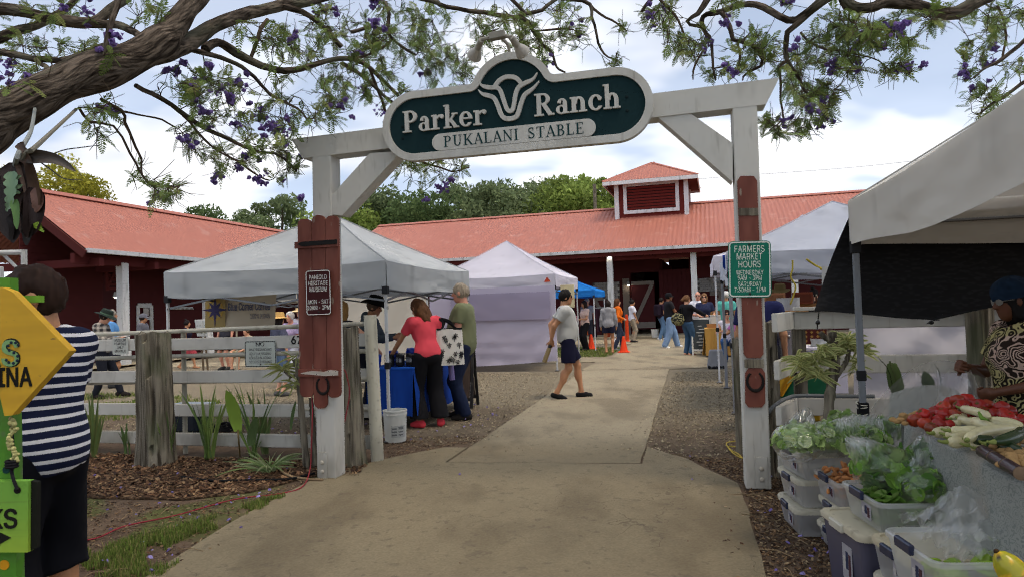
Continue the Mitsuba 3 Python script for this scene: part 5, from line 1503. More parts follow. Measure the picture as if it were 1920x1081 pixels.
# white walled canopy
k2, cor2, u2, v2 = canopy('white peaked canopy with white side walls in the middle of the yard', V3(.98, 15.6, 0) - UX * 3.05, 3.05, 3.05, 2.20, .29, 3.15, WHITEC, sag=.12, seed=4)
wf = wall(k2, 'side_wall', cor2[0] - VY * .02, cor2[1] - VY * .02, 1.93, .12, lin('#c4bdcf'), 3, .07, .10)
wall(k2, 'side_wall', cor2[3], cor2[0], 1.93, .08, lin('#c4bdcf'), 6, .05)
wp = cor2[0] + UX * .55 - VY * .05
part(wf, 'window_panel', grid(24, 10, lambda U, W: (wp - VY * .03)[None, None] + (U * 2.38)[..., None] * UX + (1.80 - .62 * W)[..., None] * ZUP + (.02 * (meshkit.fbm(np.stack([U * 5, W * 3, 0 * U], -1), 3) - .5))[..., None] * VY), 'canvas', lin('#a49cb2'), True, 'darker sewn-in panel')
e0 = cor2[1] - VY * .045 - UX * .17 + V3(0, 0, 2.06)
part(k2, 'emblem', join(extrude(Polygon([(-.075, -.05), (.075, -.05), (0, .07)]), .004, e0, UX, ZUP)), 'vc', lin('#b5442c'))
# blue canopy
k3, cor3, u3, v3 = canopy('small blue canopy with slanted white legs beyond the white canopy', V3(2.62, 22.0, 0) - UX * 2.6, 2.6, 2.6, 1.95, .20, 2.55, BLUEC, seed=7, legcol='#d9dadc', slant=.0, lean=(.0, 0), legs=(1, 2), truss=False)
# grey canopy right of the gate
k4, cor4, u4, v4 = canopy('large pale grey canopy behind the right gatepost', V3(2.80, 8.9, 0), 3.05, 2.75, 2.08, .28, 2.82, lin('#c6cbd8'), sag=.06, seed=11, legcol='#8d9097', legw=.045)
canopy('white peaked canopy top rising behind the grey canopy on the right', V3(5.1, 15.2, 0), 3, 3, 2.25, .25, 3.42, WHITEC, seed=13)
canopy('white canopy with its corner showing left of the market hours sign', V3(3.62, 12.3, 0), 2.8, 2.8, 2.25, .28, 2.75, WHITEC, seed=15, legs=(0,), legcol='#c9ccd2')
# cream canopies behind the grey one
k5, cor5, u5, v5 = canopy('cream walled canopy behind the vendor in the black hat', V3(-4.25, 13.7, 0), 2.75, 1.9, 2.12, .22, 2.5, WHITEC, seed=17, legs=(0, 1, 3))
wall(k5, 'side_wall', cor5[0] + UX * .5, cor5[1], 1.92, .10, CREAM, 12, .08)
canopy('far cream canopy seen under the grey canopy behind the coffee banner', V3(-6.7, 16.6, 0), 2.9, 2.9, 2.05, .25, 2.6, CREAM, seed=19, legcol='#b7ad97')

# the produce stall's canopy at the right edge
CP = V3(2.43, 4.9, 0); dv = VY * -1
k6, cor6, u6, v6 = canopy('dirty white canopy over the produce stall at the right edge', CP - VY * 3.0, 3.05, 3.0, 2.13, .31, 3.05, lin('#dad7d0'), sag=.05, seed=23, legcol='#787d84', legs=(3, 2), legw=.042, truss=False)
part(k6, 'truss', beam(cor6[3] + UX * .1 + V3(0, 0, 1.95), cor6[2] - UX * .1 + V3(0, 0, 1.95), .03, .018), 'metal', lin('#7b7d80'))
pts = [GP(1876, 257), ]
L6 = cor6[3] - nrm(cor6[3] - sum(cor6) / 4) * .03
ty = thing('rope_tie', 'knotted white cord wrapped round a black clip on the stall canopy leg', 'rope')
part(ty, 'clip', bbox(L6 + V3(0, 0, .66), .034, .036, .045, UX, VY), 'vc', lin('#17181a'))
m = MB()
for zz_, ph_ in ((.70, 0), (.68, 1), (.62, 2), (.60, 2.6)):
    t = np.linspace(0, 2 * PI, 18) + ph_
    m.mesh(tube([L6 + V3(.040 * math.cos(a), .040 * math.sin(a), zz_ + .012 * math.sin(a + ph_)) for a in t], .004, 5))
m.mesh(tube(smooth_path([L6 + V3(.03, -.045, .68), L6 + V3(.06, -.05, .60), L6 + V3(.04, -.05, .52), L6 + V3(.065, -.05, .45), L6 + V3(.05, -.05, .40)], 14), .004, 5))
part(ty, 'cord', m, 'cloth', lin('#c9c4b5'))
# shade cloth on the stall's far side
sc = thing('shade_cloth', 'black shade mesh sheet hung on the far side of the produce stall', 'shade cloth')
botpts = np.array([[0, 572 + 20], [.06, 576], [.13, 578], [.25, 590], [.33, 597], [.45, 578], [.55, 564], [.75, 560], [1, 556]])
def shade(U, W):
    a = cor6[3] + UX * .02 + VY * .03; L = 3.2
    p = a + (U * L - .02)[..., None] * UX
    tz = 2.03 - .02 * np.sin(U * 9)
    bz = np.interp(U * L, [0, .15, .35, .55, .75, 1.0, 1.3, 3.2], [1.36, 1.33, 1.29, 1.27, 1.32, 1.37, 1.40, 1.40])
    p[..., 2] = tz + (bz - tz) * W
    bil = .10 * np.sin(PI * W) * (.4 + .6 * np.sin(U * 7 + 1) ** 2) + .05 * (meshkit.fbm(np.stack([U * 8, W * 3, 0 * U], -1), 4) - .5)
    p = p - (UX * .26)[None, None] * (W * np.exp(-U * 12))[..., None]
    return p + VY * bil[..., None]
scene['mesh_black'] = two(princ(proc(lambda p, n, uv: mix(mi.Color3f(.007, .007, .008), mi.Color3f(.014, .014, .016), smoothstep(.45, .75, fbm(p.x * 30, p.y * 30, p.z * 60, 2)))), .75, .25))
part(sc, 'sheet', grid(60, 30, shade), 'mesh_black', None, True)
def bungee(a, b, name):
    part(sc, name, tube(smooth_path([a, (a + b) / 2 + V3(0, 0, .01), b], 8), .004, 5), 'vc', lin('#141414'))
    part(sc, 'toggle', trimesh.creation.icosphere(2, .017).apply_translation(a + (b - a) * .62), 'gloss', lin('#101010'), True)
bungee(cor6[3] + VY * .06 - UX * .22 + V3(0, 0, 1.37), D(1532, 618, 5.4), 'cord')
bungee(cor6[3] + VY * .06 + UX * .55 + V3(0, 0, 1.27), D(1738, 606, 5.25), 'cord')

# coffee banner
P0, P1, P2, P3 = D(392, 541, 9.4), D(521, 536, 9.0), D(512, 610, 8.95), D(388, 618, 9.4)
bn_ = thing('banner', 'beige coffee stall banner with a compass star under the grey canopy', 'banner')
def ban(U, W):
    t = P0 + (P1 - P0) * U[..., None]; b = P3 + (P2 - P3) * U[..., None]
    p = t + (b - t) * W[..., None]
    return p + VY * (.04 * np.sin(U * 5 + W * 3) * W)[..., None]
part(bn_, 'sheet', grid(20, 10, ban), 'canvas', lin('#c6baa4'), True)
bu = nrm(P1 - P0); bz_ = nrm((P0 - P3) - bu * np.dot(P0 - P3, bu)); bnn = np.cross(bu, bz_)
if np.dot(bnn, V3(0, -1, 0)) < 0: bnn = -bnn
bw_, bh_ = np.linalg.norm(P1 - P0), np.linalg.norm(P0 - P3)
Bp = lambda a, b: P3 + bu * (a * bw_) + bz_ * (b * bh_) + bnn * .055
part(bn_, 'side_panel', extrude(sbox(0, 0, bw_ * .30, bh_ * .92), .002, Bp(.02, .04), bu, bz_), 'vc', lin('#a08a58'))
def star(n, r1, r2, rot_=0):
    return Polygon([((r1 if i % 2 == 0 else r2) * math.sin(i * PI / n + rot_), (r1 if i % 2 == 0 else r2) * math.cos(i * PI / n + rot_)) for i in range(2 * n)])
part(bn_, 'compass_star', join(extrude(star(4, bh_ * .42, bh_ * .07), .003, Bp(.17, .48) + bnn * .004, bu, bz_), extrude(star(4, bh_ * .27, bh_ * .08, PI / 4), .002, Bp(.17, .48) + bnn * .0035, bu, bz_)), 'vc', lin('#3f3a5c'))
part(bn_, 'compass_ring', extrude(Point(0, 0).buffer(bh_ * .25).difference(Point(0, 0).buffer(bh_ * .21)), .002, Bp(.17, .48) + bnn * .003, bu, bz_), 'vc', lin('#b08d3f'))
part(bn_, 'lettering', put_text('Blue Corner Coffee', bh_ * .17, Bp(.66, .46), bu, bz_, True, .002, True, bw_ * .60), 'vc', lin('#4a4f6c'), False, stuff=True)
part(bn_, 'lettering', put_text('100% KONA', bh_ * .11, Bp(.82, .26), bu, bz_, False, .002, True, bw_ * .28), 'vc', lin('#6c6a78'), False, stuff=True)
part(bn_, 'lettering', put_text('Blue Corner Coffee', bh_ * .08, Bp(.165, .78) + bnn * .004, bu, bz_, False, .002, True, bw_ * .24), 'vc', lin('#4a4468'), False, stuff=True)
# white frame of a stall at the left edge
fr = thing('stall_frame', 'white painted tube frame with a corner brace at the left edge', 'frame')
f0, f1, f2 = D(-70, 476, 5.6), D(45, 473, 5.6), D(45, 700, 5.6)
part(fr, 'rail', tube([f0, f1], .022, 10), 'worn', lin('#d6d6d2')); part(fr, 'upright', tube([f1 + V3(0, 0, .02), V3(f1[0], f1[1], 0)], .022, 10), 'worn', lin('#d6d6d2'))
part(fr, 'upright', tube([f0 + V3(0, 0, .02), V3(f0[0], f0[1], 0)], .022, 10), 'worn', lin('#d6d6d2'))
part(fr, 'brace', tube([D(5, 476, 5.62), D(45, 515, 5.62)], .014, 8), 'worn', lin('#d6d6d2'))
bd = thing('notice_board', 'blank white board at the left edge behind the yellow arrow', 'board')
part(bd, 'board', bbox(D(-25, 526, 3.4), .10, .012, .065, UX, VY), 'vc', lin('#c6c8c8'))
part(bd, 'post', beam(V3(*(D(-25, 526, 3.43)[:2]), 0), D(-25, 526, 3.43), .05, .04), 'worn', lin('#b5b5b0'))
# power line over the stable
pw = thing('power_line', 'thin overhead wire crossing the sky right of the gate', 'cable')
a, b = D(1330, 334, 46), D(1980, 268, 40)
part(pw, 'wire', tube(smooth_path([a + (a - b) * .4, a, (a + b) / 2 - V3(0, 0, .25), b, b + (b - a) * .4], 30), .014, 5), 'vc', lin('#3c3f45'))
for p, px in ((a + (a - b) * .4, 0), (b + (b - a) * .4, 1)):
    part(pw, 'pole', tube([V3(p[0], p[1], -.1), p + V3(0, 0, .4)], [.16, .12], 8), 'old_wood')

# ------------------------------------------------------------------ fences
def ragged_post(name, label, px0, px1, pytop, pybot, Y, seed, lean=(0, 0), group=None):
    """A weathered split trunk set in the ground as a post."""
    c = D((px0 + px1) / 2, pybot, Y); c[2] = 0
    topz = D((px0 + px1) / 2, pytop, Y)[2]; r = (px1 - px0) / 2 / FPX * Y
    nz, nt = 40, 40
    def fn(U, W):
        th = U * 2 * PI
        z = -.06 + (topz + .06) * W
        rr = r * (1.06 - .10 * W + .16 * np.exp(-W * 9))
        g = meshkit.fbm(np.stack([np.cos(th) * 3.2 + seed, np.sin(th) * 3.2, z * 1.0], -1), 4) - .5
        fine = meshkit.fbm(np.stack([np.cos(th) * 9 + seed, np.sin(th) * 9, z * 1.4], -1), 3) - .5
        split = -.42 * np.exp(-((np.mod(th - 4.75 + .16 * np.sin(z * 3.1 + seed), 2 * PI)) / .10) ** 2) * (.5 + .5 * W)
        rad = rr * (1 + .42 * g + .20 * fine + split)
        zz = z + (W > .999) * 0 + (np.abs(W - 1) < .03) * .05 * (meshkit.noise(np.stack([np.cos(th) * 2.5 + seed, np.sin(th) * 2.5, 0 * th], -1)) - .5)
        return np.stack([c[0] + rad * np.cos(th) + lean[0] * W, c[1] + rad * np.sin(th) * .85 + lean[1] * W, zz], -1)
    v, f = grid(nt, nz, fn)
    top = v.reshape(nt, nz, 3)[:, -1]; m = MB().add(v, f)
    ct = top.mean(0) - V3(0, 0, .03)
    m.add(np.vstack([top, ct[None]]), [[i, (i + 1) % nt, nt] for i in range(nt)])
    k = thing(name, label, 'post', group)
    part(k, 'trunk', m, 'old_wood', None, 50)
    return k


ragged_post('fence_post', 'thick weathered grey timber post with a deep split, left of the skateboarding sign', 265, 326, 622, 868, 6.98, 3, (-.03, 0))
ragged_post('fence_post', 'weathered grey timber post close behind the left gatepost', 640, 684, 613, 868, 6.62, 8, (-.03, 0))
ragged_post('fence_post', 'dark weathered timber post behind the right gatepost', 1428, 1466, 600, 850, 5.75, 13)
ragged_post('fence_post', 'dark weathered timber post at the right end of the fence beside the produce vendor', 1822, 1872, 574, 800, 5.15, 17)
ragged_post('fence_post', 'thin weathered post standing in the gap left of the right gatepost', 1381, 1396, 634, 830, 6.6, 21)

fe = thing('board_fence', 'white board fence of four rails left of the gateway', 'fence')
FA, FB = on_line(690, V3(-1.48, 6.85, 0), PI / 2 + YAW), None
for i, (z1, z0) in enumerate(((1.25, 1.12), (.90, .77), (.545, .415), (.24, .105))):
    a = V3(-1.42, 6.84, (z0 + z1) / 2); L = 6.2
    for s in range(2):
        p0, p1 = a - UX * (2.64 * s), a - UX * (2.64 * s + 2.63)
        part(fe, 'rail', beam(p0 + V3(0, 0, .004 * s), p1 + V3(0, 0, -.006), .04, z1 - z0, VY, .006), 'white_paint')
for d in (.25, 2.62, 5.0):
    p = V3(-1.42, 6.84, 0) - UX * d + VY * .075
    part(fe, 'post', beam(p, p + V3(0, 0, 1.24), .11, .10, UX), 'old_wood')
pf = thing('pipe_rail', 'pale tubular rail fence with a fat white end post behind the board fence', 'fence')
PE = G(708, 862); PA = V3(PE[0], PE[1], 0)
for z in (1.345, 1.075, .80, .50):
    pts = [PA - UX * t + VY * .02 * t + V3(0, 0, z - .010 * t) for t in (0.05, 1.5, 3, 4.6)]
    part(pf, 'pipe', tube(pts, .024, 10), 'worn', lin('#b5b1a2'))
part(pf, 'end_post', tube([PA + V3(.0, 0, -.02), PA + V3(-.035, 0, 1.43)], .063, 18), 'worn', lin('#cfcbb8'))
for t in (2.3, 4.2):
    p = PA - UX * t + VY * .06 * t / 2
    part(pf, 'upright', tube([p, p + V3(0, 0, 1.335)], .026, 10), 'worn', lin('#a5a08f'))

fr2 = thing('board_fence', 'white board fence with weathered rails right of the gateway', 'fence')
r0, r1 = V3(1.98, 5.22, 0), V3(2.31, 5.72, 0); rd_ = nrm(V3(.966, -.285, 0))
for (z1, z0) in ((1.345, 1.20), (.985, .84), (.64, .495), (.30, .15)):
    zc = (z0 + z1) / 2
    part(fr2, 'rail', beam(r0 + V3(0, 0, zc), r1 + V3(0, 0, zc), .045, z1 - z0, UX, .006), 'white_paint')
    part(fr2, 'rail', beam(r1 + rd_ * .02 + V3(0, 0, zc - .004), r1 + rd_ * 3.2 + V3(0, 0, zc - .01), .045, z1 - z0, VY, .006), 'white_paint')
part(fr2, 'cap_board', beam(r1 + rd_ * .02 + V3(0, 0, 1.365), r1 + rd_ * 3.2 + V3(0, 0, 1.36), .12, .03, VY), 'white_paint')
for d in (.06, 2.9):
    p = r1 + rd_ * d + VY * .085
    part(fr2, 'post', beam(p, p + V3(0, 0, 1.34), .10, .10, UX), 'old_wood')
part(fr2, 'conduit', tube(smooth_path([D(1440, 772, 5.35), D(1452, 760, 5.4), D(1472, 747, 5.55), D(1500, 741, 5.60), D(1580, 742, 5.45), D(1640, 742, 5.3)], 24), .016, 8), 'vc', lin('#6a6e72'))

# signs on the left fence
yf_ = VY * -.024
c = on_plane(488.5, 662.5, V3(-1.42, 6.84, 0) - VY * .03, -VY); s = c[1] / FPX
plate('rule_sign', 'white skateboarding and riding ban sign on the left fence rails', c, 67 * s, 49 * s, -VY, lin('#b9bfb8'), lin('#17181a'), .006,
      [('NO', .040, .080, .10), ('SKATEBOARDING', .026, .033, .265), ('BICYCLE RIDING', .026, -.010, .255), ('ROLLER BLADING', .026, -.052, .265), ('SCOOTER RIDING', .026, -.094, .265)], .02, lin('#151617'))
c = on_plane(226, 648, V3(-1.42, 6.84, 0) - VY * .03, -VY); s = c[1] / FPX
plate('parking_sign', 'small white museum parking sign on the left fence top rail', c, 36 * s, 31 * s, -VY, lin('#b9bcb6'), None, .006,
      [('MUSEUM', .030, .052, .15), ('PARKING', .030, .012, .155), ('ONLY', .030, -.028, .09), ('MAHALO', .030, -.068, .15)], .008, lin('#17181a'), bolts=False)
c = on_plane(556, 637, V3(-1.42, 6.84, 0) - VY * .0225, -VY)
hn = thing('house_number', 'black house number on the top rail by the left gatepost', 'number')
part(hn, 'digits', put_text('67', .078, c - ZUP * .035, UX, ZUP, True, .003, True), 'vc', lin('#1c1d1c'), False, stuff=True)

# left arrow signpost
def arrow_frame(px, py, Y, yaw_):
    c = D(px, py, Y); ax = V3(math.cos(yaw_), math.sin(yaw_), 0)
    return c, ax, ZUP
sp_ = thing('arrow_signpost', 'green signpost painted with dots carrying arrow boards at the left edge', 'signpost')
SY = 2.28
sx = lambda px, py, o=0.0: D(px, py, SY - o)
axs, azs = V3(1, 0, 0), ZUP
poly = lambda pts: Polygon([((sx(*p) - sx(0, 577))[0], (sx(*p) - sx(0, 577))[2]) for p in pts])
o0 = sx(0, 577)
part(sp_, 'post', extrude(poly([(-75, 520), (14, 520), (20, 740), (30, 1300), (-70, 1300)]), .04, o0 + V3(0, .05, 0), axs, azs), 'worn', lin('#4f8a1f'))
yk = thing('arrow_sign', 'yellow painted wooden arrow board pointing right with big black letters', 'sign')
of = sx(0, 577, .035); polyf = lambda pts: Polygon([((sx(*p, .035) - of)[0], (sx(*p, .035) - of)[2]) for p in pts])
ay_ = polyf([(-330, 620), (-330, 545), (2, 538), (22, 546), (131, 657), (22, 778), (8, 779), (-5, 720), (-330, 728)])
part(yk, 'board', extrude(ay_.buffer(-.004).buffer(.004), .035, of + V3(0, .035, 0), axs, azs), 'yellow_paint')
part(yk, 'lettering', put_text('CINA', .060, sx(61, 722, .0355) - V3(.078, 0, 0), axs, azs, True, .002, True, .155), 'vc', lin('#12100c'), False, label='black painted letters', stuff=True)
m = put_text('RS', .080, sx(39, 683, .0370) - V3(.064, 0, 0), axs, azs, True, .002, True, .118)
part(yk, 'lettering', put_text('RS', .086, sx(40, 684, .0355) - V3(.064, 0, 0), axs, azs, True, .002, True, .124), 'vc', lin('#22241c'), False, stuff=True)
part(yk, 'lettering', (m[0], m[1]), 'vc', lin('#7aa06a'), False, label='pale green dotted letters', stuff=True)
rgd = np.random.default_rng(2); m = MB()
for t in np.linspace(0, 1, 11):
    q = smooth_path([(34, 646), (26, 640), (16, 645), (17, 655), (27, 661), (34, 669), (29, 679), (18, 679), (12, 674)], 40)
    p = q[int(t * 39)]
    m.mesh(lathe([(0, 0), (.005, 0), (.004, .002), (0, .002)], 8, sx(p[0], p[1], .0395), V3(0, -1, 0)))
part(yk, 'dots', m, 'vc', lin('#1c2a3a'), stuff=True)
gk = thing('arrow_sign', 'thin green arrow board behind the yellow arrow', 'sign')
part(gk, 'board', extrude(poly([(-300, 590), (-300, 555), (62, 553), (62, 566), (20, 568), (-10, 592)]), .02, o0 + V3(0, .055, 0), axs, azs), 'worn', lin('#6ea52c'))
lk = thing('arrow_sign', 'lime green board with black letters and arrow hung low on the signpost', 'sign')
part(lk, 'board', extrude(polyf([(-330, 1036), (-330, 904), (50, 902), (49, 1036)]), .028, of + V3(0, .035, 0), axs, azs), 'lime_paint')
part(lk, 'edge', extrude(polyf([(51, 903), (62, 906), (61, 1030), (50, 1035)]), .018, of + V3(0, .037, 0), axs, azs), 'vc', lin('#14160f'))
part(lk, 'lettering', put_text('CKS', .060, sx(33, 988, .0285) - V3(.075, 0, 0), axs, azs, True, .002, True, .15), 'vc', lin('#14150e'), False, stuff=True)
part(lk, 'arrow', extrude(polyf([(-120, 1003), (-20, 1003), (-20, 990), (18, 1008), (-20, 1030), (-20, 1016), (-120, 1016)]), .002, of + V3(0, .0065, 0), axs, azs), 'vc', lin('#14150e'))
for (px, py) in ((33, 918),):
    part(lk, 'cord_hole', lathe([(0, 0), (.011, 0), (.011, .002), (0, .003)], 12, sx(px, py, .0285), V3(0, -1, 0)), 'vc', lin('#15120d'))
part(sp_, 'dot', lathe([(0, 0), (.017, 0), (.016, .002), (0, .002)], 16, sx(8, 1058, -.009), V3(0, -1, 0)), 'vc', lin('#d99a1e'))
part(sp_, 'dot', lathe([(0, 0), (.012, 0), (.012, .002), (0, .002)], 16, sx(12, 880, -.009), V3(0, -1, 0)), 'vc', lin('#123a36'))
lei = thing('shell_lei', 'string of small pale shells hanging from the yellow arrow', 'garland')
m = MB()
for i in range(34):
    t = i / 33; c = sx(20 + 6 * math.sin(t * 9) + 4 * t, 783 + 82 * t, .012 + .004 * (i % 3)) + rgd.normal(0, .0035, 3)
    s_ = trimesh.creation.icosphere(1, .008); v = np.array(s_.vertices) * rgd.uniform(.6, 1.2, 3) + c
    part(lei, 'shell', (v, s_.faces), 'vc', lin('#b9b478') * rgd.uniform(.5, 1.1), True)
part(lei, 'cord', tube(smooth_path([sx(20, 780, .008), sx(26, 860, .006), sx(30, 868, .01), sx(22, 880, .012), sx(26, 900, .03), sx(33, 917, .034)], 20), .0055, 6), 'vc', lin('#17161a'))
part(lei, 'knot', join(*[tube([sx(27, 862 + 5 * i, .004) + V3(.016 * math.cos(a), -.012 + .016 * math.sin(a), 0) for a in np.linspace(0, 2 * PI, 12)], .005, 5) for i in range(3)]), 'vc', lin('#17161a'))


def yellow(p, n, uv):
    g = fbm(p.x * 4, p.y * 4, p.z * 30, 3)
    s = smoothstep(.70, .80, fbm(p.x * 22, p.y * 22, p.z * 50, 4))
    return mix(mix(mi.Color3f(.62, .37, .022), mi.Color3f(.48, .27, .018), g), mi.Color3f(.15, .09, .04), s * .8)


def lime(p, n, uv):
    g = fbm(p.x * 3, p.y * 3, p.z * 40, 3)
    t = smoothstep(.55, .95, p.z + .04 * g)
    return mix(mix(mi.Color3f(.36, .46, .035), mi.Color3f(.15, .34, .045), t), mi.Color3f(.13, .16, .03), smoothstep(.62, .8, g) * .6)


scene['yellow_paint'] = two(princ(proc(yellow), .55, .3))
scene['lime_paint'] = two(princ(proc(lime), .55, .3))

# hanging metal leaves near the top left corner
mlk = thing('metal_leaf_mobile', 'hanging bunch of dark rusty metal leaves with one pale green leaf at the left edge', 'garden ornament')
MY = 2.75
mp = lambda px, py, o=0.0: D(px, py, MY + o)
def leafsheet(pts, w, cup, col, name, jag=0, tw=0.0, bs='metal_leaf'):
    P = smooth_path([mp(*p) for p in pts], 18); t = np.gradient(P, axis=0); t /= np.linalg.norm(t, axis=1, keepdims=True)
    sd = np.cross(t, V3(math.sin(tw), -math.cos(tw), 0.1)); sd /= np.linalg.norm(sd, axis=1, keepdims=True); nn = np.cross(sd, t)
    s = np.linspace(0, 1, 18); prof = np.interp(s, [0, .15, .5, .85, 1], w) / FPX * MY
    if jag: prof = prof * (1 - jag * .5 * (np.arange(18) % 3 == 0))
    V = []
    for a in np.linspace(-1, 1, 7):
        V.append(P + sd * (prof * a)[:, None] + nn * (cup * prof * (a * a))[:, None])
    V = np.stack(V, 1).reshape(-1, 3)
    i, j = np.meshgrid(np.arange(17), np.arange(6), indexing='ij')
    part(mlk, name, (V, np.stack([i * 7 + j, (i + 1) * 7 + j, (i + 1) * 7 + j + 1, i * 7 + j + 1], -1).reshape(-1, 4)), bs, lin(col), True)
scene['metal_leaf'] = two(princ(VC, .5, .4, metallic=.25))
leafsheet([(40, 285), (52, 315), (62, 345), (70, 385)], [4, 16, 17, 15, 8], .5, '#5b4639', 'leaf')
leafsheet([(36, 268), (44, 280), (55, 290)], [2, 10, 6, 6, 3], .4, '#4a3a31', 'leaf')
leafsheet([(52, 296), (80, 296), (105, 300), (125, 310), (142, 322)], [12, 14, 10, 5, 1], .5, '#514a45', 'leaf', tw=.3)
leafsheet([(28, 304), (34, 330), (40, 360), (36, 400)], [8, 24, 22, 18, 6], .6, '#2a1f1c', 'leaf')
leafsheet([(64, 352), (66, 385), (62, 415), (52, 445)], [8, 17, 17, 12, 4], .7, '#2b1f1e', 'leaf', tw=.5)
leafsheet([(10, 330), (6, 370), (14, 410), (22, 450)], [8, 20, 20, 14, 4], .5, '#241a18', 'leaf')
leafsheet([(30, 400), (34, 425), (24, 455)], [8, 16, 14, 9, 3], .5, '#1c1514', 'leaf')
leafsheet([(50, 360), (44, 390), (48, 420), (52, 446)], [6, 15, 14, 9, 2], .6, '#40302b', 'leaf')
leafsheet([(70, 352), (74, 380), (66, 398)], [5, 12, 12, 8, 3], .5, '#6c5047', 'leaf')
leafsheet([(40, 372), (36, 392), (38, 402)], [3, 8, 8, 6, 2], .4, '#77605a', 'leaf', tw=-.4)
leafsheet([(46, 340), (38, 358), (32, 375)], [3, 9, 10, 6, 2], .4, '#4c4644', 'leaf', tw=-.4)
leafsheet([(58, 420), (54, 440), (50, 460)], [6, 12, 10, 6, 2], .5, '#191513', 'leaf')
leafsheet([(22, 322, -.03), (22, 350, -.04), (18, 380, -.04), (12, 396, -.03)], [9, 15, 11, 6, 2], .25, '#6f8a6c', 'leaf', .8)
leafsheet([(24, 340, -.035), (34, 332, -.03), (40, 330, -.03)], [4, 5, 4, 2, 1], .2, '#6f8a6c', 'leaf')
leafsheet([(24, 352, -.035), (36, 350, -.03), (42, 346, -.03)], [5, 5, 4, 2, 1], .2, '#6f8a6c', 'leaf')
leafsheet([(24, 362, -.035), (32, 360, -.03), (38, 362, -.03)], [5, 5, 4, 2, 1], .2, '#6f8a6c', 'leaf')
leafsheet([(28, 375, -.04), (32, 400, -.04), (32, 430, -.04)], [6, 9, 7, 5, 1], .4, '#5b7c45', 'leaf')
for i in range(5):
    leafsheet([(60, 424), (70 + 3 * i, 418 + 4 * i), (78, 420 + 3 * i)], [1, 2, 2, 1.5, .5], .2, '#7d9a32', 'leaf')
part(mlk, 'hook', tube(smooth_path([mp(40, 300), mp(52, 285), mp(64, 278), D(100, 245, 3.6), D(143, 205, 4.7)], 20), .010, 7), 'vc', lin('#6e6a5e'))
part(mlk, 'hook', tube(smooth_path([mp(28, 310), mp(36, 285), D(58, 245, 3.6), D(66, 200, 4.4)], 20), .010, 7), 'vc', lin('#7e8280'))
leafsheet([(58, 300), (85, 295), (118, 282), (150, 277), (190, 272)], [1.2, 1.2, 1.2, 1, .6], .0, '#3a3834', 'stem')
leafsheet([(70, 300), (95, 318), (120, 335), (155, 338)], [1.2, 1.2, 1.2, 1, .6], .0, '#3a3834', 'stem')
rk_ = thing('shingle_roof', 'corner of a little shingled stall roof at the left edge', 'roof')
for i in range(3):
    part(rk_, 'shingle', beam(D(-60, 392 + i * 10, 3.0), D(14 + 7 * i, 397 + 10 * i, 3.0), .05, .012, V3(0, .5, -1)), 'vc', lin('#8d5d4a'))
part(rk_, 'board', bbox(D(-30, 390, 3.1), .05, .015, .06, UX, VY), 'vc', lin('#1d6f70'))
part(rk_, 'upright', beam(V3(*(D(-40, 390, 3.12)[:2]), 0), D(-40, 390, 3.12), .06, .06), 'worn', lin('#4a3a30'))

# ------------------------------------------------------------------ trees
def limb(mesh, uvs, P, R, sides=14, bump=.0):
    """Tube with uv = (metres along, share around) and a gnarled surface; P (n,3), R radii."""
    v, f = tube(P, R, sides, True)
    n = len(P)
    L = np.r_[0, np.cumsum(np.linalg.norm(np.diff(P, axis=0), axis=1))]
    if bump:
        ctr = np.repeat(P, sides, 0); d = v[:n * sides] - ctr
        L_ = np.repeat(L, sides); ang = np.tile(np.arange(sides) / sides, n)
        ridge = meshkit.fbm(np.stack([L_ * 3.0, np.cos(ang * 2 * PI) * 3.2, np.sin(ang * 2 * PI) * 3.2], -1), 4, 2) - .5
        v[:n * sides] = ctr + d * (1 + bump * ridge)[:, None]
    uv = np.zeros((len(v), 2)); uv[:n * sides, 0] = np.repeat(L, sides); uv[:n * sides, 1] = np.tile(np.abs(np.arange(sides) / sides * 2 - 1), n) * np.repeat(np.asarray(R, float).reshape(n, -1)[:, 0], sides) * 6
    uv[n * sides:, 0] = L[-1]
    off = sum(len(x) for x in mesh[0])
    mesh[0].append(v); mesh[1].append(f + off); uvs.append(uv)


def frond(rg, base, d, L, mb, colr):
    """A twice-feathered drooping leaf."""
    d = nrm(d); n = 9
    s = np.linspace(0, 1, n + 1); droop = rg.uniform(.2, .7)
    ax = base + np.outer(s * L, d) - np.outer(s ** 2 * L * droop * .5, V3(0, 0, 1))
    side = nrm(np.cross(d, V3(0, 0, 1) + rg.normal(0, .25, 3)))
    tn = np.gradient(ax, axis=0); tn /= np.linalg.norm(tn, axis=1, keepdims=True)
    V, F, C = [], [], []
    up = np.cross(side, tn)
    w = .0022
    for k in range(n):
        i0 = len(V); V += [ax[k] - side * w, ax[k] + side * w, ax[k + 1] + side * w, ax[k + 1] - side * w]; F.append([i0, i0 + 1, i0 + 2, i0 + 3])
    for k in range(1, n + 1):
        pl = L * .34 * math.sin(PI * (.18 + .72 * s[k])) * rg.uniform(.85, 1.15)
        pw = L * .050
        for sg in (-1, 1):
            pd = nrm(side * sg + tn[k] * .55 - V3(0, 0, rg.uniform(0, .35)))
            a = ax[k] - tn[k] * (L / n) * (.25 if sg > 0 else .0); q = nrm(np.cross(pd, up[k]))
            i0 = len(V)
            V += [a, a + pd * pl * .45 + q * pw, a + pd * pl, a + pd * pl * .5 - q * pw]; F.append([i0, i0 + 1, i0 + 2, i0 + 3])
    c = np.asarray(colr) * rg.uniform(.7, 1.3)
    mb.add(V, F, c)


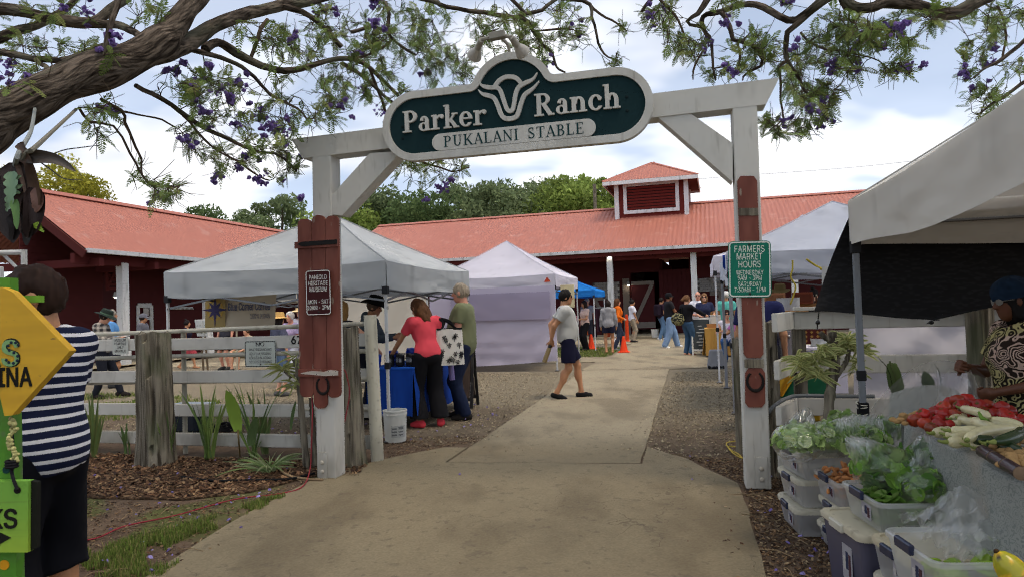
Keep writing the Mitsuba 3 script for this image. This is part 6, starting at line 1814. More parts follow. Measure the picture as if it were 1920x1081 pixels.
def bloom(rg, c, r, mb):
    n = int(10 + r * 200)
    for _ in range(n):
        d = nrm(rg.normal(0, 1, 3) + V3(0, 0, -.2)); p = c + d * r * rg.uniform(.1, 1.5) * V3(1, 1, .8)
        a, b, _z = frame(nrm(rg.normal(0, 1, 3)))
        s = rg.uniform(.012, .022); k = rg.uniform(0, 6)
        q = [p + s * (a * math.cos(k + t) + b * math.sin(k + t)) + _z * s * .4 for t in np.arange(5) * 2 * PI / 5]
        mb.add([p - _z * s * .9] + q, [[0, 1, 2], [0, 2, 3], [0, 3, 4], [0, 4, 5], [0, 5, 1]], lin('#8a74b4') * rg.uniform(.6, 1.3))


def jacaranda(label, trunk, limbs, clusters, blooms, seed, above=()):
    rg = np.random.default_rng(seed)
    key = thing('jacaranda_tree', label, 'tree')
    nodes = []; nr = []
    mesh, uvs = ([], []), []
    thin = MB()
    allpaths = []
    for L in limbs:
        a = np.array([[*x] for x in L], float)
        P = np.array([D(x[0], x[1], x[3]) for x in a]); R = a[:, 2] / 2.35 / FPX * a[:, 3]
        n = max(8, int(np.linalg.norm(np.diff(P, axis=0), axis=1).sum() / .07))
        q = smooth_path(np.c_[P, R], n)
        P, R = q[:, :3], np.maximum(q[:, 3], .003)
        big = R.max() > .03
        jit = (meshkit.fbm(np.c_[P * (3 if big else 6)][:, :3] + seed, 3) - .5)
        P = P + np.stack([jit, meshkit.fbm(P * 5 + 9 + seed, 2) - .5, meshkit.fbm(P * 5 + 4 + seed, 2) - .5], -1) * (.03 if big else .05)
        R = R * (.92 + .25 * meshkit.noise(P * 6 + 3))
        allpaths.append((P, R))
        nodes.append(P); nr.append(R)
    P, R = trunk
    q = smooth_path(np.c_[P, R], 40); allpaths.append((q[:, :3], q[:, 3]))
    for P, R in allpaths:
        if R.max() > .018:
            limb(mesh, uvs, P, R, 22 if R.max() > .08 else 12, .22 if R.max() > .08 else .16)
        else:
            v, f = tube(P, R, 6); thin.add(v, f, lin('#55483c'))
    k = number(key + '__trunk'); scene[k] = mikit.ply((np.vstack(mesh[0]), np.vstack(mesh[1])), 'bark', smooth=True, uv=np.vstack(uvs))
    nodes = np.vstack(nodes); nr = np.concatenate(nr)
    # twigs reach from the nearest wood to points spread through the leaf clusters
    tg = []
    for (px, py, rx, ry, n) in clusters:
        for _ in range(n):
            t = rg.uniform(0, 2 * PI); r = rg.uniform(0, 1) ** .5
            x, y = px + rx * r * math.cos(t), py + ry * r * math.sin(t)
            c = D(x, y, 6.0); dn = pix(x, y)
            # distance as the nearest limb seen in that direction
            w = nodes - V3(0, 0, EYE); u = nrm(dn); al = w @ u; perp = np.linalg.norm(w - al[:, None] * u, axis=1)
            i = np.argmin(perp + .15 * rg.uniform(0, 1, len(perp)))
            yy = nodes[i][1] + rg.normal(0, .35)
            tg.append(D(x, y, float(np.clip(yy, 3.6, 9.5))))
    seen = len(tg); tg = np.array(tg + list(above)); big_ = np.r_[np.zeros(seen, bool), np.ones(len(above), bool)]
    order = np.argsort([np.min(np.linalg.norm(nodes - t, axis=1)) for t in tg])
    leaf = MB(); N = list(nodes); RR = list(nr)
    arr = np.array(N); rad = np.array(RR)
    for t, over in zip(tg[order], big_[order]):
        d = np.linalg.norm(arr - t, axis=1) + .25 * (rad > .06)
        i = int(np.argmin(d)); a = arr[i]; Ld = np.linalg.norm(t - a)
        m = max(5, int(Ld / .06))
        s = np.linspace(0, 1, m)[:, None]
        bow = nrm(rg.normal(0, 1, 3) + V3(0, 0, .6)) * Ld * rg.uniform(.05, .22)
        P = a + (t - a) * s + bow * (4 * s * (1 - s))
        P = P + (np.stack([meshkit.noise(P * 9 + k + seed) for k in (0, 31, 57)], -1) - .5) * .07 * np.minimum(s * 4, 1)
        r0 = min(rad[i] * .7, .0045 + .006 * Ld)
        R = np.linspace(max(r0, .0032), .0026, m)
        v, f = tube(P, R, 5); thin.add(v, f, lin('#4b4034') * rg.uniform(.7, 1.2))
        keep = max(3, m // 2)
        arr = np.vstack([arr, P[1:]]); rad = np.r_[rad, R[1:]]
        tdir = nrm(P[-1] - P[-3])
        # knobbly side spurs and leaves at the tip
        for _ in range(rg.integers(2, 6)):
            b = P[-1 - rg.integers(0, min(4, m - 1))]
            dd = nrm(tdir * .7 + rg.normal(0, .7, 3) + V3(0, 0, .05))
            col = np.array([.17, .24, .07]) if rg.random() < .7 else np.array([.25, .29, .10])
            frond(rg, b, dd, rg.uniform(.07, .15) * (2.3 if over else 1), leaf, col)
        for _q in range(rg.integers(1, 4)):
            e = P[-1 - rg.integers(0, m // 2)]; e0 = e; e = e0 + nrm(tdir + rg.normal(0, .8, 3)) * rg.uniform(.08, .22)
            v, f = tube([e0, (e0 + e) / 2 + rg.normal(0, .016, 3), e], [.0032, .0026, .002], 4); thin.add(v, f, lin('#4b4034'))
    part(key, 'twigs', thin, 'bark_thin', stuff=True)
    part(key, 'crown', leaf, 'leaf', None, False, stuff=True)
    fl_ = MB()
    for (px, py, r) in blooms:
        w = arr - V3(0, 0, EYE); u = nrm(pix(px, py)); al_ = w @ u; perp = np.linalg.norm(w - al_[:, None] * u, axis=1)
        i = np.argmin(perp); Y = arr[i][1]
        c = D(px, py, Y)
        bloom(rg, c, .8 * r / FPX * Y, fl_)
        for _ in range(3):
            bloom(rg, c + rg.normal(0, 1.3 * r / FPX * Y, 3), .4 * r / FPX * Y, fl_)
        v, f = tube([arr[i], c], [.003, .002], 4); fl_.add(v, f, lin('#4b4034'))
    part(key, 'blossom', fl_, 'leaf', None, False, 'violet blossom clusters', stuff=True)
    return key


def overhead(n, x0, x1, seed):           # unseen rest of the crown, added above the frame to shade the foreground
    rg = np.random.default_rng(seed); y = rg.uniform(-2.5, 8.5, n)
    return list(np.stack([rg.uniform(x0, x1, n), y, 1.45 + .52 * np.maximum(y, 0) + .8 + 1.6 * (y < 2.5) + rg.uniform(0, 2.0, n)], -1))


LL = [
    [(-420, 420, 150, 3.9), (-250, 345, 125, 4.0), (-60, 262, 104, 4.2), (0, 222, 96, 4.3), (60, 188, 90, 4.4), (130, 152, 84, 4.55), (200, 128, 80, 4.7), (260, 105, 74, 4.85), (300, 80, 62, 5.0), (326, 48, 50, 5.1), (352, 16, 46, 5.2), (385, -30, 40, 5.4), (420, -80, 34, 5.6), (520, -330, 26, 5.4), (640, -700, 18, 5.0)],
    [(285, 104, 50, 4.95), (318, 92, 48, 5.1), (355, 78, 40, 5.3), (400, 52, 31, 5.5), (450, 30, 27, 5.8), (520, 12, 23, 6.2), (580, 2, 20, 6.5), (650, -16, 18, 6.8)],
    [(-60, 20, 26, 6), (20, 20, 26, 6), (80, 30, 24, 6), (140, 43, 24, 6), (178, 40, 20, 6), (212, 14, 19, 6.1), (250, -14, 18, 6.2)],
    [(150, 44, 18, 6), (215, 47, 17, 6), (250, 60, 15, 5.8), (285, 82, 14, 5.3)],
    [(-40, 95, 16, 5.6), (0, 97, 15, 5.6), (50, 104, 14, 5.5), (100, 112, 13, 5.5), (140, 110, 13, 5.4), (180, 86, 12, 5.3), (240, 90, 11, 5.1), (275, 96, 11, 5.0)],
    [(66, 108, 10, 5.5), (90, 130, 10, 5.2), (120, 155, 11, 4.7)],
    [(140, 116, 9, 5.4), (165, 128, 9, 5.2), (195, 124, 9, 4.9)],
    [(-30, 85, 24, 5.9), (25, 62, 22, 6), (70, 48, 16, 6.1), (120, 20, 13, 6.2), (150, -10, 12, 6.3)],
    [(224, -14, 11, 4.65), (212, 40, 11, 4.62), (200, 85, 10, 4.6), (190, 126, 10, 4.6)],
    [(500, 36, 9, 4.9 + .6), (485, 66, 9, 5.4), (470, 104, 8, 5.4)],
    [(385, 92, 20, 5.35), (410, 80, 19, 5.5), (450, 102, 17, 5.7), (500, 125, 15, 5.9), (545, 133, 14, 6.1), (600, 118, 11, 6.3), (650, 110, 10, 6.5), (690, 125, 9, 6.6), (722, 156, 8, 6.7), (748, 181, 7, 6.8)],
    [(640, 119, 9, 6.5), (679, 143, 8, 6.6), (725, 187, 7, 6.7), (745, 196, 5, 6.8)],
    [(345, 92, 12, 5.2), (395, 102, 11, 5.4), (440, 118, 9, 5.6), (470, 138, 8, 5.7), (510, 180, 6, 5.9), (560, 205, 5, 6.1), (578, 228, 4, 6.1)],
    [(255, 158, 9, 4.95), (300, 185, 10, 5.2), (345, 215, 10, 5.5), (400, 250, 9, 5.8), (430, 263, 8, 5.9), (480, 283, 6, 6.1), (520, 290, 5, 6.2), (556, 322, 4, 6.3)],
    [(345, 216, 6, 5.5), (372, 250, 6, 5.6), (400, 278, 5, 5.7), (440, 300, 5, 5.8), (480, 330, 4, 5.9), (505, 338, 3, 6)],
    [(190, 186, 7, 4.85), (225, 208, 7, 5.0), (236, 235, 6, 5.1), (262, 290, 5, 5.3), (268, 325, 4, 5.3), (290, 352, 4, 5.4)],
    [(148, 203, 6, 4.75), (170, 228, 6, 4.9), (212, 236, 5, 5.0), (245, 285, 5, 5.1), (262, 318, 4, 5.2), (282, 345, 3, 5.2)],
    [(225, 208, 5, 5.0), (260, 212, 4, 5.1), (300, 225, 4, 5.3), (330, 240, 3, 5.4)],
    [(530, 12, 14, 6.2), (575, 25, 12, 6.3), (610, 52, 11, 6.4), (640, 88, 10, 6.5)],
    [(640, -12, 14, 6.8), (712, 0, 9, 6.9), (729, 24, 8, 6.9), (728, 57, 7, 6.9), (737, 75, 6, 6.9), (761, 94, 6, 7), (779, 103, 5, 7)],
    [(730, -20, 12, 6.9), (809, 0, 10, 7), (833, 14, 9, 7), (900, 23, 9, 7), (960, 32, 8, 7.1), (987, 39, 9, 7.1), (1002, 60, 8, 7.1), (1018, 85, 7, 7.1), (1036, 103, 6, 7.1), (1045, 127, 5, 7.1), (1060, 137, 4, 7.1)],
    [(940, -30, 9, 7.1), (960, 0, 8, 7.1), (984, 27, 8, 7.1)],
    [(660, 60, 8, 6.6), (700, 50, 7, 6.7), (728, 60, 6, 6.8)],
    [(735, 75, 5, 6.9), (700, 100, 5, 6.8), (660, 115, 5, 6.6)],
    [(1045, -6, 7, 7.2), (1102, 5, 8, 7.2), (1111, 36, 6, 7.2), (1120, 79, 5, 7.2), (1135, 103, 4, 7.2), (1154, 112, 3, 7.2)],
    [(960, 35, 8, 7.1), (1010, 20, 8, 7.1), (1050, -8, 9, 7.2)],
    [(1103, 6, 6, 7.2), (1129, 30, 5, 7.2), (1151, 42, 4, 7.2), (1172, 57, 3, 7.2)],
    [(690, 125, 6, 6.6), (720, 200, 6, 6.9), (745, 262, 5, 7.2), (780, 300, 5, 7.3), (840, 318, 4, 7.4), (880, 315, 3, 7.4)],
    [(1000, 57, 4, 7.1), (1050, 56, 4, 7.1), (1075, 55, 3, 7.1)],
]
CL_L = [(40, 20, 60, 20, 6), (30, 140, 40, 40, 12), (110, 20, 60, 22, 10), (60, 75, 60, 25, 10), (160, 95, 50, 22, 8), (205, 240, 40, 16, 5), (175, 205, 40, 12, 7), (330, 150, 60, 22, 12), (280, 20, 40, 18, 8), (420, 195, 90, 45, 30), (400, 160, 60, 20, 10), (545, 190, 80, 60, 30), (500, 262, 70, 34, 20), (430, 300, 60, 26, 13), (360, 255, 50, 30, 10), (305, 355, 28, 28, 16), (260, 330, 22, 20, 5), (540, 300, 24, 36, 12), (560, 85, 70, 35, 26), (640, 55, 70, 45, 34),
        (690, 85, 50, 40, 22), (770, 55, 70, 45, 36), (770, 20, 60, 20, 12), (840, 128, 45, 45, 32), (800, 95, 50, 25, 16), (715, 160, 50, 40, 18), (620, 175, 50, 55, 24), (575, 250, 25, 40, 5), (665, 150, 40, 40, 12), (800, 318, 75, 24, 30), (760, 300, 40, 16, 8), (890, 40, 60, 25, 16), (970, 62, 50, 35, 24), (1015, 92, 30, 30, 14), (1060, 40, 40, 40, 12), (1080, 75, 30, 25, 8), (1150, 105, 26, 20, 6), (1160, 52, 20, 12, 4), (1010, 20, 50, 16, 9), (930, 85, 45, 22, 10), (480, 60, 50, 20, 8)]
BL_L = [(375, 150, 13), (415, 168, 17), (722, 210, 20), (87, 155, 13), (12, 120, 15), (60, 176, 9), (505, 235, 14), (440, 232, 11), (525, 240, 19), (485, 333, 17), (457, 290, 10), (415, 330, 9), (205, 205, 8), (540, 293, 12), (700, 46, 11), (676, 100, 9), (800, 135, 9), (832, 352, 14), (165, 22, 12), (215, 65, 13), (330, 135, 10), (450, 160, 11), (545, 75, 9), (610, 18, 10), (640, 200, 9), (298, 365, 10), (380, 205, 9), (490, 205, 9), (350, 262, 8), (708, 5, 12), (1022, 115, 5), (1084, 62, 7)]
jacaranda('old jacaranda with a thick leaning trunk and violet blossom reaching in from the left', (np.array([[-3.3, 3.4, -.05], [-3.4, 3.5, .9], D(-900, 560, 3.75), D(-420, 420, 3.9)]), np.array([.42, .34, .27, .227])), LL, CL_L, BL_L, 11, overhead(520, -5.5, 2.2, 61))
LR_ = [
    [(2150, -110, 40, 5.2), (1990, -55, 34, 5.3), (1900, -25, 28, 5.4), (1838, 0, 27, 5.4), (1783, 27, 27, 5.4), (1720, 8, 22, 5.5), (1662, 5, 24, 5.5), (1635, 15, 24, 5.5), (1608, 16, 22, 5.6), (1588, 4, 24, 5.6), (1580, -20, 26, 5.6)],
    [(1640, -40, 30, 5.6), (1580, -22, 26, 5.6), (1542, 0, 22, 5.6), (1515, 23, 19, 5.7), (1484, 38, 15, 5.8), (1450, 23, 14, 5.9), (1419, 10, 13, 6), (1388, 10, 12, 6), (1350, 23, 12, 6), (1323, 27, 10, 6.1), (1315, 42, 10, 6.1), (1323, 62, 8, 6.1), (1334, 77, 7, 6.1), (1337, 127, 5, 6.1), (1342, 150, 4, 6.1)],
    [(1515, 23, 14, 5.7), (1477, 58, 12, 5.8), (1474, 96, 11, 5.9), (1477, 116, 9, 5.9), (1498, 150, 7, 5.9), (1512, 172, 5, 5.9), (1548, 190, 4, 5.9)],
    [(1476, 114, 8, 5.9), (1463, 131, 6, 5.9), (1466, 185, 5, 6), (1466, 225, 4, 6), (1440, 245, 3, 6)],
    [(1350, 23, 11, 6), (1365, 42, 10, 6), (1376, 77, 9, 6), (1407, 83, 9, 6), (1427, 104, 8, 6), (1430, 123, 6, 6), (1398, 137, 5, 6), (1390, 150, 3, 6)],
    [(1345, -30, 18, 6), (1326, 0, 14, 6), (1311, 23, 11, 6), (1295, 35, 8, 6), (1288, 45, 7, 6.1), (1315, 50, 7, 6.1)],
    [(1385, 80, 6, 6), (1388, 110, 5, 6), (1384, 140, 4, 6)],
    [(1323, 90, 5, 6.1), (1305, 120, 4, 6.1), (1300, 150, 3, 6.1)],
    [(2050, -20, 14, 6.5), (1960, 45, 11, 6.7), (1925, 73, 9, 6.8), (1878, 112, 8, 6.8), (1850, 127, 5, 6.8), (1829, 145, 4, 6.8)],
    [(1960, 130, 9, 6.8), (1925, 152, 8, 6.8), (1870, 190, 6, 6.8), (1840, 212, 4, 6.8)],
    [(1594, 17, 4, 5.6), (1592, 39, 4, 5.7), (1592, 108, 3, 5.8)],
    [(1880, 112, 5, 6.8), (1885, 60, 5, 6.8), (1870, 10, 5, 6.8)],
    [(1240, -25, 10, 6.2), (1215, 5, 8, 6.3), (1205, 20, 6, 6.3)],
    [(1230, -8, 7, 6.2), (1258, 20, 6, 6.2), (1275, 50, 5, 6.2), (1290, 85, 4, 6.2)],
    [(1500, 60, 5, 5.8), (1530, 85, 5, 5.9), (1575, 95, 4, 5.9), (1640, 110, 3, 5.9), (1665, 128, 3, 5.9)],
]
CL_R = [(1240, 30, 45, 26, 20), (1275, 75, 26, 24, 12), (1310, 100, 30, 26, 10), (1345, 130, 30, 20, 8), (1390, 105, 36, 34, 16), (1420, 70, 40, 20, 12), (1365, 12, 30, 12, 6), (1440, 105, 36, 22, 12), (1540, 90, 40, 36, 22), (1500, 120, 40, 26, 16), (1570, 40, 26, 26, 10), (1605, 70, 46, 40, 34), (1655, 62, 45, 26, 22), (1700, 75, 26, 12, 8), (1595, 125, 28, 16, 12), (1685, 130, 30, 12, 14), (1535, 185, 36, 34, 28), (1480, 232, 46, 22, 22), (1440, 230, 20, 16, 8), (1550, 220, 18, 14, 6), (1480, 180, 30, 30, 10), (1830, 105, 22, 30, 10), (1870, 55, 26, 34, 16), (1850, 185, 40, 26, 20), (1895, 25, 30, 20, 12), (1845, 215, 14, 10, 4), (1760, 35, 70, 16, 16), (1805, 130, 14, 16, 5), (1905, 130, 20, 30, 8), (1470, 4, 20, 6, 3)]
BL_R = [(1245, 16, 15), (1320, 85, 9), (1360, 45, 10), (1470, 4, 9), (1380, 135, 9), (1600, 92, 12), (1680, 55, 13), (1668, 50, 9), (1625, 62, 10), (1650, 85, 8), (1563, 115, 10), (1605, 127, 10), (1685, 128, 14), (1540, 192, 17), (1535, 235, 9), (1845, 112, 13), (1863, 86, 9), (1812, 138, 8), (1490, 88, 8), (1520, 205, 9), (1470, 225, 7), (1825, 165, 7), (1218, 30, 9)]
jacaranda('jacaranda with a dark sinuous bough and violet blossom reaching in at the upper right', (np.array([[5.2, 4.6, -.05], [5.1, 4.7, 1.8], [5.0, 5.0, 3.6], D(2150, -110, 5.2)]), np.array([.30, .24, .16, .082])), LR_, CL_R, BL_R, 23, overhead(260, 1.6, 6.0, 62))


def crown_tree(label, px, top, Y, spread, col, seed, n=5200, trunk=None, low=.25, group=None, leafs=.235, sx=1.0):
    """A far tree: clumps of small leaf faces on limbs; px, top in the photograph, spread in metres."""
    rg = np.random.default_rng(seed)
    key = thing('background_tree', label, 'tree', group)
    b = D(px, 577, Y); b[2] = 0; H = D(px, top, Y)[2]
    nc = 60; c = []
    while len(c) < nc:
        q = rg.uniform(-1, 1, 3)
        if np.dot(q, q) < 1:
            c.append(q)
    c = np.array(c); c = c / np.maximum(np.linalg.norm(c, axis=1, keepdims=True), .25) ** .45
    zc, zr = H * (1 + low) / 2, H * (1 - low) / 2
    c = c * V3(spread * sx, spread, zr) * .82 + b + V3(0, 0, zc)
    rr = rg.uniform(.16, .34, nc) * spread
    ii = rg.integers(0, nc, n)
    d = rg.normal(0, 1, (n, 3)); d /= np.linalg.norm(d, axis=1, keepdims=True)
    rad = rr[ii] * (1 - .55 * rg.uniform(0, 1, n) ** 2)
    p = c[ii] + d * rad[:, None] * V3(1, 1, .78)
    p = p[p[:, 2] < H + .3]; m = len(p); ii, d = ii[:m], d[:m]
    t = rg.normal(0, 1, (m, 3)) + d * .6; t /= np.linalg.norm(t, axis=1, keepdims=True)
    a = np.cross(t, rg.normal(0, 1, (m, 3))); a /= np.linalg.norm(a, axis=1, keepdims=True); bb = np.cross(t, a)
    s = leafs * rg.uniform(.5, 1.15, m)[:, None]
    V = np.stack([p - a * s, p - bb * s * .45, p + a * s, p + bb * s * .45], 1).reshape(-1, 3)
    F = np.arange(m * 4).reshape(-1, 4)
    tone = (.75 + .5 * rg.random(nc))[ii] * rg.uniform(.7, 1.3, m)
    C = np.repeat(np.asarray(col)[None] * tone[:, None], 4, 0)
    mb = MB(); mb.add(V, F); mb.c = [C]
    part(key, 'crown', mb, 'leaf', None, False, stuff=True)
    tm = MB(); tr = spread * .07
    tm.mesh(tube([b, b + V3(.05, 0, zc * .6), b + V3(0, .1, zc)], [tr * 1.4, tr, tr * .7], 8))
    for k in range(5):
        tm.mesh(tube(smooth_path([b + V3(0, 0, zc * .55), (b + V3(0, 0, zc * .7) + c[k]) / 2, c[k]], 6), np.linspace(tr * .6, tr * .15, 6), 6))
    part(key, 'trunk', tm, 'vc', lin('#4a3f33'))


GRG, BRG, YEL, DKG = (.20, .255, .125), (.26, .34, .09), (.40, .38, .06), (.13, .19, .075)
FT = 'trees in a row behind the stable'
for i, (px, top, Y, sp, col, lb) in enumerate([
    (395, 376, 62, 4.2, DKG, 'dark tree showing over the left wing ridge, standing alone'),
    (530, 358, 56, 4.6, GRG, 'grey-green tree left of the left gatepost'),
    (468, 402, 64, 2.6, GRG, 'small low tree peeping over the roofs left of the grey canopy'),
    (648, 352, 54, 4.6, BRG, 'bushy tree behind the left gatepost brace'),
    (725, 338, 56, 4.4, GRG, 'bushy tree under the left end of the ranch sign'),
    (800, 345, 52, 4.4, DKG, 'dark bushy tree under the word on the left of the sign'),
    (868, 336, 57, 4.4, GRG, 'grey-green tree under the middle of the ranch sign'),
    (942, 328, 54, 4.8, GRG, 'rounded grey-green tree right of the sign middle'),
    (1010, 318, 57, 4.6, GRG, 'tall grey-green tree two to the left of the cupola'),
    (1075, 322, 52, 4.4, BRG, 'bright green tree left of the cupola'),
    (1132, 306, 55, 3.6, BRG, 'bright green pointed tree touching the cupola')]):
    crown_tree(lb, px, top, Y, sp, col, 100 + i, 13000, group=FT, low=.15)
crown_tree('yellow-green tree rising behind the left wing roof', 128, 282, 48, 3.3, YEL, 140, 11000, low=.35, leafs=.17)
crown_tree('yellowish tree at the left edge behind the hanging metal leaves', -12, 280, 50, 1.9, YEL, 141, 4000, low=.4, leafs=.17)

# ------------------------------------------------------------------ the produce stall
TZ = .80
td = nrm(V3(-.27, -1.22, 0)); tr = V3(-td[1], td[0], 0)             # along the table towards us, and to the right
TC = V3(2.04, 3.60, 0)
tk = thing('market_table', 'long produce table under a grey patterned tablecloth at the right edge', 'table')
part(tk, 'table_top', bbox(TC + td * 1.2 + tr * .42 + V3(0, 0, TZ - .03), 1.19, .40, .018, td, tr, ZUP), 'vc', lin('#b9b9b4'))
for a in (.08, 2.3):
    for b in (.06, .78):
        part(tk, 'leg', tube([TC + td * a + tr * b, TC + td * a + tr * b + V3(0, 0, TZ - .04)], .016, 8), 'metal', lin('#8a8a8a'))


def table_cloth(U, W):
    # U along the table, W from the front hem over the edge to the back
    s = W * 1.30
    drop = .42 + .05 * np.sin(U * 11) + .05 * np.sin(U * 23 + 1)
    over = np.clip(s - .42, 0, None); hang = np.clip(.42 - s, 0, None) / .42
    p = TC + (U * 2.44 - .02)[..., None] * td + (over - .015)[..., None] * tr
    p[..., 2] = TZ - hang * drop
    fold = np.sin(U * 34 + 2 * np.sin(U * 9)) * .022 * hang + .03 * (meshkit.fbm(np.stack([U * 14, W * 6, 0 * U], -1), 3) - .5) * hang
    p -= tr * (fold + .03 * hang)[..., None]
    p[..., 2] += .008 * (meshkit.fbm(np.stack([U * 16, W * 9, 0 * U + 4], -1), 3) - .5) * (hang == 0)
    p[..., 2] -= .02 * np.exp(-((s - .42) / .03) ** 2)
    return p


def cloth_print(p, n, uv):
    a = fbm(p.x * 24, p.y * 24, p.z * 24, 3)
    v = dr.abs(dr.sin(a * 26))
    c = mix(mi.Color3f(.15, .165, .155), mi.Color3f(.24, .25, .23), smoothstep(.2, .8, v))
    return mix(c, mi.Color3f(.30, .25, .20), smoothstep(.55, .75, fbm(p.x * 5, p.y * 5, p.z * 5, 3)) * .5)


scene['table_cloth'] = two(princ(proc(cloth_print), .6, .3))
part(tk, 'tablecloth', grid(90, 44, table_cloth), 'table_cloth', None, True)
part(tk, 'tablecloth_end', grid(30, 16, lambda U, W: (TC - td * .022)[None, None] + (U * .84 - .02)[..., None] * tr + (TZ - .45 * W + .01)[..., None] * ZUP - ((.03 + .03 * np.sin(U * 16) * W + .04 * W))[..., None] * td), 'table_cloth', None, True)
zq = lambda x, y: (1420 + x / 2.838, 700 + y / 2.838)
rs = np.random.default_rng(17)


def lumpy(r, seed, amp=.12, sub=2, sq=(1, 1, 1)):
    m = trimesh.creation.icosphere(sub, 1.0); v = np.array(m.vertices)
    v = v * (1 + amp * (meshkit.fbm(v * 1.7 + seed * 3.1, 2) - .5) * 2)[:, None] * np.asarray(sq) * r
    return v, np.array(m.faces)


TG = 'tomatoes heaped on the produce table'
for i, (x, y) in enumerate([(840, 247), (893, 262), (880, 215), (925, 288), (908, 240), (945, 205), (935, 238), (985, 212), (990, 178), (962, 246), (968, 272), (1012, 242), (1014, 272), (1030, 196), (1030, 155), (1060, 140), (1075, 172), (1048, 216), (1115, 135), (1112, 168), (1150, 165), (1180, 172), (1216, 170), (1240, 195), (1275, 200), (1252, 216), (1302, 212), (1332, 232), (1300, 180), (1356, 236), (1392, 244), (1340, 200), (1100, 205), (1150, 200), (1205, 205)]):
    z = TZ + (.034 if y > 235 else .06 if y > 190 else .085 if y > 150 else .105)
    p = G(*zq(x, y), z)
    v, f = lumpy(.034 * rs.uniform(.9, 1.12), i, .08, 2, (1, 1, .86))
    th = np.arctan2(v[:, 1], v[:, 0]); v *= (1 + .03 * np.cos(5 * th + i))[:, None]
    rr = np.hypot(v[:, 0], v[:, 1]); v[:, 2] -= .012 * np.exp(-(rr / .010) ** 2) * (v[:, 2] > 0)
    R = rot('x', rs.uniform(-50, 50)) @ rot('y', rs.uniform(-50, 50))
    k = thing('tomato', 'ripe red tomato in the heap at the far end of the produce table', 'tomato', TG)
    col = lin('#96140e') * rs.uniform(.5, 1.3) + np.array([0, .02, .004]) * (rs.random() < .35)
    part(k, 'fruit', (v @ R.T + p, f), 'gloss', col, True)
    m = MB(); c0 = np.array([0, 0, .024]); 
    for a in range(5):
        d = V3(math.cos(a * 1.257), math.sin(a * 1.257), .1); e = np.cross(d, ZUP)
        m.add(np.array([c0, c0 + d * .009 + e * .003, c0 + d * .018, c0 + d * .009 - e * .003]) @ R.T + p, [[0, 1, 2, 3]])
    part(k, 'calyx', m, 'vc', lin('#3f5a22'), False)


def veg(name, label, cat, x0, y0, x1, y1, r, z0, col, bend=.0, group=None, tip=None, z1=None, neck=.5):
    a, b = G(*zq(x0, y0), TZ + z0), G(*zq(x1, y1), TZ + (z0 if z1 is None else z1))
    k = thing(name, label, cat, group)
    s = np.linspace(0, 1, 16); sd = nrm(np.cross(b - a, ZUP)); L = np.linalg.norm(b - a)
    P = a + (b - a) * s[:, None] + sd * (bend * L * 4 * s * (1 - s))[:, None]
    prof = r * np.interp(s, [0, .04, .15, .5, .8, .94, 1], [.25, .62, .92, 1.02, .95, .62, .22])
    prof = prof * (1 + .06 * np.sin(s * 9 + x0))
    v, f = tube(P, prof, 14)
    v = v + (meshkit.fbm(v * 40, 2) - .5)[:, None] * .004
    cf = lambda q: np.asarray(col) * (.8 + .4 * meshkit.fbm(q * 45 + x0, 3))[:, None]
    part(k, 'fruit', (v, f), 'gloss', cf, True)
    if tip is not None:
        t = nrm(P[0] - P[2]); part(k, 'stem', tube([P[0] - t * .006, P[0] + t * .02, P[0] + t * .035 + V3(0, 0, .006)], [r * .45, r * .28, r * .2], 8), 'vc', tip, True)
    return k


WG = 'pale long vegetables piled on the produce table'
PALE = lin('#c3bb93')
for (x0, y0, x1, y1, r, z, bd_) in [(935, 315, 1028, 300, .024, .025, .05), (1028, 238, 1110, 222, .018, .05, .0), (1075, 240, 1195, 268, .021, .055, .06), (1025, 262, 1085, 268, .018, .04, 0), (1026, 300, 1195, 305, .023, .055, .04), (1005, 322, 1060, 330, .02, .025, 0), (1030, 340, 1140, 328, .02, .035, .03), (1010, 362, 1135, 362, .024, .025, .03), (1082, 182, 1235, 228, .021, .085, -.05), (1148, 245, 1300, 300, .024, .065, .05), (1115, 352, 1372, 285, .024, .065, -.08), (1132, 380, 1195, 385, .022, .025, 0), (1186, 395, 1275, 398, .020, .024, 0), (1235, 240, 1412, 275, .020, .07, -.04), (1250, 262, 1416, 300, .022, .055, .03), (1040, 215, 1100, 210, .016, .045, 0), (1290, 300, 1419, 318, .022, .04, 0)]:
    veg('white_cucumber', 'pale cream long vegetable in the pile beside the tomatoes', 'vegetable', x0, y0, x1, y1, r, z, PALE * rs.uniform(.85, 1.15), bd_, WG, lin('#7d8748'))
part(scene and 'white_cucumber_010', 'leaf_scrap', tube([G(*zq(1180, 205), TZ + .11), G(*zq(1195, 235), TZ + .11), G(*zq(1230, 245), TZ + .12)], [.006, .009, .002], 6), 'vc', lin('#5d7d2c'), True)
DGR = lin('#1f3316')
veg('cucumber', 'dark green cucumber lying left of two others on the table', 'vegetable', 1143, 352, 1260, 352, .021, .05, DGR, .05, None, lin('#7d8748'))
veg('cucumber', 'dark green cucumber crossing over the pale vegetables', 'vegetable', 1255, 362, 1400, 296, .024, .075, DGR * 1.15, .08, None, lin('#7d8748'))
veg('cucumber', 'dark green cucumber nearest the ginger', 'vegetable', 1222, 372, 1410, 402, .022, .045, DGR * .9, .04, None, lin('#7d8748'))
sc_ = thing('sugar_cane', 'dark purple piece of jointed sugar cane at the front of the table', 'sugar cane')
a, b = G(*zq(1196, 408), TZ + .03), G(*zq(1404, 530), TZ + .03)
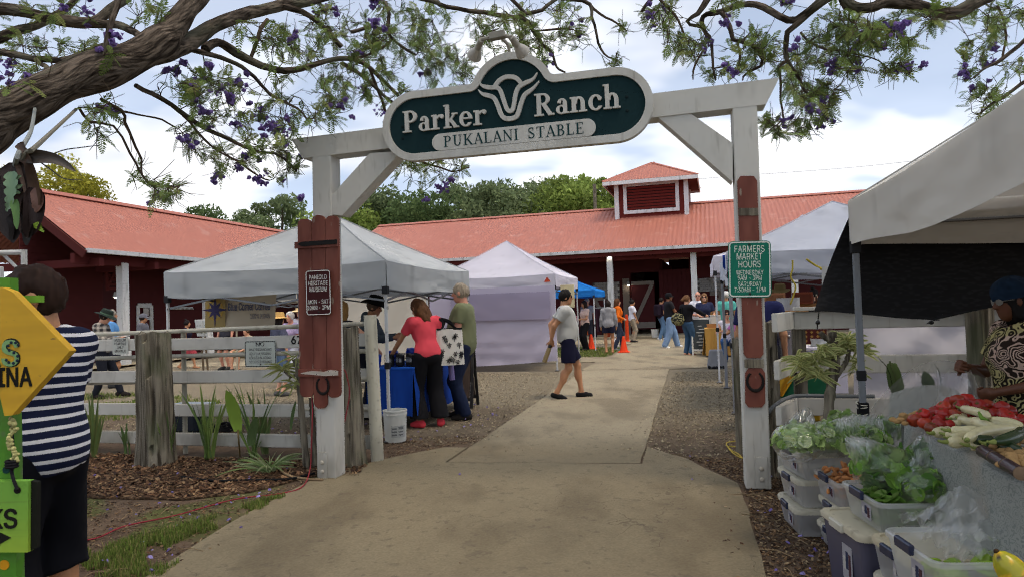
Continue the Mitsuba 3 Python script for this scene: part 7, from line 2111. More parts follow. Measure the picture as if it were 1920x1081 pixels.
for i in range(3):
    p0, p1 = a + (b - a) * i / 3, a + (b - a) * (i + 1) / 3
    part(sc_, 'segment', tube([p0, p0 + (p1 - p0) * .03, p0 + (p1 - p0) * .5, p0 + (p1 - p0) * .97, p1], [.021, .024, .0225, .0235, .0215], 14), 'gloss', lin('#2f1c22'), True)
    part(sc_, 'joint', tube([p1 - (b - a) * .012, p1 + (b - a) * .004], .0238, 14), 'vc', lin('#75604c'), True)
for i, (x, y) in enumerate([(1330, 412), (1362, 420), (1385, 450), (1350, 450), (1400, 405), (1410, 470), (1330, 440), (1395, 350), (1375, 372), (1410, 425), (1365, 480), (750, 245), (790, 232), (830, 215), (1310, 415)]):
    m = MB(); c = G(*zq(x, y), TZ + .03)
    n = 4
    pos = [V3(0, 0, 0)] + [rs.normal(0, .020, 3) * V3(1, 1, .4) for _ in range(n)]
    for q in pos:
        v, f = lumpy(rs.uniform(.011, .019), rs.integers(99), .25, 2, (1.25, 1, .85)); m.add(v + q + c, f)
    solo('ginger_root', 'knobbly tan ginger root ' + ('left of the tomatoes on the table corner' if x < 900 else 'in the heap by the sugar cane'), 'ginger', m, 'vc', lin('#9a7a50') * rs.uniform(.8, 1.2), True, 'ginger roots left of the tomatoes' if x < 900 else 'ginger roots by the sugar cane')

# clear sheet of plastic pulled up behind the tomatoes
def filmy(fn, key, name='sheet', n=(40, 26)):
    return part(key, name, grid(n[0], n[1], fn), 'film', None, True)
cs = thing('plastic_sheet', 'clear plastic sheet bulging up behind the tomatoes', 'plastic sheet')
Aq, Bq = G(*zq(600, 330), .62), G(*zq(1255, 130), .84)
def film1(U, W):
    p = Aq + (Bq - Aq) * U[..., None]
    h = .30 * np.sin(PI * np.clip(U * .92 + .06, 0, 1)) ** .6 + .02
    p[..., 2] = (Aq[2] - .20) + (h + .20) * W + (Bq[2] - Aq[2]) * U
    p += VY * (.10 * np.sin(PI * W) + .05 * (meshkit.fbm(np.stack([U * 7, W * 4, 0 * U], -1), 4) - .5))[..., None]
    return p
filmy(film1, cs)


# storage bins
def rrect(L, W, r, n=5):
    out = []
    for cx, cy, a0 in ((L - r, W - r, 0), (r - L, W - r, 90), (r - L, r - W, 180), (L - r, r - W, 270)):
        for a in np.linspace(a0, a0 + 90, n):
            out.append((cx + r * math.cos(math.radians(a)), cy + r * math.sin(math.radians(a))))
    return np.array(out)


def loft_ring(levels):
    """levels: (half length, half width, corner radius, z)."""
    rings = [np.c_[rrect(l, w, r), np.full(20, z)] for l, w, r, z in levels]
    v = np.vstack(rings); n = 20; m = len(levels)
    i, j = np.meshgrid(np.arange(m - 1), np.arange(n), indexing='ij')
    f = np.stack([i * n + j, i * n + (j + 1) % n, (i + 1) * n + (j + 1) % n, (i + 1) * n + j], -1).reshape(-1, 4)
    return v, np.vstack([f[:, [0, 1, 2]], f[:, [0, 2, 3]]])


def lidded(v, f, n=20):
    return np.vstack([v, [[0, 0, v[-1, 2]]]]), np.vstack([f, [[len(v) - n + k, len(v) - n + (k + 1) % n, len(v)] for k in range(n)]])


def storage_bin(label, c, az, L, W, H, lid=True, tint='clear_plastic', col=None, latch='#1d2540', sticker=True, lidcol='#bdb8a6', group=None, inner=None):
    """c: centre of the base; L across, W deep (both full)."""
    k = thing('storage_bin', label, 'storage bin', group)
    a = math.radians(az); R = np.array([[math.cos(a), math.sin(a), 0], [-math.sin(a), math.cos(a), 0], [0, 0, 1]])
    X = lambda v: np.asarray(v) @ R.T + np.asarray(c, float)
    l, w = L / 2, W / 2
    v, f = loft_ring([(l * .5, w * .5, .03, .004), (l * .88, w * .86, .03, .004), (l * .9, w * .88, .035, .012), (l * .965, w * .955, .04, H - .03), (l * .97, w * .96, .04, H - .012)])
    part(k, 'tub', (X(v), f), tint, col, 40)
    v, f = loft_ring([(l * .97, w * .96, .04, H - .022), (l, w, .045, H - .020), (l, w, .045, H - .004), (l * .985, w * .98, .045, H), (l * .955, w * .94, .04, H), (l * .955, w * .94, .04, H - .018)])
    part(k, 'rim', (X(v), f), tint if col is None else 'gloss', col if col is not None else None, 40)
    if lid:
        v, f = loft_ring([(l * 1.005, w * 1.008, .045, H - .016), (l * 1.01, w * 1.012, .045, H + .006), (l * .985, w * .98, .045, H + .016), (l * .90, w * .88, .04, H + .016), (l * .89, w * .87, .04, H + .008), (l * .45, w * .5, .03, H + .008)])
        v, f = lidded(v, f)
        kk = part(k, 'lid', (X(v), f), 'worn', lin(lidcol), 40)
        for s in (-1, 1):
            part(kk, 'lid_rib', bbox(X([s * l * .55, 0, H + .012]), .012, w * .7, .004, R[:, 0], R[:, 1]), 'worn', lin(lidcol))
    for s in (-1, 1):
        part(k, 'latch', bbox(X([s * (l + .006), 0, H - .004]), .010, w * .30, .020, R[:, 0], R[:, 1], bev=.006), 'gloss', lin(latch))
    if sticker:
        q = bbox(X([-l * .955, -w * .25, H * .52]), .0015, w * .22, H * .24, R[:, 0], R[:, 1], bev=.001)
        kk = part(k, 'label_sticker', q, 'vc', lin('#97949a'))
        for i, cc in enumerate(('#4a3238', '#30344a', '#b0aca8')):
            part(kk, 'print', bbox(X([-l * .955 - .0022, -w * .25 + w * .12 * (i - 1), H * (.50 + .05 * (i % 2))]), .0008, w * .05, H * (.15 - .03 * i), R[:, 0], R[:, 1], bev=.0005), 'vc', lin(cc))
    return k, X


def leafy(rg, n, fn, size, cols, curl=.5):
    """Crinkled leaves: each a bent sheet of 4 x 3 points."""
    mb = MB()
    for _ in range(n):
        p, up = fn(); x, y, z = frame(up, rg.normal(0, 1, 3)); s = size * rg.uniform(.6, 1.25)
        u, v = np.meshgrid(np.linspace(-1, 1, 4), np.linspace(0, 1, 4), indexing='ij')
        wv = (1 - (2 * v - .9) ** 2 * .55)
        cr = curl * (.25 * u ** 2 + .3 * v ** 2) + .10 * np.sin(u * 5 + rg.uniform(0, 6)) * v
        P = p + s * (u * wv * .55)[..., None] * x + s * (v - .3)[..., None] * y + s * cr[..., None] * z
        i, j = np.meshgrid(np.arange(3), np.arange(3), indexing='ij')
        q = np.stack([i * 4 + j, (i + 1) * 4 + j, (i + 1) * 4 + j + 1, i * 4 + j + 1], -1).reshape(-1, 4)
        mb.add(P.reshape(-1, 3), q, np.asarray(cols[rg.integers(len(cols))]) * rg.uniform(.75, 1.25))
    return mb


GRN = [(.20, .36, .07), (.14, .27, .05), (.28, .42, .12), (.10, .21, .05)]
LET = [(.42, .56, .22), (.33, .48, .16), (.54, .62, .34), (.25, .38, .11)]


def veg_bag(label, c, r, seed, cols, n=300, film=True, ear=True, size=.06, sq=(1, 1, .8)):
    rg = np.random.default_rng(seed); c = np.asarray(c, float)
    k = thing('lettuce_bag', label, 'bag of greens')
    def fn():
        d = rg.normal(0, 1, 3); d /= np.linalg.norm(d); d[2] = abs(d[2]) * .9 - .1
        return c + d * r * np.asarray(sq) * rg.uniform(.4, 1.0), nrm(d + rg.normal(0, .5, 3))
    part(k, 'leaves', leafy(rg, n, fn, size, cols), 'leaf', None, True, stuff=True)
    if film:
        m = trimesh.creation.icosphere(4, 1.0); v = np.array(m.vertices)
        cr = meshkit.fbm(v * 2.2 + seed, 3) - .5; fine = np.abs(meshkit.noise(v * 7 + seed * 2) - .5)
        v = v * (1 + .22 * cr - .12 * fine)[:, None]
        if ear:
            e = nrm(rg.normal(0, 1, 3) * V3(1, 1, .2) + V3(0, 0, 1.1)); al = np.maximum(np.asarray(m.vertices) @ e, 0)
            v = v + e * (np.maximum(al - .80, 0) * 2.4 * (1 + .8 * np.sin(25 * np.arctan2(v[:, 1], v[:, 0]))))[:, None]
        v = v * r * np.asarray(sq) * 1.02 + c; v[:, 2] = np.maximum(v[:, 2], c[2] - r * sq[2] * .95)
        part(k, 'film', (v, np.array(m.faces)), 'film', None, True)
    return k


H3 = .172
ST1, ST2 = V3(2.00, 4.38, 0), V3(2.04, 3.95, 0)
S1 = ['lidded clear storage bin at the bottom of the farthest stack by the gatepost', 'lidded clear storage bin in the middle of the farthest stack by the gatepost', 'lidded clear storage bin with lettuce bags on top in the farthest stack']
for i in range(3):
    storage_bin(S1[i], ST1 + V3(-.02 * (i == 0), .02 * (i == 1), i * H3), 6 - 3 * i, .58, .42, H3 - .014)
S2 = ['lidded clear storage bin at the bottom of the stack topped with turmeric', 'lidded clear storage bin in the middle of the stack topped with turmeric']
for i in range(2):
    storage_bin(S2[i], ST2 + V3(.01 * i, 0, i * .14), 2 + 4 * i, .56, .40, .126)
tb_, X2 = storage_bin('open clear storage bin heaped with orange turmeric roots', ST2 + V3(-.01, 0, .282), 4, .56, .40, .15, lid=False)
for i in range(120):
    lv = i / 120
    c = X2([rs.uniform(-.27, .10) * (1 - .25 * lv) - .03, rs.uniform(-.15, .15) * (1 - .3 * lv), .06 + .12 * lv + rs.uniform(0, .02)])
    d = nrm(rs.normal(0, 1, 3) * V3(1, 1, .35)); L = rs.uniform(.035, .06)
    P = smooth_path([c - d * L / 2, c + rs.normal(0, .004, 3), c + d * L / 2], 6)
    solo('turmeric_root', 'finger of orange turmeric root in the open bin', 'turmeric', tube(P, np.array([.004, .010, .011, .010, .009, .003]) * rs.uniform(.8, 1.2), 8), 'vc', lin('#b47a4c') * rs.uniform(.7, 1.25), True, 'turmeric roots in the open bin')
storage_bin('big dusky purple storage tub with a cream lid under the salad greens', V3(1.88, 3.38, 0), 2, .66, .46, .345, True, 'gloss', lin('#4b4a5c'), latch='#b5b1a3', lidcol='#b9b19a')
gb, X4 = storage_bin('open clear storage bin overflowing with bagged salad greens', V3(1.93, 3.30, .365), 4, .62, .44, .155, lid=False)
rg = np.random.default_rng(31)
def gfn():
    q = X4([rg.uniform(-.25, .26), rg.uniform(-.17, .17), rg.uniform(.03, .17)]); return q, nrm(rg.normal(0, .6, 3) + V3(0, 0, 1))
ck_ = thing('salad_greens', 'loose dark salad leaves filling the open clear bin', 'greens')
part(ck_, 'leaves', leafy(rg, 420, gfn, .065, GRN), 'leaf', None, True, stuff=True)
veg_bag('bag of dark salad greens at the left of the open clear bin', X4([-.14, .08, .24]), .15, 41, GRN, 300)
veg_bag('bag of salad greens standing tallest in the open clear bin', X4([.12, .02, .27]), .17, 42, GRN, 300, sq=(1, .9, 1.05))
veg_bag('bag of salad greens low at the front of the open clear bin', X4([-.06, -.12, .20]), .12, 43, GRN, 300)
veg_bag('bag of salad greens at the right end of the open clear bin', X4([.24, -.04, .20]), .12, 44, GRN, 300)
for i, (x, y, r, lb, cols) in enumerate([(215, 375, .145, 'bag of pale lettuce at the left end on the farthest bin stack', LET), (378, 352, .135, 'bag of pale lettuce second from the left on the farthest bin stack', LET), (462, 272, .11, 'bag of pale lettuce behind the others beside the stall canopy leg', LET), (500, 375, .12, 'bag of lettuce just left of the stall canopy leg', GRN + LET), (590, 368, .12, 'bag of mixed greens just right of the stall canopy leg', GRN + LET), (668, 315, .11, 'bag of dark greens against the plastic sheet', GRN)]):
    c = G(*zq(x, y), .49 + r * .7); c = V3(c[0], c[1], .49 + r * .78)
    veg_bag(lb, c, r, 50 + i, cols, 300)
b5, X5 = storage_bin('clear storage bin with a cream lid half hidden behind the front open bin', V3(1.80, 2.92, .22), 2, .50, .36, .16, True, lidcol='#b8ad92')
storage_bin('grey plastic tub under the half hidden cream-lidded bin', V3(1.82, 2.92, 0), 2, .52, .40, .21, True, 'gloss', lin('#5e5e68'), sticker=False)
b6, X6 = storage_bin('open clear storage bin of star fruit draped with a plastic bag', V3(1.77, 2.58, .33), 4, .66, .40, .19, lid=False)
storage_bin('grey plastic tub carrying the open star fruit bin', V3(1.79, 2.58, 0), 3, .60, .40, .31, True, 'gloss', lin('#5b5965'), sticker=False)
for i in range(16):
    c = X6([rs.uniform(-.24, .16), rs.uniform(-.13, .10), .06 + .06 * (i / 16)]); d = nrm(rs.normal(0, 1, 3) * V3(1, .8, .25)); L = rs.uniform(.09, .12)
    s = np.linspace(0, 1, 12); th = np.arange(20) * 2 * PI / 20
    x, y, z = frame(d); R_ = .030 * np.sin(PI * (.05 + .9 * s)) ** .6
    star_ = .62 + .38 * np.abs(np.cos(th * 2.5)) ** .7
    v = c + (s[:, None, None] - .5) * L * z + (R_[:, None] * star_[None])[..., None] * (np.cos(th)[None, :, None] * x + np.sin(th)[None, :, None] * y)
    a_, b_2 = np.meshgrid(np.arange(11), np.arange(20), indexing='ij')
    q = np.stack([a_ * 20 + b_2, a_ * 20 + (b_2 + 1) % 20, (a_ + 1) * 20 + (b_2 + 1) % 20, (a_ + 1) * 20 + b_2], -1).reshape(-1, 4)
    solo('star_fruit', 'yellow-green ribbed star fruit in the open front bin', 'star fruit', (v.reshape(-1, 3), q), 'gloss', lin('#7d9a24') * rs.uniform(.75, 1.25), True, 'star fruit in the open front bin')
pb = thing('plastic_bag', 'large crumpled clear plastic bag draped over the star fruit bin', 'plastic bag')
def bagfn(U, W):
    p = X6([0, 0, 0])[None, None] + ((U - .24) * .60)[..., None] * V3(1, .02, 0) + ((W - .12) * .40)[..., None] * V3(-.1, 1, 0)
    a = meshkit.fbm(np.stack([U * 5, W * 4, 0 * U + 2], -1), 4); r = np.abs(meshkit.fbm(np.stack([U * 9, W * 7, 0 * U + 8], -1), 3) - .5)
    h = .19 + .16 * np.exp(-((U - .22) / .20) ** 2 - ((W - .6) / .30) ** 2) + .27 * np.exp(-((U - .72) / .20) ** 2 - ((W - .55) / .28) ** 2) - .12 * np.clip(.35 - W, 0, 1) * 2 * (U > .35)
    p[..., 2] += h + .16 * (a - .5) - .16 * r + .02
    return p
part(pb, 'film', grid(70, 50, bagfn), 'film', None, True)
def bagfn2(U, W):
    p = bagfn(U, W); p[..., 2] -= .04 + .05 * meshkit.fbm(np.stack([U * 8 + 3, W * 6, 0 * U], -1), 3); return p
part(pb, 'film_lower', grid(50, 36, bagfn2), 'film', None, True)
storage_bin('cream-lidded storage bin at the bottom edge left of the papaya', V3(1.57, 2.28, .18), 3, .44, .40, .15, True, lidcol='#b7ab90')
storage_bin('tub under the cream-lidded bin at the bottom edge', V3(1.58, 2.28, 0), 3, .44, .40, .17, True, 'gloss', lin('#4b4952'), sticker=False)
b8, X8 = storage_bin('open clear storage bin with a papaya at the bottom right corner', V3(1.80, 2.14, .25), 3, .52, .34, .22, lid=False, sticker=False)
storage_bin('grey tub carrying the papaya bin', V3(1.82, 2.14, 0), 3, .50, .34, .235, True, 'gloss', lin('#5a5964'), sticker=False)


def papaya(label, c, d, L, r, col):
    k = thing('papaya', label, 'papaya'); s = np.linspace(0, 1, 18); d = nrm(d)
    P = np.asarray(c) + (s[:, None] - .5) * L * d
    prof = r * np.interp(s, [0, .05, .2, .45, .75, .92, 1], [.12, .42, .78, 1, .86, .5, .08])
    v, f = tube(P, prof, 20)
    def cf(q):
        g = meshkit.fbm(q * 16, 3); sp = meshkit.noise(q * 60)
        cc = np.asarray(col) * (.8 + .4 * g)[:, None]
        cc = np.where((sp > .86)[:, None], [.05, .025, .01], cc)
        return np.where((g > .62)[:, None], cc * [.5, .8, .8], cc)
    part(k, 'fruit', (v, f), 'gloss', cf, True)
    part(k, 'stem_end', trimesh.creation.icosphere(1, r * .18).apply_translation(P[0]), 'vc', lin('#3b2a16'), True)


pc8 = D(1908, 1082, 2.06)
papaya('ripe yellow papaya with dark spots in the bottom right bin', pc8, V3(.45, -.25, -.75), .17, .046, (.62, .36, .015))
papaya('green-yellow papaya lying low in the bottom right bin', X8([-.02, -.02, .12]), V3(1, .2, 0), .19, .052, (.34, .36, .06))
papaya('second green papaya at the back of the bottom right bin', X8([-.12, .06, .09]), V3(.8, .5, 0), .18, .05, (.28, .34, .06))
# the vendor's white bucket tub, chair back and bag
ch = thing('plastic_chair', 'white plastic chair behind the produce table', 'chair')
cc = V3(2.70, 4.62, 0)
part(ch, 'back', grid(18, 12, lambda U, W: np.stack([cc[0] + (U - .5) * .46, cc[1] - .06 * np.cos((U - .5) * 3) - .05 * W, .44 + .42 * W - .06 * (2 * U - 1) ** 2 * W], -1)), 'gloss', lin('#b9b9b2'), True)
part(ch, 'seat', bbox(cc + V3(0, .2, .43), .22, .22, .015), 'gloss', lin('#b9b9b2'))
for sx_ in (-1, 1):
    for sy in (0, 1):
        part(ch, 'leg', tube([cc + V3(sx_ * .2, .02 + sy * .38, .42), cc + V3(sx_ * .24, -.02 + sy * .46, .0)], .018, 8), 'gloss', lin('#b9b9b2'))
hb2 = thing('carrier_bag', 'clear carrier bag held open by the produce vendor', 'plastic bag')
w0, w1 = P_['veg_vendor']['wr'][0], P_['veg_vendor']['wr'][1]
hc_ = (w0 + w1) / 2 + V3(-.13, 0, -.02)
def hbag(U, W):
    th = U * 2 * PI; r = .10 + .04 * W + .03 * (meshkit.fbm(np.stack([np.cos(th) * 2, np.sin(th) * 2, W * 3], -1), 3) - .5) * 2
    return np.stack([hc_[0] + r * np.cos(th), hc_[1] + r * .55 * np.sin(th), hc_[2] + .06 - .36 * W + .02 * np.sin(th * 5) * (1 - W)], -1)
part(hb2, 'film', grid(36, 20, hbag), 'film', None, True)
# white tarpaulin behind the right fence
tp_ = thing('tarpaulin', 'crumpled white tarpaulin hung low behind the right fence', 'tarpaulin')
ta = V3(3.05, 6.25, 0)
def tarp(U, W):
    p = ta + (U * 2.7)[..., None] * nrm(V3(.966, -.26, 0))
    p[..., 2] = 1.24 - 1.2 * W
    n1 = meshkit.fbm(np.stack([U * 5, W * 4, 0 * U], -1), 4) - .5
    return p - VY * (.22 * n1 + .25 * W ** 2 + .03 * np.sin((U * 1.4 + W) * 19))[..., None]
part(tp_, 'sheet', grid(70, 40, tarp), 'canvas', lin('#c9c5cb'), True)
tq = thing('tarpaulin', 'white cloth panel hanging by a yellow tie at the right booth', 'tarpaulin')
tqa = D(1540, 500, 8.0)
def tarp2(U, W):
    p = tqa + (U * 1.6)[..., None] * UX; p[..., 2] = tqa[2] - .62 * W
    return p + VY * (.05 * (meshkit.fbm(np.stack([U * 4, W * 3, 0 * U + 5], -1), 3) - .5) + .02 * np.sin(U * 20))[..., None]
part(tq, 'sheet', grid(40, 20, tarp2), 'canvas', lin('#bfc0bd'), True)

# ------------------------------------------------------------------ beds, plants, litter
bed = [g2(150, 930), g2(330, 935), g2(470, 920), g2(585, 890), (-1.45, 6.2), (-1.5, 6.75), (-6.0, 7.95), (-6.2, 6.2), (-4.6, 4.6)]
BED = wob(bed, .12, .15, 31)
def mulch(p, n, uv):
    c1, c2, w = voronoi(p.x * 34, p.y * 52)
    c = mix(mi.Color3f(.045, .028, .018), mi.Color3f(.20, .125, .075), w)
    return c * (.35 + .65 * smoothstep(0, .25, c2 - c1))
scene['mulch'] = two({'type': 'bumpmap', 'arbitrary': proc(lambda p, n, uv: fbm(p.x * 26, p.y * 26, 0, 3) * .03, eps=.004), 'scale': 1.0, 'bsdf': princ(proc(mulch), .95, .1)})
struct('garden_bed', extrude(BED, .012, (0, 0, -.008)), 'mulch')
rp = np.random.default_rng(77)


def scatter(poly, n, rg):
    x0, y0, x1, y1 = poly.bounds; out = np.zeros((0, 2))
    while len(out) < n:
        p = rg.uniform((x0, y0), (x1, y1), (n * 2, 2)); out = np.vstack([out, p[shapely.contains_xy(poly, p[:, 0], p[:, 1])]])
    return out[:n]


def flakes(pts, z, lo, hi, wid, cols, rg, tilt=.35, thick=.25):
    """Chips: bent slivers with a top and two sloping sides."""
    n = len(pts); a = rg.uniform(0, 2 * PI, n); L = rg.uniform(lo, hi, n); w = L * rg.uniform(wid * .6, wid * 1.4, n)
    d = np.stack([np.cos(a), np.sin(a), rg.normal(0, tilt, n)], -1); d /= np.linalg.norm(d, axis=1, keepdims=True)
    s = np.stack([-np.sin(a), np.cos(a), rg.normal(0, tilt, n)], -1)
    c = np.c_[pts, z + np.abs(d[:, 2]) * L / 2 + rg.uniform(0, .012, n)]
    up = np.array([0, 0, 1.0]) * (w * thick)[:, None]
    V = np.stack([c - d * L[:, None] / 2 - s * w[:, None] / 2, c + d * L[:, None] / 2 - s * w[:, None] / 2, c + d * L[:, None] / 2 + s * w[:, None] / 2, c - d * L[:, None] / 2 + s * w[:, None] / 2, c - d * L[:, None] * .4 + up, c + d * L[:, None] * .4 + up], 1).reshape(-1, 3)
    q = np.array([[0, 1, 5], [0, 5, 4], [2, 3, 4], [2, 4, 5], [1, 2, 5], [3, 0, 4]])
    F = (q[None] + (np.arange(n) * 6)[:, None, None]).reshape(-1, 3)
    C = np.asarray(cols)[rg.integers(0, len(cols), n)] * rg.uniform(.6, 1.35, (n, 1))
    mb = MB(); mb.add(V, F); mb.c = [np.repeat(C, 6, 0)]; return mb


stuff('wood_chips', 'brown wood chips and dry leaves mulching the bed along the left fence', 'mulch', flakes(scatter(BED, 13000, rp), .004, .012, .05, .40, [lin('#5f4430'), lin('#7b5c44'), lin('#483224'), lin('#94785a'), lin('#33241b')], rp), 'vc')
grit = Polygon([Q(u0 - 7, 7.0), Q(u0 - .7, 7.0), Q(u0 - 1.0, 15), Q(u0 - 7, 15)])
gritR = Polygon([Q(u0 + .62, 6.6), Q(u0 + 3.6, 6.6), Q(u0 + 3.4, 15), Q(u0 + 1.0, 15)])
stuff('gravel', 'pale gravel and grit scattered over the yard either side of the path', 'gravel', flakes(np.vstack([scatter(grit, 14000, rp), scatter(gritR, 12000, rp)]), -.012, .007, .024, .8, [lin('#8d816a'), lin('#786c56'), lin('#a3977f'), lin('#5f5443')], rp, .2, .5), 'vc')
nearL = Polygon([(-3.6, 2.6), g2(300, 1075), g2(420, 985), g2(585, 897), g2(470, 925), g2(330, 942), g2(150, 935), (-5, 4.6)]).buffer(0)
nearR = Polygon([g2(1210, 834), g2(1300, 862), g2(1392, 905), g2(1440, 1085), (1.55, 2.6), (1.9, 4.3), (2.3, 5.6), Q(u0 + 3.4, 6.7), Q(u0 + .6, 6.7)]).buffer(0)
NP = Polygon(near); litter = np.vstack([scatter(NP.difference(NP.buffer(-.22)), 420, rp), scatter(NP, 90, rp) + 0, scatter(nearL, 3600, rp), scatter(nearR, 6000, rp), scatter(nearR.buffer(.25), 250, rp), scatter(Polygon([g2(700, 865), g2(835, 836), Q(u0 - .6, 7.6), Q(u0 - 2.2, 7.4)]), 900, rp)])
stuff('leaf_litter', 'brown leaf scraps, bark bits and small clods on the bare soil beside the path', 'leaf litter', flakes(litter, -.010, .006, .026, .5, [lin('#5d4632'), lin('#7b6247'), lin('#443224'), lin('#8c7a60'), lin('#382a1f')], rp, .25, .4), 'vc')
pet = np.vstack([scatter(nearL, 90, rp), scatter(BED, 70, rp), scatter(Polygon([Q(u0 - 5, 7.2), Q(u0 - 1, 7.2), Q(u0 - 1, 10), Q(u0 - 5, 10)]), 120, rp), scatter(nearR, 40, rp), scatter(Polygon(near), 5, rp)])
stuff('fallen_blossom', 'violet jacaranda blossom fallen on the soil and mulch', 'fallen blossom', flakes(pet, .006, .012, .03, .7, [lin('#7d6fae'), lin('#8f84bb'), lin('#6a5c98')], rp, .3, .6), 'vc')
sticks = MB()
for p in np.vstack([scatter(nearL, 90, rp), scatter(nearR, 60, rp), scatter(BED, 50, rp)]):
    a = rp.uniform(0, 6.3); L = rp.uniform(.05, .22); d = V3(math.cos(a), math.sin(a), 0)
    sticks.mesh(tube([V3(*p, .0), V3(*p, .014) + d * L * .5 + rp.normal(0, .008, 3), V3(*p, .004) + d * L], [.0035, .003, .002], 4), lin('#7a684f') * rp.uniform(.6, 1.3))
stuff('twigs', 'thin dry twigs lying on the soil', 'twigs', sticks, 'vc')


def blades(n, pts, h0, h1, w, cols, rg, lean=.5):
    mb = MB(); P = pts; n = len(P)
    a = rg.uniform(0, 2 * PI, n); h = rg.uniform(h0, h1, n); t = rg.uniform(.1, lean, n)
    d = np.stack([np.cos(a), np.sin(a), 0 * a], -1); s = np.stack([-np.sin(a), np.cos(a), 0 * a], -1) * w
    b = np.c_[P, -.012 + 0 * h]
    V = np.stack([b - s / 2, b + s / 2, b + d * (h * t * .4)[:, None] + V3(0, 0, 1) * (h * .6)[:, None] + s * .35, b + d * (h * t * .4)[:, None] + V3(0, 0, 1) * (h * .6)[:, None] - s * .35, b + d * (h * t)[:, None] + V3(0, 0, 1) * h[:, None]], 1).reshape(-1, 3)
    q = np.array([[0, 1, 2], [0, 2, 3], [3, 2, 4]])
    F = (q[None] + (np.arange(n) * 5)[:, None, None]).reshape(-1, 3)
    C = np.asarray(cols)[rg.integers(0, len(cols), n)] * rg.uniform(.7, 1.3, (n, 1))
    mb.add(V, F); mb.c = [np.repeat(C, 5, 0)]; return mb


GC = [(.16, .23, .05), (.20, .27, .06), (.13, .18, .04), (.30, .28, .11)]
edge = Polygon([g2(180, 1080), g2(300, 1078), g2(420, 990), g2(560, 915), g2(575, 925), g2(500, 935), g2(380, 975), g2(250, 1010), g2(150, 1040)]).buffer(.02)
gp = scatter(edge, 9000, rp); keep = meshkit.fbm(np.c_[gp * 3.0, 0 * gp[:, 0]], 4, 3) > .60
stuff('grass', 'patchy short grass at the left edge of the path', 'grass', blades(0, gp[keep], .02, .065, .006, GC, rp), 'leaf')
lawn = Polygon([(-9.5, 9.6), (-4.1, 8.6), (-3.9, 10.6), (-5.5, 13.5), (-12, 14.5)])
gp = scatter(lawn, 14000, rp); keep = meshkit.fbm(np.c_[gp * 1.1, 0 * gp[:, 0]], 4, 5) > .46
stuff('grass', 'short green lawn behind the left fence', 'grass', blades(0, gp[keep], .03, .08, .014, GC, rp), 'leaf')
lawn2 = Polygon([Q(u0 - 3.2, 19.4), Q(u0 - 1.0, 19.4), Q(u0 - 1.0, 23.5), Q(u0 - 4.5, 24)])
gp = scatter(lawn2, 4500, rp)
stuff('grass', 'small green grass patch by the orange cones', 'grass', blades(0, gp, .03, .08, .02, GC, rp), 'leaf')


def strap_leaf(base, d, L, w, droop, col, twist=0, n=9, fold=.25):
    d = nrm(d); s = np.linspace(0, 1, n)
    P = base + np.outer(s * L, d) + np.outer(s ** 2 * L * droop, nrm(V3(d[0], d[1], 0) + 1e-6)) - np.outer(s ** 2.5 * L * droop * .8, ZUP)
    t = np.gradient(P, axis=0); t /= np.linalg.norm(t, axis=1, keepdims=True)
    sd = np.cross(t, nrm(V3(math.cos(twist), math.sin(twist), .2))); sd /= np.linalg.norm(sd, axis=1, keepdims=True); nn = np.cross(sd, t)
    pr = w * np.interp(s, [0, .2, .55, .85, 1], [.55, .9, 1, .6, .04])
    V = np.stack([P - sd * pr[:, None], P + nn * (pr * fold)[:, None], P + sd * pr[:, None]], 1).reshape(-1, 3)
    i, j = np.meshgrid(np.arange(n - 1), np.arange(2), indexing='ij')
    q = np.stack([i * 3 + j, (i + 1) * 3 + j, (i + 1) * 3 + j + 1, i * 3 + j + 1], -1).reshape(-1, 4)
    C = np.repeat(np.asarray(col)[None] * np.interp(s, [0, .25, 1], [1.35, 1, .95])[:, None], 3, 0)
    return V, q, C


def clump(name, label, px, py, n, L0, L1, w, spread, droop, cols, seed, edge_=None, z=.0, Y=None):
    rg = np.random.default_rng(seed)
    b = G(px, py, z) if Y is None else V3(*D(px, py, Y)[:2], z)
    k = thing(name, label, 'plant')
    for i in range(n):
        a = rg.uniform(0, 2 * PI); sp = spread * rg.uniform(.2, 1)
        d = V3(math.cos(a) * sp, math.sin(a) * sp, 1); base = b + V3(rg.normal(0, .02), rg.normal(0, .02), 0)
        c = np.asarray(cols[i % len(cols)]) * rg.uniform(.8, 1.25)
        V, q, C = strap_leaf(base, d, rg.uniform(L0, L1), w * rg.uniform(.8, 1.2), droop * rg.uniform(.4, 1.3), c, rg.uniform(0, 6))
        if edge_ is not None:
            C = C.reshape(-1, 3, 3); C[:, [0, 2]] = edge_; C = C.reshape(-1, 3)
        part(k, 'leaf', (V, q), 'leaf', C, True)
    return k


G1, G2, G3 = (.13, .20, .07), (.20, .29, .08), (.09, .14, .055)
clump('snake_plant', 'tall dark snake plant at the left fence beside the striped shirt', 176, 858, 9, .35, .75, .022, .18, .04, [G3, G1], 1, (.17, .20, .07))
clump('snake_plant', 'thin dark blade of snake plant left of the split post', 240, 850, 4, .2, .42, .016, .3, .1, [G3], 2)
clump('iris_plant', 'short clump of pale-footed strap leaves right of the split post', 318, 868, 13, .25, .62, .010, .30, .10, [G2, G1], 3)
clump('iris_plant', 'tall clump of strap leaves left of the big upright leaf', 392, 862, 16, .45, .85, .014, .26, .10, [G2, G1, (.30, .38, .12)], 4)
clump('iris_plant', 'loose spreading clump of strap leaves below the riding ban sign', 478, 858, 15, .45, 1.0, .010, .42, .16, [G2, G1], 5)
clump('spider_plant', 'spider plant with arching striped leaves at the foot of the fence', 505, 886, 60, .16, .34, .008, 1.3, .55, [(.22, .31, .12), (.38, .44, .24)], 6)
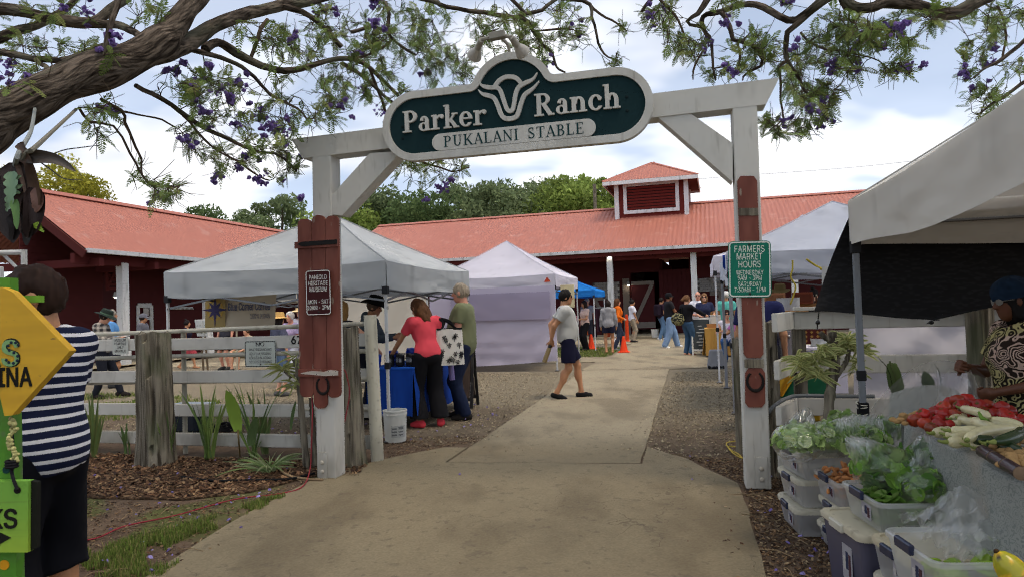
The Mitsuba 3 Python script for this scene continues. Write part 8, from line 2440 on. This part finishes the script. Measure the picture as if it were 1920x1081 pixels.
clump('snake_plant', 'broad mottled snake plant leaves beside the riding ban sign', 500, 850, 5, .5, .78, .028, .22, .05, [G1], 7, (.20, .22, .09))
bl = thing('broadleaf_plant', 'plant with one big upright bright green leaf before the left fence', 'plant')
b0, b1 = G(450, 855), None
V, q, C = strap_leaf(D(446, 808, 6.55), V3(-.12, 0, 1), .44, .085, .12, (.24, .36, .06), 1.2, 12, .35)
part(bl, 'leaf', (V, q), 'leaf', C, True); part(bl, 'stem', tube(smooth_path([b0, D(448, 830, 6.55), D(446, 805, 6.55)], 8), .008, 6), 'vc', lin('#6b5c3a'))
for i, (px, py, tw) in enumerate([(470, 790, 2.0), (545, 760, .6)]):
    V, q, C = strap_leaf(D(px, py + 45, 6.6), V3(.1, 0, 1), .30, .045, .1, (.10, .15, .06), tw, 10, .3); part(bl, 'leaf', (V, q), 'leaf', C, True)


def dracaena(label, base, trunks, heads, seed, cols, edge_, L, w, nl=34):
    rg = np.random.default_rng(seed); k = thing('dracaena', label, 'shrub')
    for pts, r in trunks:
        P = smooth_path(pts, 18); v, f = tube(P, np.linspace(r, r * .7, 18) * (1 + .12 * np.sin(np.arange(18) * 2.3)), 10)
        part(k, 'trunk', (v, f), 'old_wood', None, True)
    for h, n in heads:
        for i in range(n):
            a = rg.uniform(0, 2 * PI); e = rg.uniform(-.7, 1.5); d = V3(math.cos(a), math.sin(a), e)
            V, q, C = strap_leaf(h + rg.normal(0, .02, 3), d, L * rg.uniform(.6, 1.15), w, rg.uniform(.25, .7), np.asarray(cols) * rg.uniform(.75, 1.25), rg.uniform(0, 6))
            C = C.reshape(-1, 3, 3); C[:, [0, 2]] = np.asarray(edge_) * rg.uniform(.8, 1.2); part(k, 'leaf', (V, q), 'leaf', C.reshape(-1, 3), True)
    return k


dY = 6.55
tA = [V3(*D(575, 860, dY)[:2], 0), D(566, 780, dY), D(560, 700, dY), D(552, 672, dY)]
dracaena('small dracaena shrub with twin bare stems against the left gatepost', None, [(tA, .035), ([V3(*D(590, 862, dY)[:2], 0), D(586, 790, dY), D(583, 745, dY)], .03), ([D(560, 700, dY), D(545, 705, dY), D(533, 695, dY)], .014)],
         [(D(533, 692, dY), 26), (D(551, 720, dY), 16), (D(556, 670, dY), 8)], 3, (.22, .25, .08), (.42, .42, .18), .16, .010)
dY = 5.15
tB = [V3(*D(1552, 800, dY)[:2], 0), D(1554, 770, dY), D(1560, 715, dY), D(1566, 670, dY), D(1560, 622, dY)]
dracaena('variegated dracaena with cream-striped leaves standing before the right fence', None, [(tB, .042), ([D(1560, 715, dY), D(1585, 680, dY), D(1592, 655, dY)], .022), ([D(1562, 640, dY), D(1545, 630, dY), D(1538, 622, dY)], .026)],
         [(D(1530, 675, dY), 40), (D(1512, 690, dY), 34), (D(1590, 640, dY), 40), (D(1612, 655, dY), 26), (D(1556, 660, dY), 30), (D(1535, 700, dY), 22), (D(1498, 676, dY), 24), (D(1545, 655, dY), 24), (D(1606, 690, dY), 16), (D(1575, 648, dY), 22)], 5, (.20, .26, .07), (.74, .72, .36), .105, .013)
b3 = thing('broadleaf_plant', 'dark drooping broad leaf plant before the tarpaulin behind the produce', 'plant')
V, q, C = strap_leaf(D(1672, 680, 5.2), V3(.1, 0, -1), .30, .055, .1, (.10, .14, .05), .8, 10, .4); part(b3, 'leaf', (V, q), 'leaf', C, True)
V, q, C = strap_leaf(D(1745, 740, 5.2), V3(-.1, 0, 1), .20, .045, .1, (.07, .10, .045), .8, 10, .4); part(b3, 'leaf', (V, q), 'leaf', C, True)
part(b3, 'stem', tube(smooth_path([V3(*D(1690, 800, 5.2)[:2], 0), D(1685, 740, 5.2), D(1668, 676, 5.2)], 10), .007, 6), 'vc', lin('#55603a'))
for pts in ([(1690, 780), (1672, 715), (1646, 668)], [(1752, 790), (1745, 740), (1722, 700)], [(1770, 790), (1765, 720), (1752, 680)]):
    part(b3, 'blade', tube(smooth_path([V3(*D(*pts[0], 5.2)[:2], 0), D(*pts[1], 5.2), D(*pts[2], 5.2)], 10), np.linspace(.006, .002, 10), 5), 'vc', lin('#2e3a20'))

# ------------------------------------------------------------------ cords, buckets, tables and small things
def cord(name, label, cat, pts, r, col):
    return solo(name, label, cat, tube(smooth_path(pts, 60), r, 6), 'vc', lin(col), True)


cord('extension_cord', 'red extension cord trailing over the soil and up the left gatepost', 'cord', [G(120, 1015, .004), G(180, 1008, .006), G(235, 985, .006), G(330, 965, .006), G(440, 935, .008), G(520, 925, .008), G(566, 912, .012), GP(581, 880, .02), GP(584, 830, .015), GP(586, 770, .02), GP(588, 700, -.21), D(640, 690, 6.35), D(652, 712, 6.35), D(655, 742, 6.35), D(646, 790, 6.35)], .005, '#93303a')
cord('drip_hose', 'black irrigation hose curving through the mulch', 'hose', [G(340, 893, .012), G(400, 900, .015), G(470, 899, .02), G(540, 897, .018), G(590, 886, .02)], .011, '#121214')
cord('root', 'pale bare root lying on the mulch by the left gatepost', 'root', [G(520, 875, .03), G(540, 890, .02), G(575, 897, .015), G(605, 899, .01)], .012, '#7d6a52')
cord('yellow_cord', 'loose yellow cord looped on the ground left of the right gatepost', 'cord', [G(1398, 828, .02), G(1380, 826, .01), G(1362, 830, .01), G(1370, 842, .01), G(1384, 850, .01), G(1392, 858, .01), G(1380, 852, .01), G(1372, 846, .012), G(1366, 836, .012), G(1392, 838, .02)], .006, '#b09a45')
a = D(1486, 488, 8.2); cord('rope', 'yellow-green knotted rope hanging from the grey right canopy', 'rope', [a, a + V3(-.005, 0, -.10), a + V3(-.03, 0, -.2), a + V3(.02, 0, -.30), a + V3(.0, 0, -.40), a + V3(-.05, 0, -.52)], .010, '#a8963a')
cord('rope', 'yellow tie with a frayed knot at the white cloth panel', 'rope', [D(1512, 486, 8.1), D(1528, 497, 8.1), D(1538, 502, 8.0), D(1540, 506, 8.0)], .012, '#a8963a')

bk_ = thing('bucket', 'white plastic pail with a printed label beside the grey canopy leg', 'bucket')
bc = G(742, 826); 
part(bk_, 'pail', lathe([(0, 0), (.112, 0), (.118, .01), (.130, .30), (.136, .30), (.136, .312), (.132, .314), (.132, .335), (.137, .337), (.137, .352), (.131, .355), (.125, .34), (.112, .02), (0, .018)], 32, bc), 'gloss', lin('#c9cac4'), 40)
part(bk_, 'handle', tube([bc + V3(.137 * math.cos(t), -.137 * abs(math.sin(t)) * .2 - .02, .30 - .09 * math.sin(t)) for t in np.linspace(0, PI, 16)], .003, 5), 'metal', lin('#8b8b8b'))
v, f = grid(14, 2, lambda U, W: np.stack([bc[0] + .1285 * np.sin(-.2 + U * 1.3), bc[1] - .1285 * np.cos(-.2 + U * 1.3), .06 + .13 * W], -1))
kk = part(bk_, 'print_label', (v, f), 'vc', lin('#a9aca9'))
for i in range(6):
    v, f = grid(8, 2, lambda U, W: np.stack([bc[0] + .130 * np.sin(-.15 + .6 * (i % 2) + U * .45), bc[1] - .130 * np.cos(-.15 + .6 * (i % 2) + U * .45), .08 + .034 * (i // 2) + (.018 if i != 5 else .03) * W], -1)); part(kk, 'print', (v, f), 'vc', lin('#6d7072'))

# blue coffee table
bt = thing('market_table', 'small table under a fitted blue cloth behind the fence end', 'table')
ta_ = V3(-1.86, 8.72, 0)
def drape(U, W, p0, p1):
    out = nrm(np.cross(p1 - p0, ZUP)); p = p0 + (p1 - p0) * U[..., None]; p[..., 2] = .74 * (1 - W) + .16 * W
    return p + out * ((.03 * np.sin(U * 13) + .04) * W)[..., None]
cs_ = [ta_, ta_ + UX * .62, ta_ + UX * .62 + VY * 1.7, ta_ + VY * 1.7]
for i in range(4):
    part(bt, 'tablecloth', grid(30, 12, lambda U, W: drape(U, W, cs_[i], cs_[(i + 1) % 4])), 'cloth', lin('#163f93'), True)
part(bt, 'table_top', bbox(sum(cs_) / 4 + V3(0, 0, .745), .315, .855, .012, UX, VY), 'cloth', lin('#1f55b5'))
bs = thing('wire_basket', 'black wire basket of coffee bags on the blue table', 'basket')
o_ = ta_ + UX * .40 + VY * .20 + V3(0, 0, .765)
for z in (0, .05, .10, .15):
    q = [o_ + UX * a + VY * b + V3(0, 0, z) for a, b in ((-.19, -.13), (.19, -.13), (.19, .13), (-.19, .13), (-.19, -.13))]; part(bs, 'wire', tube(q, .004, 4), 'metal', lin('#202024'))
m = MB()
for t in np.linspace(-.19, .19, 11):
    for b in (-.13, .13): m.mesh(tube([o_ + UX * t + VY * b, o_ + UX * t + VY * b + V3(0, 0, .15)], .003, 4))
part(bs, 'wire_uprights', m, 'metal', lin('#202024'), stuff=True)
for i in range(5):
    c = o_ + UX * (-.14 + .07 * i) + VY * (.02 if i % 2 else -.05) + V3(0, 0, .075)
    kq = thing('coffee_bag', f'dark coffee bag with a silver label, {["first", "second", "third", "fourth", "fifth"][i]} from the left in the wire basket', 'bag'); part(kq, 'pouch', bbox(c, .028, .04, .075, UX, VY, bev=.012), 'gloss', lin('#1c1c20')); part(kq, 'label_sticker', bbox(c - VY * .041, .018, .001, .03, UX, VY, bev=.0005), 'vc', lin('#a7a9ad'))
for i, (a, b, h) in enumerate(((.06, .10, .17), (.16, .42, .19), (.50, .50, .20), (.34, .62, .21))):
    c = ta_ + UX * a + VY * b + V3(0, 0, .757 + h / 2)
    kq = thing('gift_bag', ['shiny blue bag at the near left corner of the blue table', 'shiny blue bag second along the left of the blue table', 'shiny blue bag behind the wire basket on the right', 'shiny blue bag farthest back behind the wire basket'][i], 'bag')
    mm_ = surfnet(lambda p: s_box(p, (0, 0, 0), (.07, .05, h / 2), .025) + .03 * (meshkit.noise(p * 22 + i) - .5), (-.12, -.1, -.16), (.12, .1, .16), .014)
    part(kq, 'pouch', trimesh.Trimesh(np.asarray(mm_.vertices) + c, mm_.faces, process=False), 'gloss', lin('#1b3fae'), True)


def aframe(label, c, az, w, h, face, frame_, spread=.42):
    k = thing('sandwich_board', label, 'sign board'); a = math.radians(az)
    n = V3(math.sin(a), math.cos(a), 0); x = V3(-math.cos(a), math.sin(a), 0) * -1; c = np.asarray(c, float)
    for s in (-1, 1):
        b0 = c + n * s * spread / 2; t0 = c + V3(0, 0, h) + n * s * .02; up = nrm(t0 - b0); nn = nrm(np.cross(x, up)) 
        if np.dot(nn, n * s) < 0: nn = -nn
        L = np.linalg.norm(t0 - b0)
        part(k, 'board', bbox(b0 + up * L * .55, w / 2 - .03, .008, L * .42, x, nn, up), 'vc', face)
        for q in (-1, 1):
            part(k, 'stile', beam(b0 + x * q * w / 2, t0 + x * q * w / 2, .045, .03, x), 'worn', frame_)
        part(k, 'rail', beam(t0 - x * w / 2 - up * .03, t0 + x * w / 2 - up * .03, .05, .028, up), 'worn', frame_)
        part(k, 'rail', beam(b0 + up * L * .14 - x * w / 2, b0 + up * L * .14 + x * w / 2, .05, .028, up), 'worn', frame_)
    return k, x


aframe('brown sandwich board with a black frame behind the olive shirt wearer', V3(-.92, 10.4, 0), 190, .62, .92, lin('#4e4138'), lin('#17171a'))
kq, xq = aframe('chalkboard sandwich board with a white frame beside the burlap table', on_line(1311, V3(5.2, 18.9, 0), PI / 2 + YAW), 195, .48, 1.02, lin('#3c4246'), lin('#d5d5d2'))
for i in range(7):
    p = on_line(1311, V3(5.2, 18.9, 0), PI / 2 + YAW) - VY * (.222 - .025 * i) + V3(0, 0, .28 + .085 * i)
    part(kq, 'chalk_line', bbox(p + UX * (.03 * ((i * 7) % 3 - 1)), .05 + .04 * ((i * 5) % 3), .003, .014, UX, VY, bev=.002), 'vc', lin('#a9adad'))


def cone(label, px, py, h=.5):
    k = thing('traffic_cone', label, 'traffic cone'); c = G(px, py)
    part(k, 'base', bbox(c + V3(0, 0, .016), .17, .17, .016, UX, VY, bev=.01), 'vc', lin('#d9431f'))
    part(k, 'cone', lathe([(.135, .03), (.11, .09), (.035, h - .01), (.028, h), (0, h)], 24, c), 'vc', lin('#ee4a26'), 40)


cone('orange traffic cone by the slanted leg of the blue canopy', 1109, 654)
cone('orange traffic cone at the feet of the grey hooded child', 1170, 660)
cn = thing('traffic_cone', 'tall slim orange delineator post near the stable door', 'traffic cone'); c = at_px(1174, 27.0)
part(cn, 'post', lathe([(.12, 0), (.11, .03), (.075, .05), (.06, 1.0), (.05, 1.05), (0, 1.06)], 16, c), 'vc', lin('#d8451f'), 40)
bk2 = thing('bucket', 'small white bucket beside the stable door', 'bucket'); part(bk2, 'pail', lathe([(0, 0), (.12, 0), (.15, .30), (.155, .31), (.14, .30), (0, .28)], 18, at_px(1226, 27.6, .1)), 'gloss', lin('#cfd0cc'))
jg = thing('jug', 'white plastic jug on the grass behind the hooded child', 'jug'); part(jg, 'body', lathe([(0, 0), (.10, 0), (.11, .04), (.11, .20), (.04, .29), (.04, .32), (0, .33)], 16, at_px(1152, 23.5)), 'gloss', lin('#d4d5d4'))

tb2 = thing('market_table', 'small table draped in tan burlap beside the chalkboard', 'table')
q0 = on_line(1318, V3(5.05, 18.0, 0), PI / 2 + YAW)
cs2 = [q0, q0 + UX * .75, q0 + UX * .75 + VY * 1.2, q0 + VY * 1.2]
for i in range(4):
    def dr2(U, W, p0=cs2[i], p1=cs2[(i + 1) % 4]):
        out = nrm(np.cross(p1 - p0, ZUP)); p = p0 + (p1 - p0) * U[..., None]; p[..., 2] = .73 * (1 - W) + .05 * W
        return p + out * (((.04 * np.sin(U * 17 + i)) + .05) * W)[..., None]
    part(tb2, 'tablecloth', grid(34, 8, dr2), 'cloth', lin('#b48a48'), True)
part(tb2, 'table_top', bbox(sum(cs2) / 4 + V3(0, 0, .735), .38, .605, .012, UX, VY), 'cloth', lin('#b9904e'))
for i, (a, b, w, h, cc, lb) in enumerate(((.18, .3, .12, .05, '#b07c4a', 'flat tan box at the left of the burlap table'), (.5, .2, .08, .07, '#8a623a', 'small brown box at the right of the burlap table'), (.3, .8, .14, .16, '#c7c5bf', 'pale grey cool box at the back of the burlap table'))):
    kq = thing('box', lb, 'box'); c = q0 + UX * a + VY * b + V3(0, 0, .747 + h)
    part(kq, 'carton', bbox(c, w, .10, h, UX, VY, bev=.01), 'vc', lin(cc)); part(kq, 'lid', bbox(c + V3(0, 0, h + .008), w + .006, .106, .008, UX, VY), 'vc', lin(cc) * .8)
sk = thing('wooden_crates', 'stack of slatted wooden crates behind the burlap table', 'crates'); c = on_line(1342, V3(5.9, 20.5, 0), PI / 2 + YAW)
for i in range(6):
    part(sk, 'crate_side', bbox(c + V3(0, 0, .12 + .2 * i), .26, .18, .07, UX, VY), 'vc', lin('#9a7444') * (.85 + .05 * i))
wb = thing('weight_bag', 'grey fabric weight bag strapped at the foot of the canopy pole', 'bag'); c = on_line(1337, V3(4.4, 15.0, 0), PI / 2 + YAW)
mm_ = surfnet(lambda p: np.maximum(s_box(p, (0, 0, .22), (.17 , .10, .22), .06) + p[:, 2] * .15 - .03, 0 * p[:, 0] - 1) + .012 * (meshkit.noise(p * 16) - .5), (-.25, -.2, -.02), (.25, .2, .5), .022)
part(wb, 'sack', trimesh.Trimesh(np.asarray(mm_.vertices) @ np.array([[.97, -.25, 0], [.25, .97, 0], [0, 0, 1]]) + c, mm_.faces, process=False), 'cloth', lin('#84868b'), True)
part(wb, 'base', bbox(c + V3(0, 0, .035), .18, .12, .035, UX, VY, bev=.02), 'vc', lin('#1c1d20'))
cp = thing('flag', 'small blue and white cloth hanging from the canopy left of the hours sign', 'flag')
c = D(1362, 492, 9.4)
part(cp, 'white_cloth', grid(10, 10, lambda U, W: np.stack([c[0] - .02 + .16 * U * (1 - .3 * W), c[1] + .05 * np.sin(U * 6 + W * 3), c[2] + .10 - .42 * W], -1)), 'cloth', lin('#cfd2da'), True)
part(cp, 'blue_cloth', grid(8, 8, lambda U, W: np.stack([c[0] - .06 + .08 * U, c[1] - .03 + .03 * np.sin(U * 5), c[2] + .10 - .26 * W * (.6 + .4 * U)], -1)), 'cloth', lin('#2849a0'), True)

# the booth right of the gate
cb = thing('cabinet', 'grey metal cabinet with two round knobs behind the right fence', 'cabinet'); c = D(1472, 645, 7.6)
part(cb, 'carcass', bbox(c + V3(0, .25, -.05), .22, .24, .22, UX, VY), 'vc', lin('#7c7b7d'))
for s in (-1, 1):
    d_ = part(cb, 'door', bbox(c + UX * s * .10 - VY * .0 + V3(0, .0, -.05), .095, .008, .20, UX, VY), 'vc', lin('#85838a')); part(d_, 'knob', trimesh.creation.icosphere(2, .018).apply_translation(c + UX * s * .04 - VY * .02 + V3(0, 0, .09)), 'metal', lin('#b5b5b5'), True)
for s in (-1, 1):
    part(cb, 'leg', beam(V3(c[0] + .18 * s, c[1] + .25, 0), V3(c[0] + .18 * s, c[1] + .25, c[2] - .27), .04, .04), 'metal', lin('#6b6b6b'))
ct = thing('counter', 'pale wooden booth counter with display goods behind the right fence', 'counter'); c = V3(*D(1500, 570, 9.2)[:2], 0)
part(ct, 'counter_top', bbox(c + V3(0, 0, 1.36) + UX * .2, .75, .28, .02, UX, VY), 'vc', lin('#a5764a'))
for s in (-1, 1):
    part(ct, 'leg', beam(c + UX * (.2 + .68 * s) + V3(0, 0, .0), c + UX * (.2 + .68 * s) + V3(0, 0, 1.34), .06, .06), 'vc', lin('#8a6a48'))
pn = thing('pan', 'round grey metal pan on the booth counter', 'pan'); part(pn, 'bowl', lathe([(0, 0), (.13, 0), (.135, .15), (.14, .155), (.13, .15), (.125, .01), (0, .01)], 24, D(1478, 572, 8.4) - V3(0, 0, .06)), 'steel', None, 40)
part(ct, 'side_shelf', bbox(D(1478, 572, 8.4) - V3(0, 0, .08), .2, .2, .015, UX, VY), 'vc', lin('#8f6a45'))
for i in range(5):
    c = D(1503 + 7 * i, 557, 9.1); kq = thing('bottle', f'small amber bottle, {["first", "second", "third", "fourth", "fifth"][i]} from the left on the booth counter', 'bottle')
    c[2] = 1.38; part(kq, 'flask', lathe([(0, 0), (.018, 0), (.018, .07), (.007, .085), (.007, .105), (0, .106)], 10, c), 'gloss', lin('#6b3f1c')); part(kq, 'cap', lathe([(.009, .098), (.010, .118), (0, .119)], 8, c), 'vc', lin('#d3cdb8'))
for (px, w, lb, cc) in ((1505, .12, 'red-brown wooden box at the left of the booth counter', '#7a3d2a'), (1452, .13, 'striped wooden board leaning at the left end of the booth', '#9a6a4c')):
    kq = thing('box', lb, 'box'); c = D(px, 560, 8.9); c[2] = 1.455
    part(kq, 'carton', bbox(c, w, .05, .075, UX, VY), 'vc', lin(cc)); part(kq, 'panel', bbox(c - VY * .053, w * .8, .004, .05, UX, VY), 'vc', lin(cc) * .6)
pt = thing('patterned_panel', 'dark red panel with gold lattice pattern behind the right fence', 'panel'); c = D(1522, 630, 7.9)
part(pt, 'panel', bbox(c, .16, .01, .085, UX, VY), 'vc', lin('#481a18'))
for i in range(5):
    for j_ in range(3):
        part(pt, 'motif', bbox(c - VY * .0125 + UX * (-.125 + .0625 * i) + V3(0, 0, -.05 + .05 * j_), .013, .002, .013, nrm(UX + ZUP), VY, nrm(ZUP - UX), bev=.001), 'vc', lin('#8e6a36'))
wt = thing('market_table', 'white-covered booth table behind the right fence', 'table'); c = D(1530, 655, 7.8)
part(wt, 'table_top', bbox(V3(c[0], c[1] + .2, .88), .30, .25, .015, UX, VY), 'cloth', lin('#cfcbd6')); part(wt, 'tablecloth', bbox(V3(c[0], c[1] - .03, .62), .30, .012, .24, UX, VY), 'cloth', lin('#c9c5d4'))
part(wt, 'leg', beam(V3(c[0] + .2, c[1] + .2, 0), V3(c[0] + .2, c[1] + .2, .87), .04, .04), 'vc', lin('#8a8a8a')); part(pt, 'stand', beam(V3(*(D(1522, 630, 7.93)[:2]), .89), D(1522, 630, 7.93), .03, .02), 'vc', lin('#3a1a16'))
tbn = thing('tub', 'white round tub on the white booth table', 'tub'); part(tbn, 'pail', lathe([(0, 0), (.08, 0), (.10, .09), (.105, .095), (.095, .09), (0, .08)], 18, V3(*D(1535, 645, 7.9)[:2], .896)), 'gloss', lin('#bfc3be'))
yt = thing('plastic_tray', 'yellow plastic tray on the ground behind the right fence', 'tray'); c = V3(*D(1500, 782, 6.1)[:2], .42)
part(yt, 'tray', bbox(c, .15, .12, .035, UX, VY, bev=.02), 'gloss', lin('#c9a010')); part(yt, 'rim', bbox(c + V3(0, 0, .032), .165, .135, .008, UX, VY), 'gloss', lin('#c9a010')); part(yt, 'handle', bbox(c + V3(.04, -.01, .045), .03, .02, .012, UX, VY), 'gloss', lin('#b8900e'))
cr = thing('crate', 'dark crate under the yellow tray', 'crate'); part(cr, 'carton', bbox(c - V3(0, 0, .21), .16, .13, .165, UX, VY), 'vc', lin('#1d1d1f')); part(cr, 'lid', bbox(c - V3(0, 0, .042), .165, .135, .006, UX, VY), 'vc', lin('#2a2a2c'))
gf = thing('flag', 'gold and green cloth hanging under the right booth', 'flag'); c0_, c1_ = D(1452, 694, 6.6), D(1552, 690, 6.6)
part(gf, 'green_cloth', grid(20, 10, lambda U, W: c0_ + (c1_ - c0_) * U[..., None] - (.26 * W)[..., None] * ZUP + (.03 * np.sin(U * 12 + W * 2))[..., None] * VY), 'cloth', lin('#1f5a3f'), True)
part(gf, 'gold_cloth', grid(14, 10, lambda U, W: c0_ - VY * .05 + (c1_ - c0_) * (U * .45 * (1 - W * .75))[..., None] - (.24 * W)[..., None] * ZUP + (.03 * np.sin(U * 9 + W * 2))[..., None] * VY), 'cloth', lin('#b98d2c'), True)
# things behind the left fence
bx2 = thing('storage_tote', 'dark blue tote with a pale lid on the soil behind the left fence', 'storage box'); c = on_line(350, V3(-3.6, 8.8, 0), PI / 2 + YAW)
part(bx2, 'tub', bbox(c + V3(0, 0, .16), .24, .18, .16, UX, VY, bev=.03), 'gloss', lin('#16222e')); part(bx2, 'lid', bbox(c + V3(0, 0, .335), .26, .20, .015, UX, VY, bev=.01), 'gloss', lin('#aab4b6')); part(bx2, 'latch', bbox(c - VY * .185 + V3(0, 0, .3), .04, .01, .03, UX, VY), 'gloss', lin('#1d7f9a'))
cc_ = thing('cable_coil', 'coil of black cable on the soil behind the left fence', 'cable'); c = on_line(412, V3(-3.2, 8.7, 0), PI / 2 + YAW)
for i in range(4):
    part(cc_, 'loop', tube([c + V3(.13 * math.cos(t) * (1 - .05 * i), .12 * math.sin(t) * (1 - .05 * i), .02 + .022 * i + .01 * math.sin(3 * t + i)) for t in np.linspace(0, 2 * PI, 22)], .012, 6), 'vc', lin('#131315'))
for px, lb in ((392, 'white stall board with leaf pictures, left of a pair behind the fence'), (400, 'white stall board with leaf pictures, right of a pair behind the fence')):
    kq = thing('display_board', lb, 'display board'); c = D(px - 18, 614, 15.5)
    part(kq, 'board', bbox(c, .09, .012, .19, UX, nrm(VY + V3(0, 0, .2)), nrm(ZUP - VY * .2)), 'vc', lin('#cfd0cc')); part(kq, 'easel', beam(V3(c[0], c[1] + .2, 0), c + VY * .02, .04, .03), 'vc', lin('#6a5a48'))
    for i in range(4): part(kq, 'print', bbox(c - VY * .02 + UX * (-.04 + .08 * (i % 2)) + V3(0, 0, -.08 + .16 * (i // 2)), .018, .004, .035, UX, VY, bev=.002), 'vc', lin('#7d8068'))
rk2 = thing('clothes_rack', 'rack of dark and orange clothes under the blue canopy', 'clothes rack'); c = at_px(1126, 25.5)
part(rk2, 'rail', tube([c - UX * .7 + V3(0, 0, 1.35), c + UX * .7 + V3(0, 0, 1.35)], .02, 8), 'metal', lin('#77777a'))
for s in (-1, 1): part(rk2, 'upright', tube([c + UX * .7 * s, c + UX * .7 * s + V3(0, 0, 1.35)], .02, 8), 'metal', lin('#77777a'))
for i in range(8):
    part(rk2, 'garment', grid(6, 10, lambda U, W: c[None, None] + (-.6 + .17 * i + .14 * (U - .5) + .03 * np.sin(W * 5 + i))[..., None] * UX + (.22 * (U - .5))[..., None] * VY + (1.32 - (.85 + .1 * (i % 3)) * W)[..., None] * ZUP), 'cloth', lin(['#1c1a22', '#b5502a', '#231f2a', '#3a2230', '#17171c', '#a5482c', '#26222c', '#1d1b20'][i]), True)
po = thing('poster', 'cream shop poster with a red figure print hanging in the white canopy', 'poster'); c = D(1036, 556, 15.9) + UX * .35
part(po, 'sheet', bbox(c, .16, .01, .26, UX, VY), 'vc', lin('#cbbf98'))
m = MB()
for r_, (x, z) in ((.06, (0, .08)), (.09, (0, -.06))): m.mesh(extrude(Point(x, z).buffer(r_).difference(Point(x, z).buffer(r_ * .6)), .003, c - VY * .015, UX, ZUP))
part(po, 'print', m, 'vc', lin('#a8433c'))
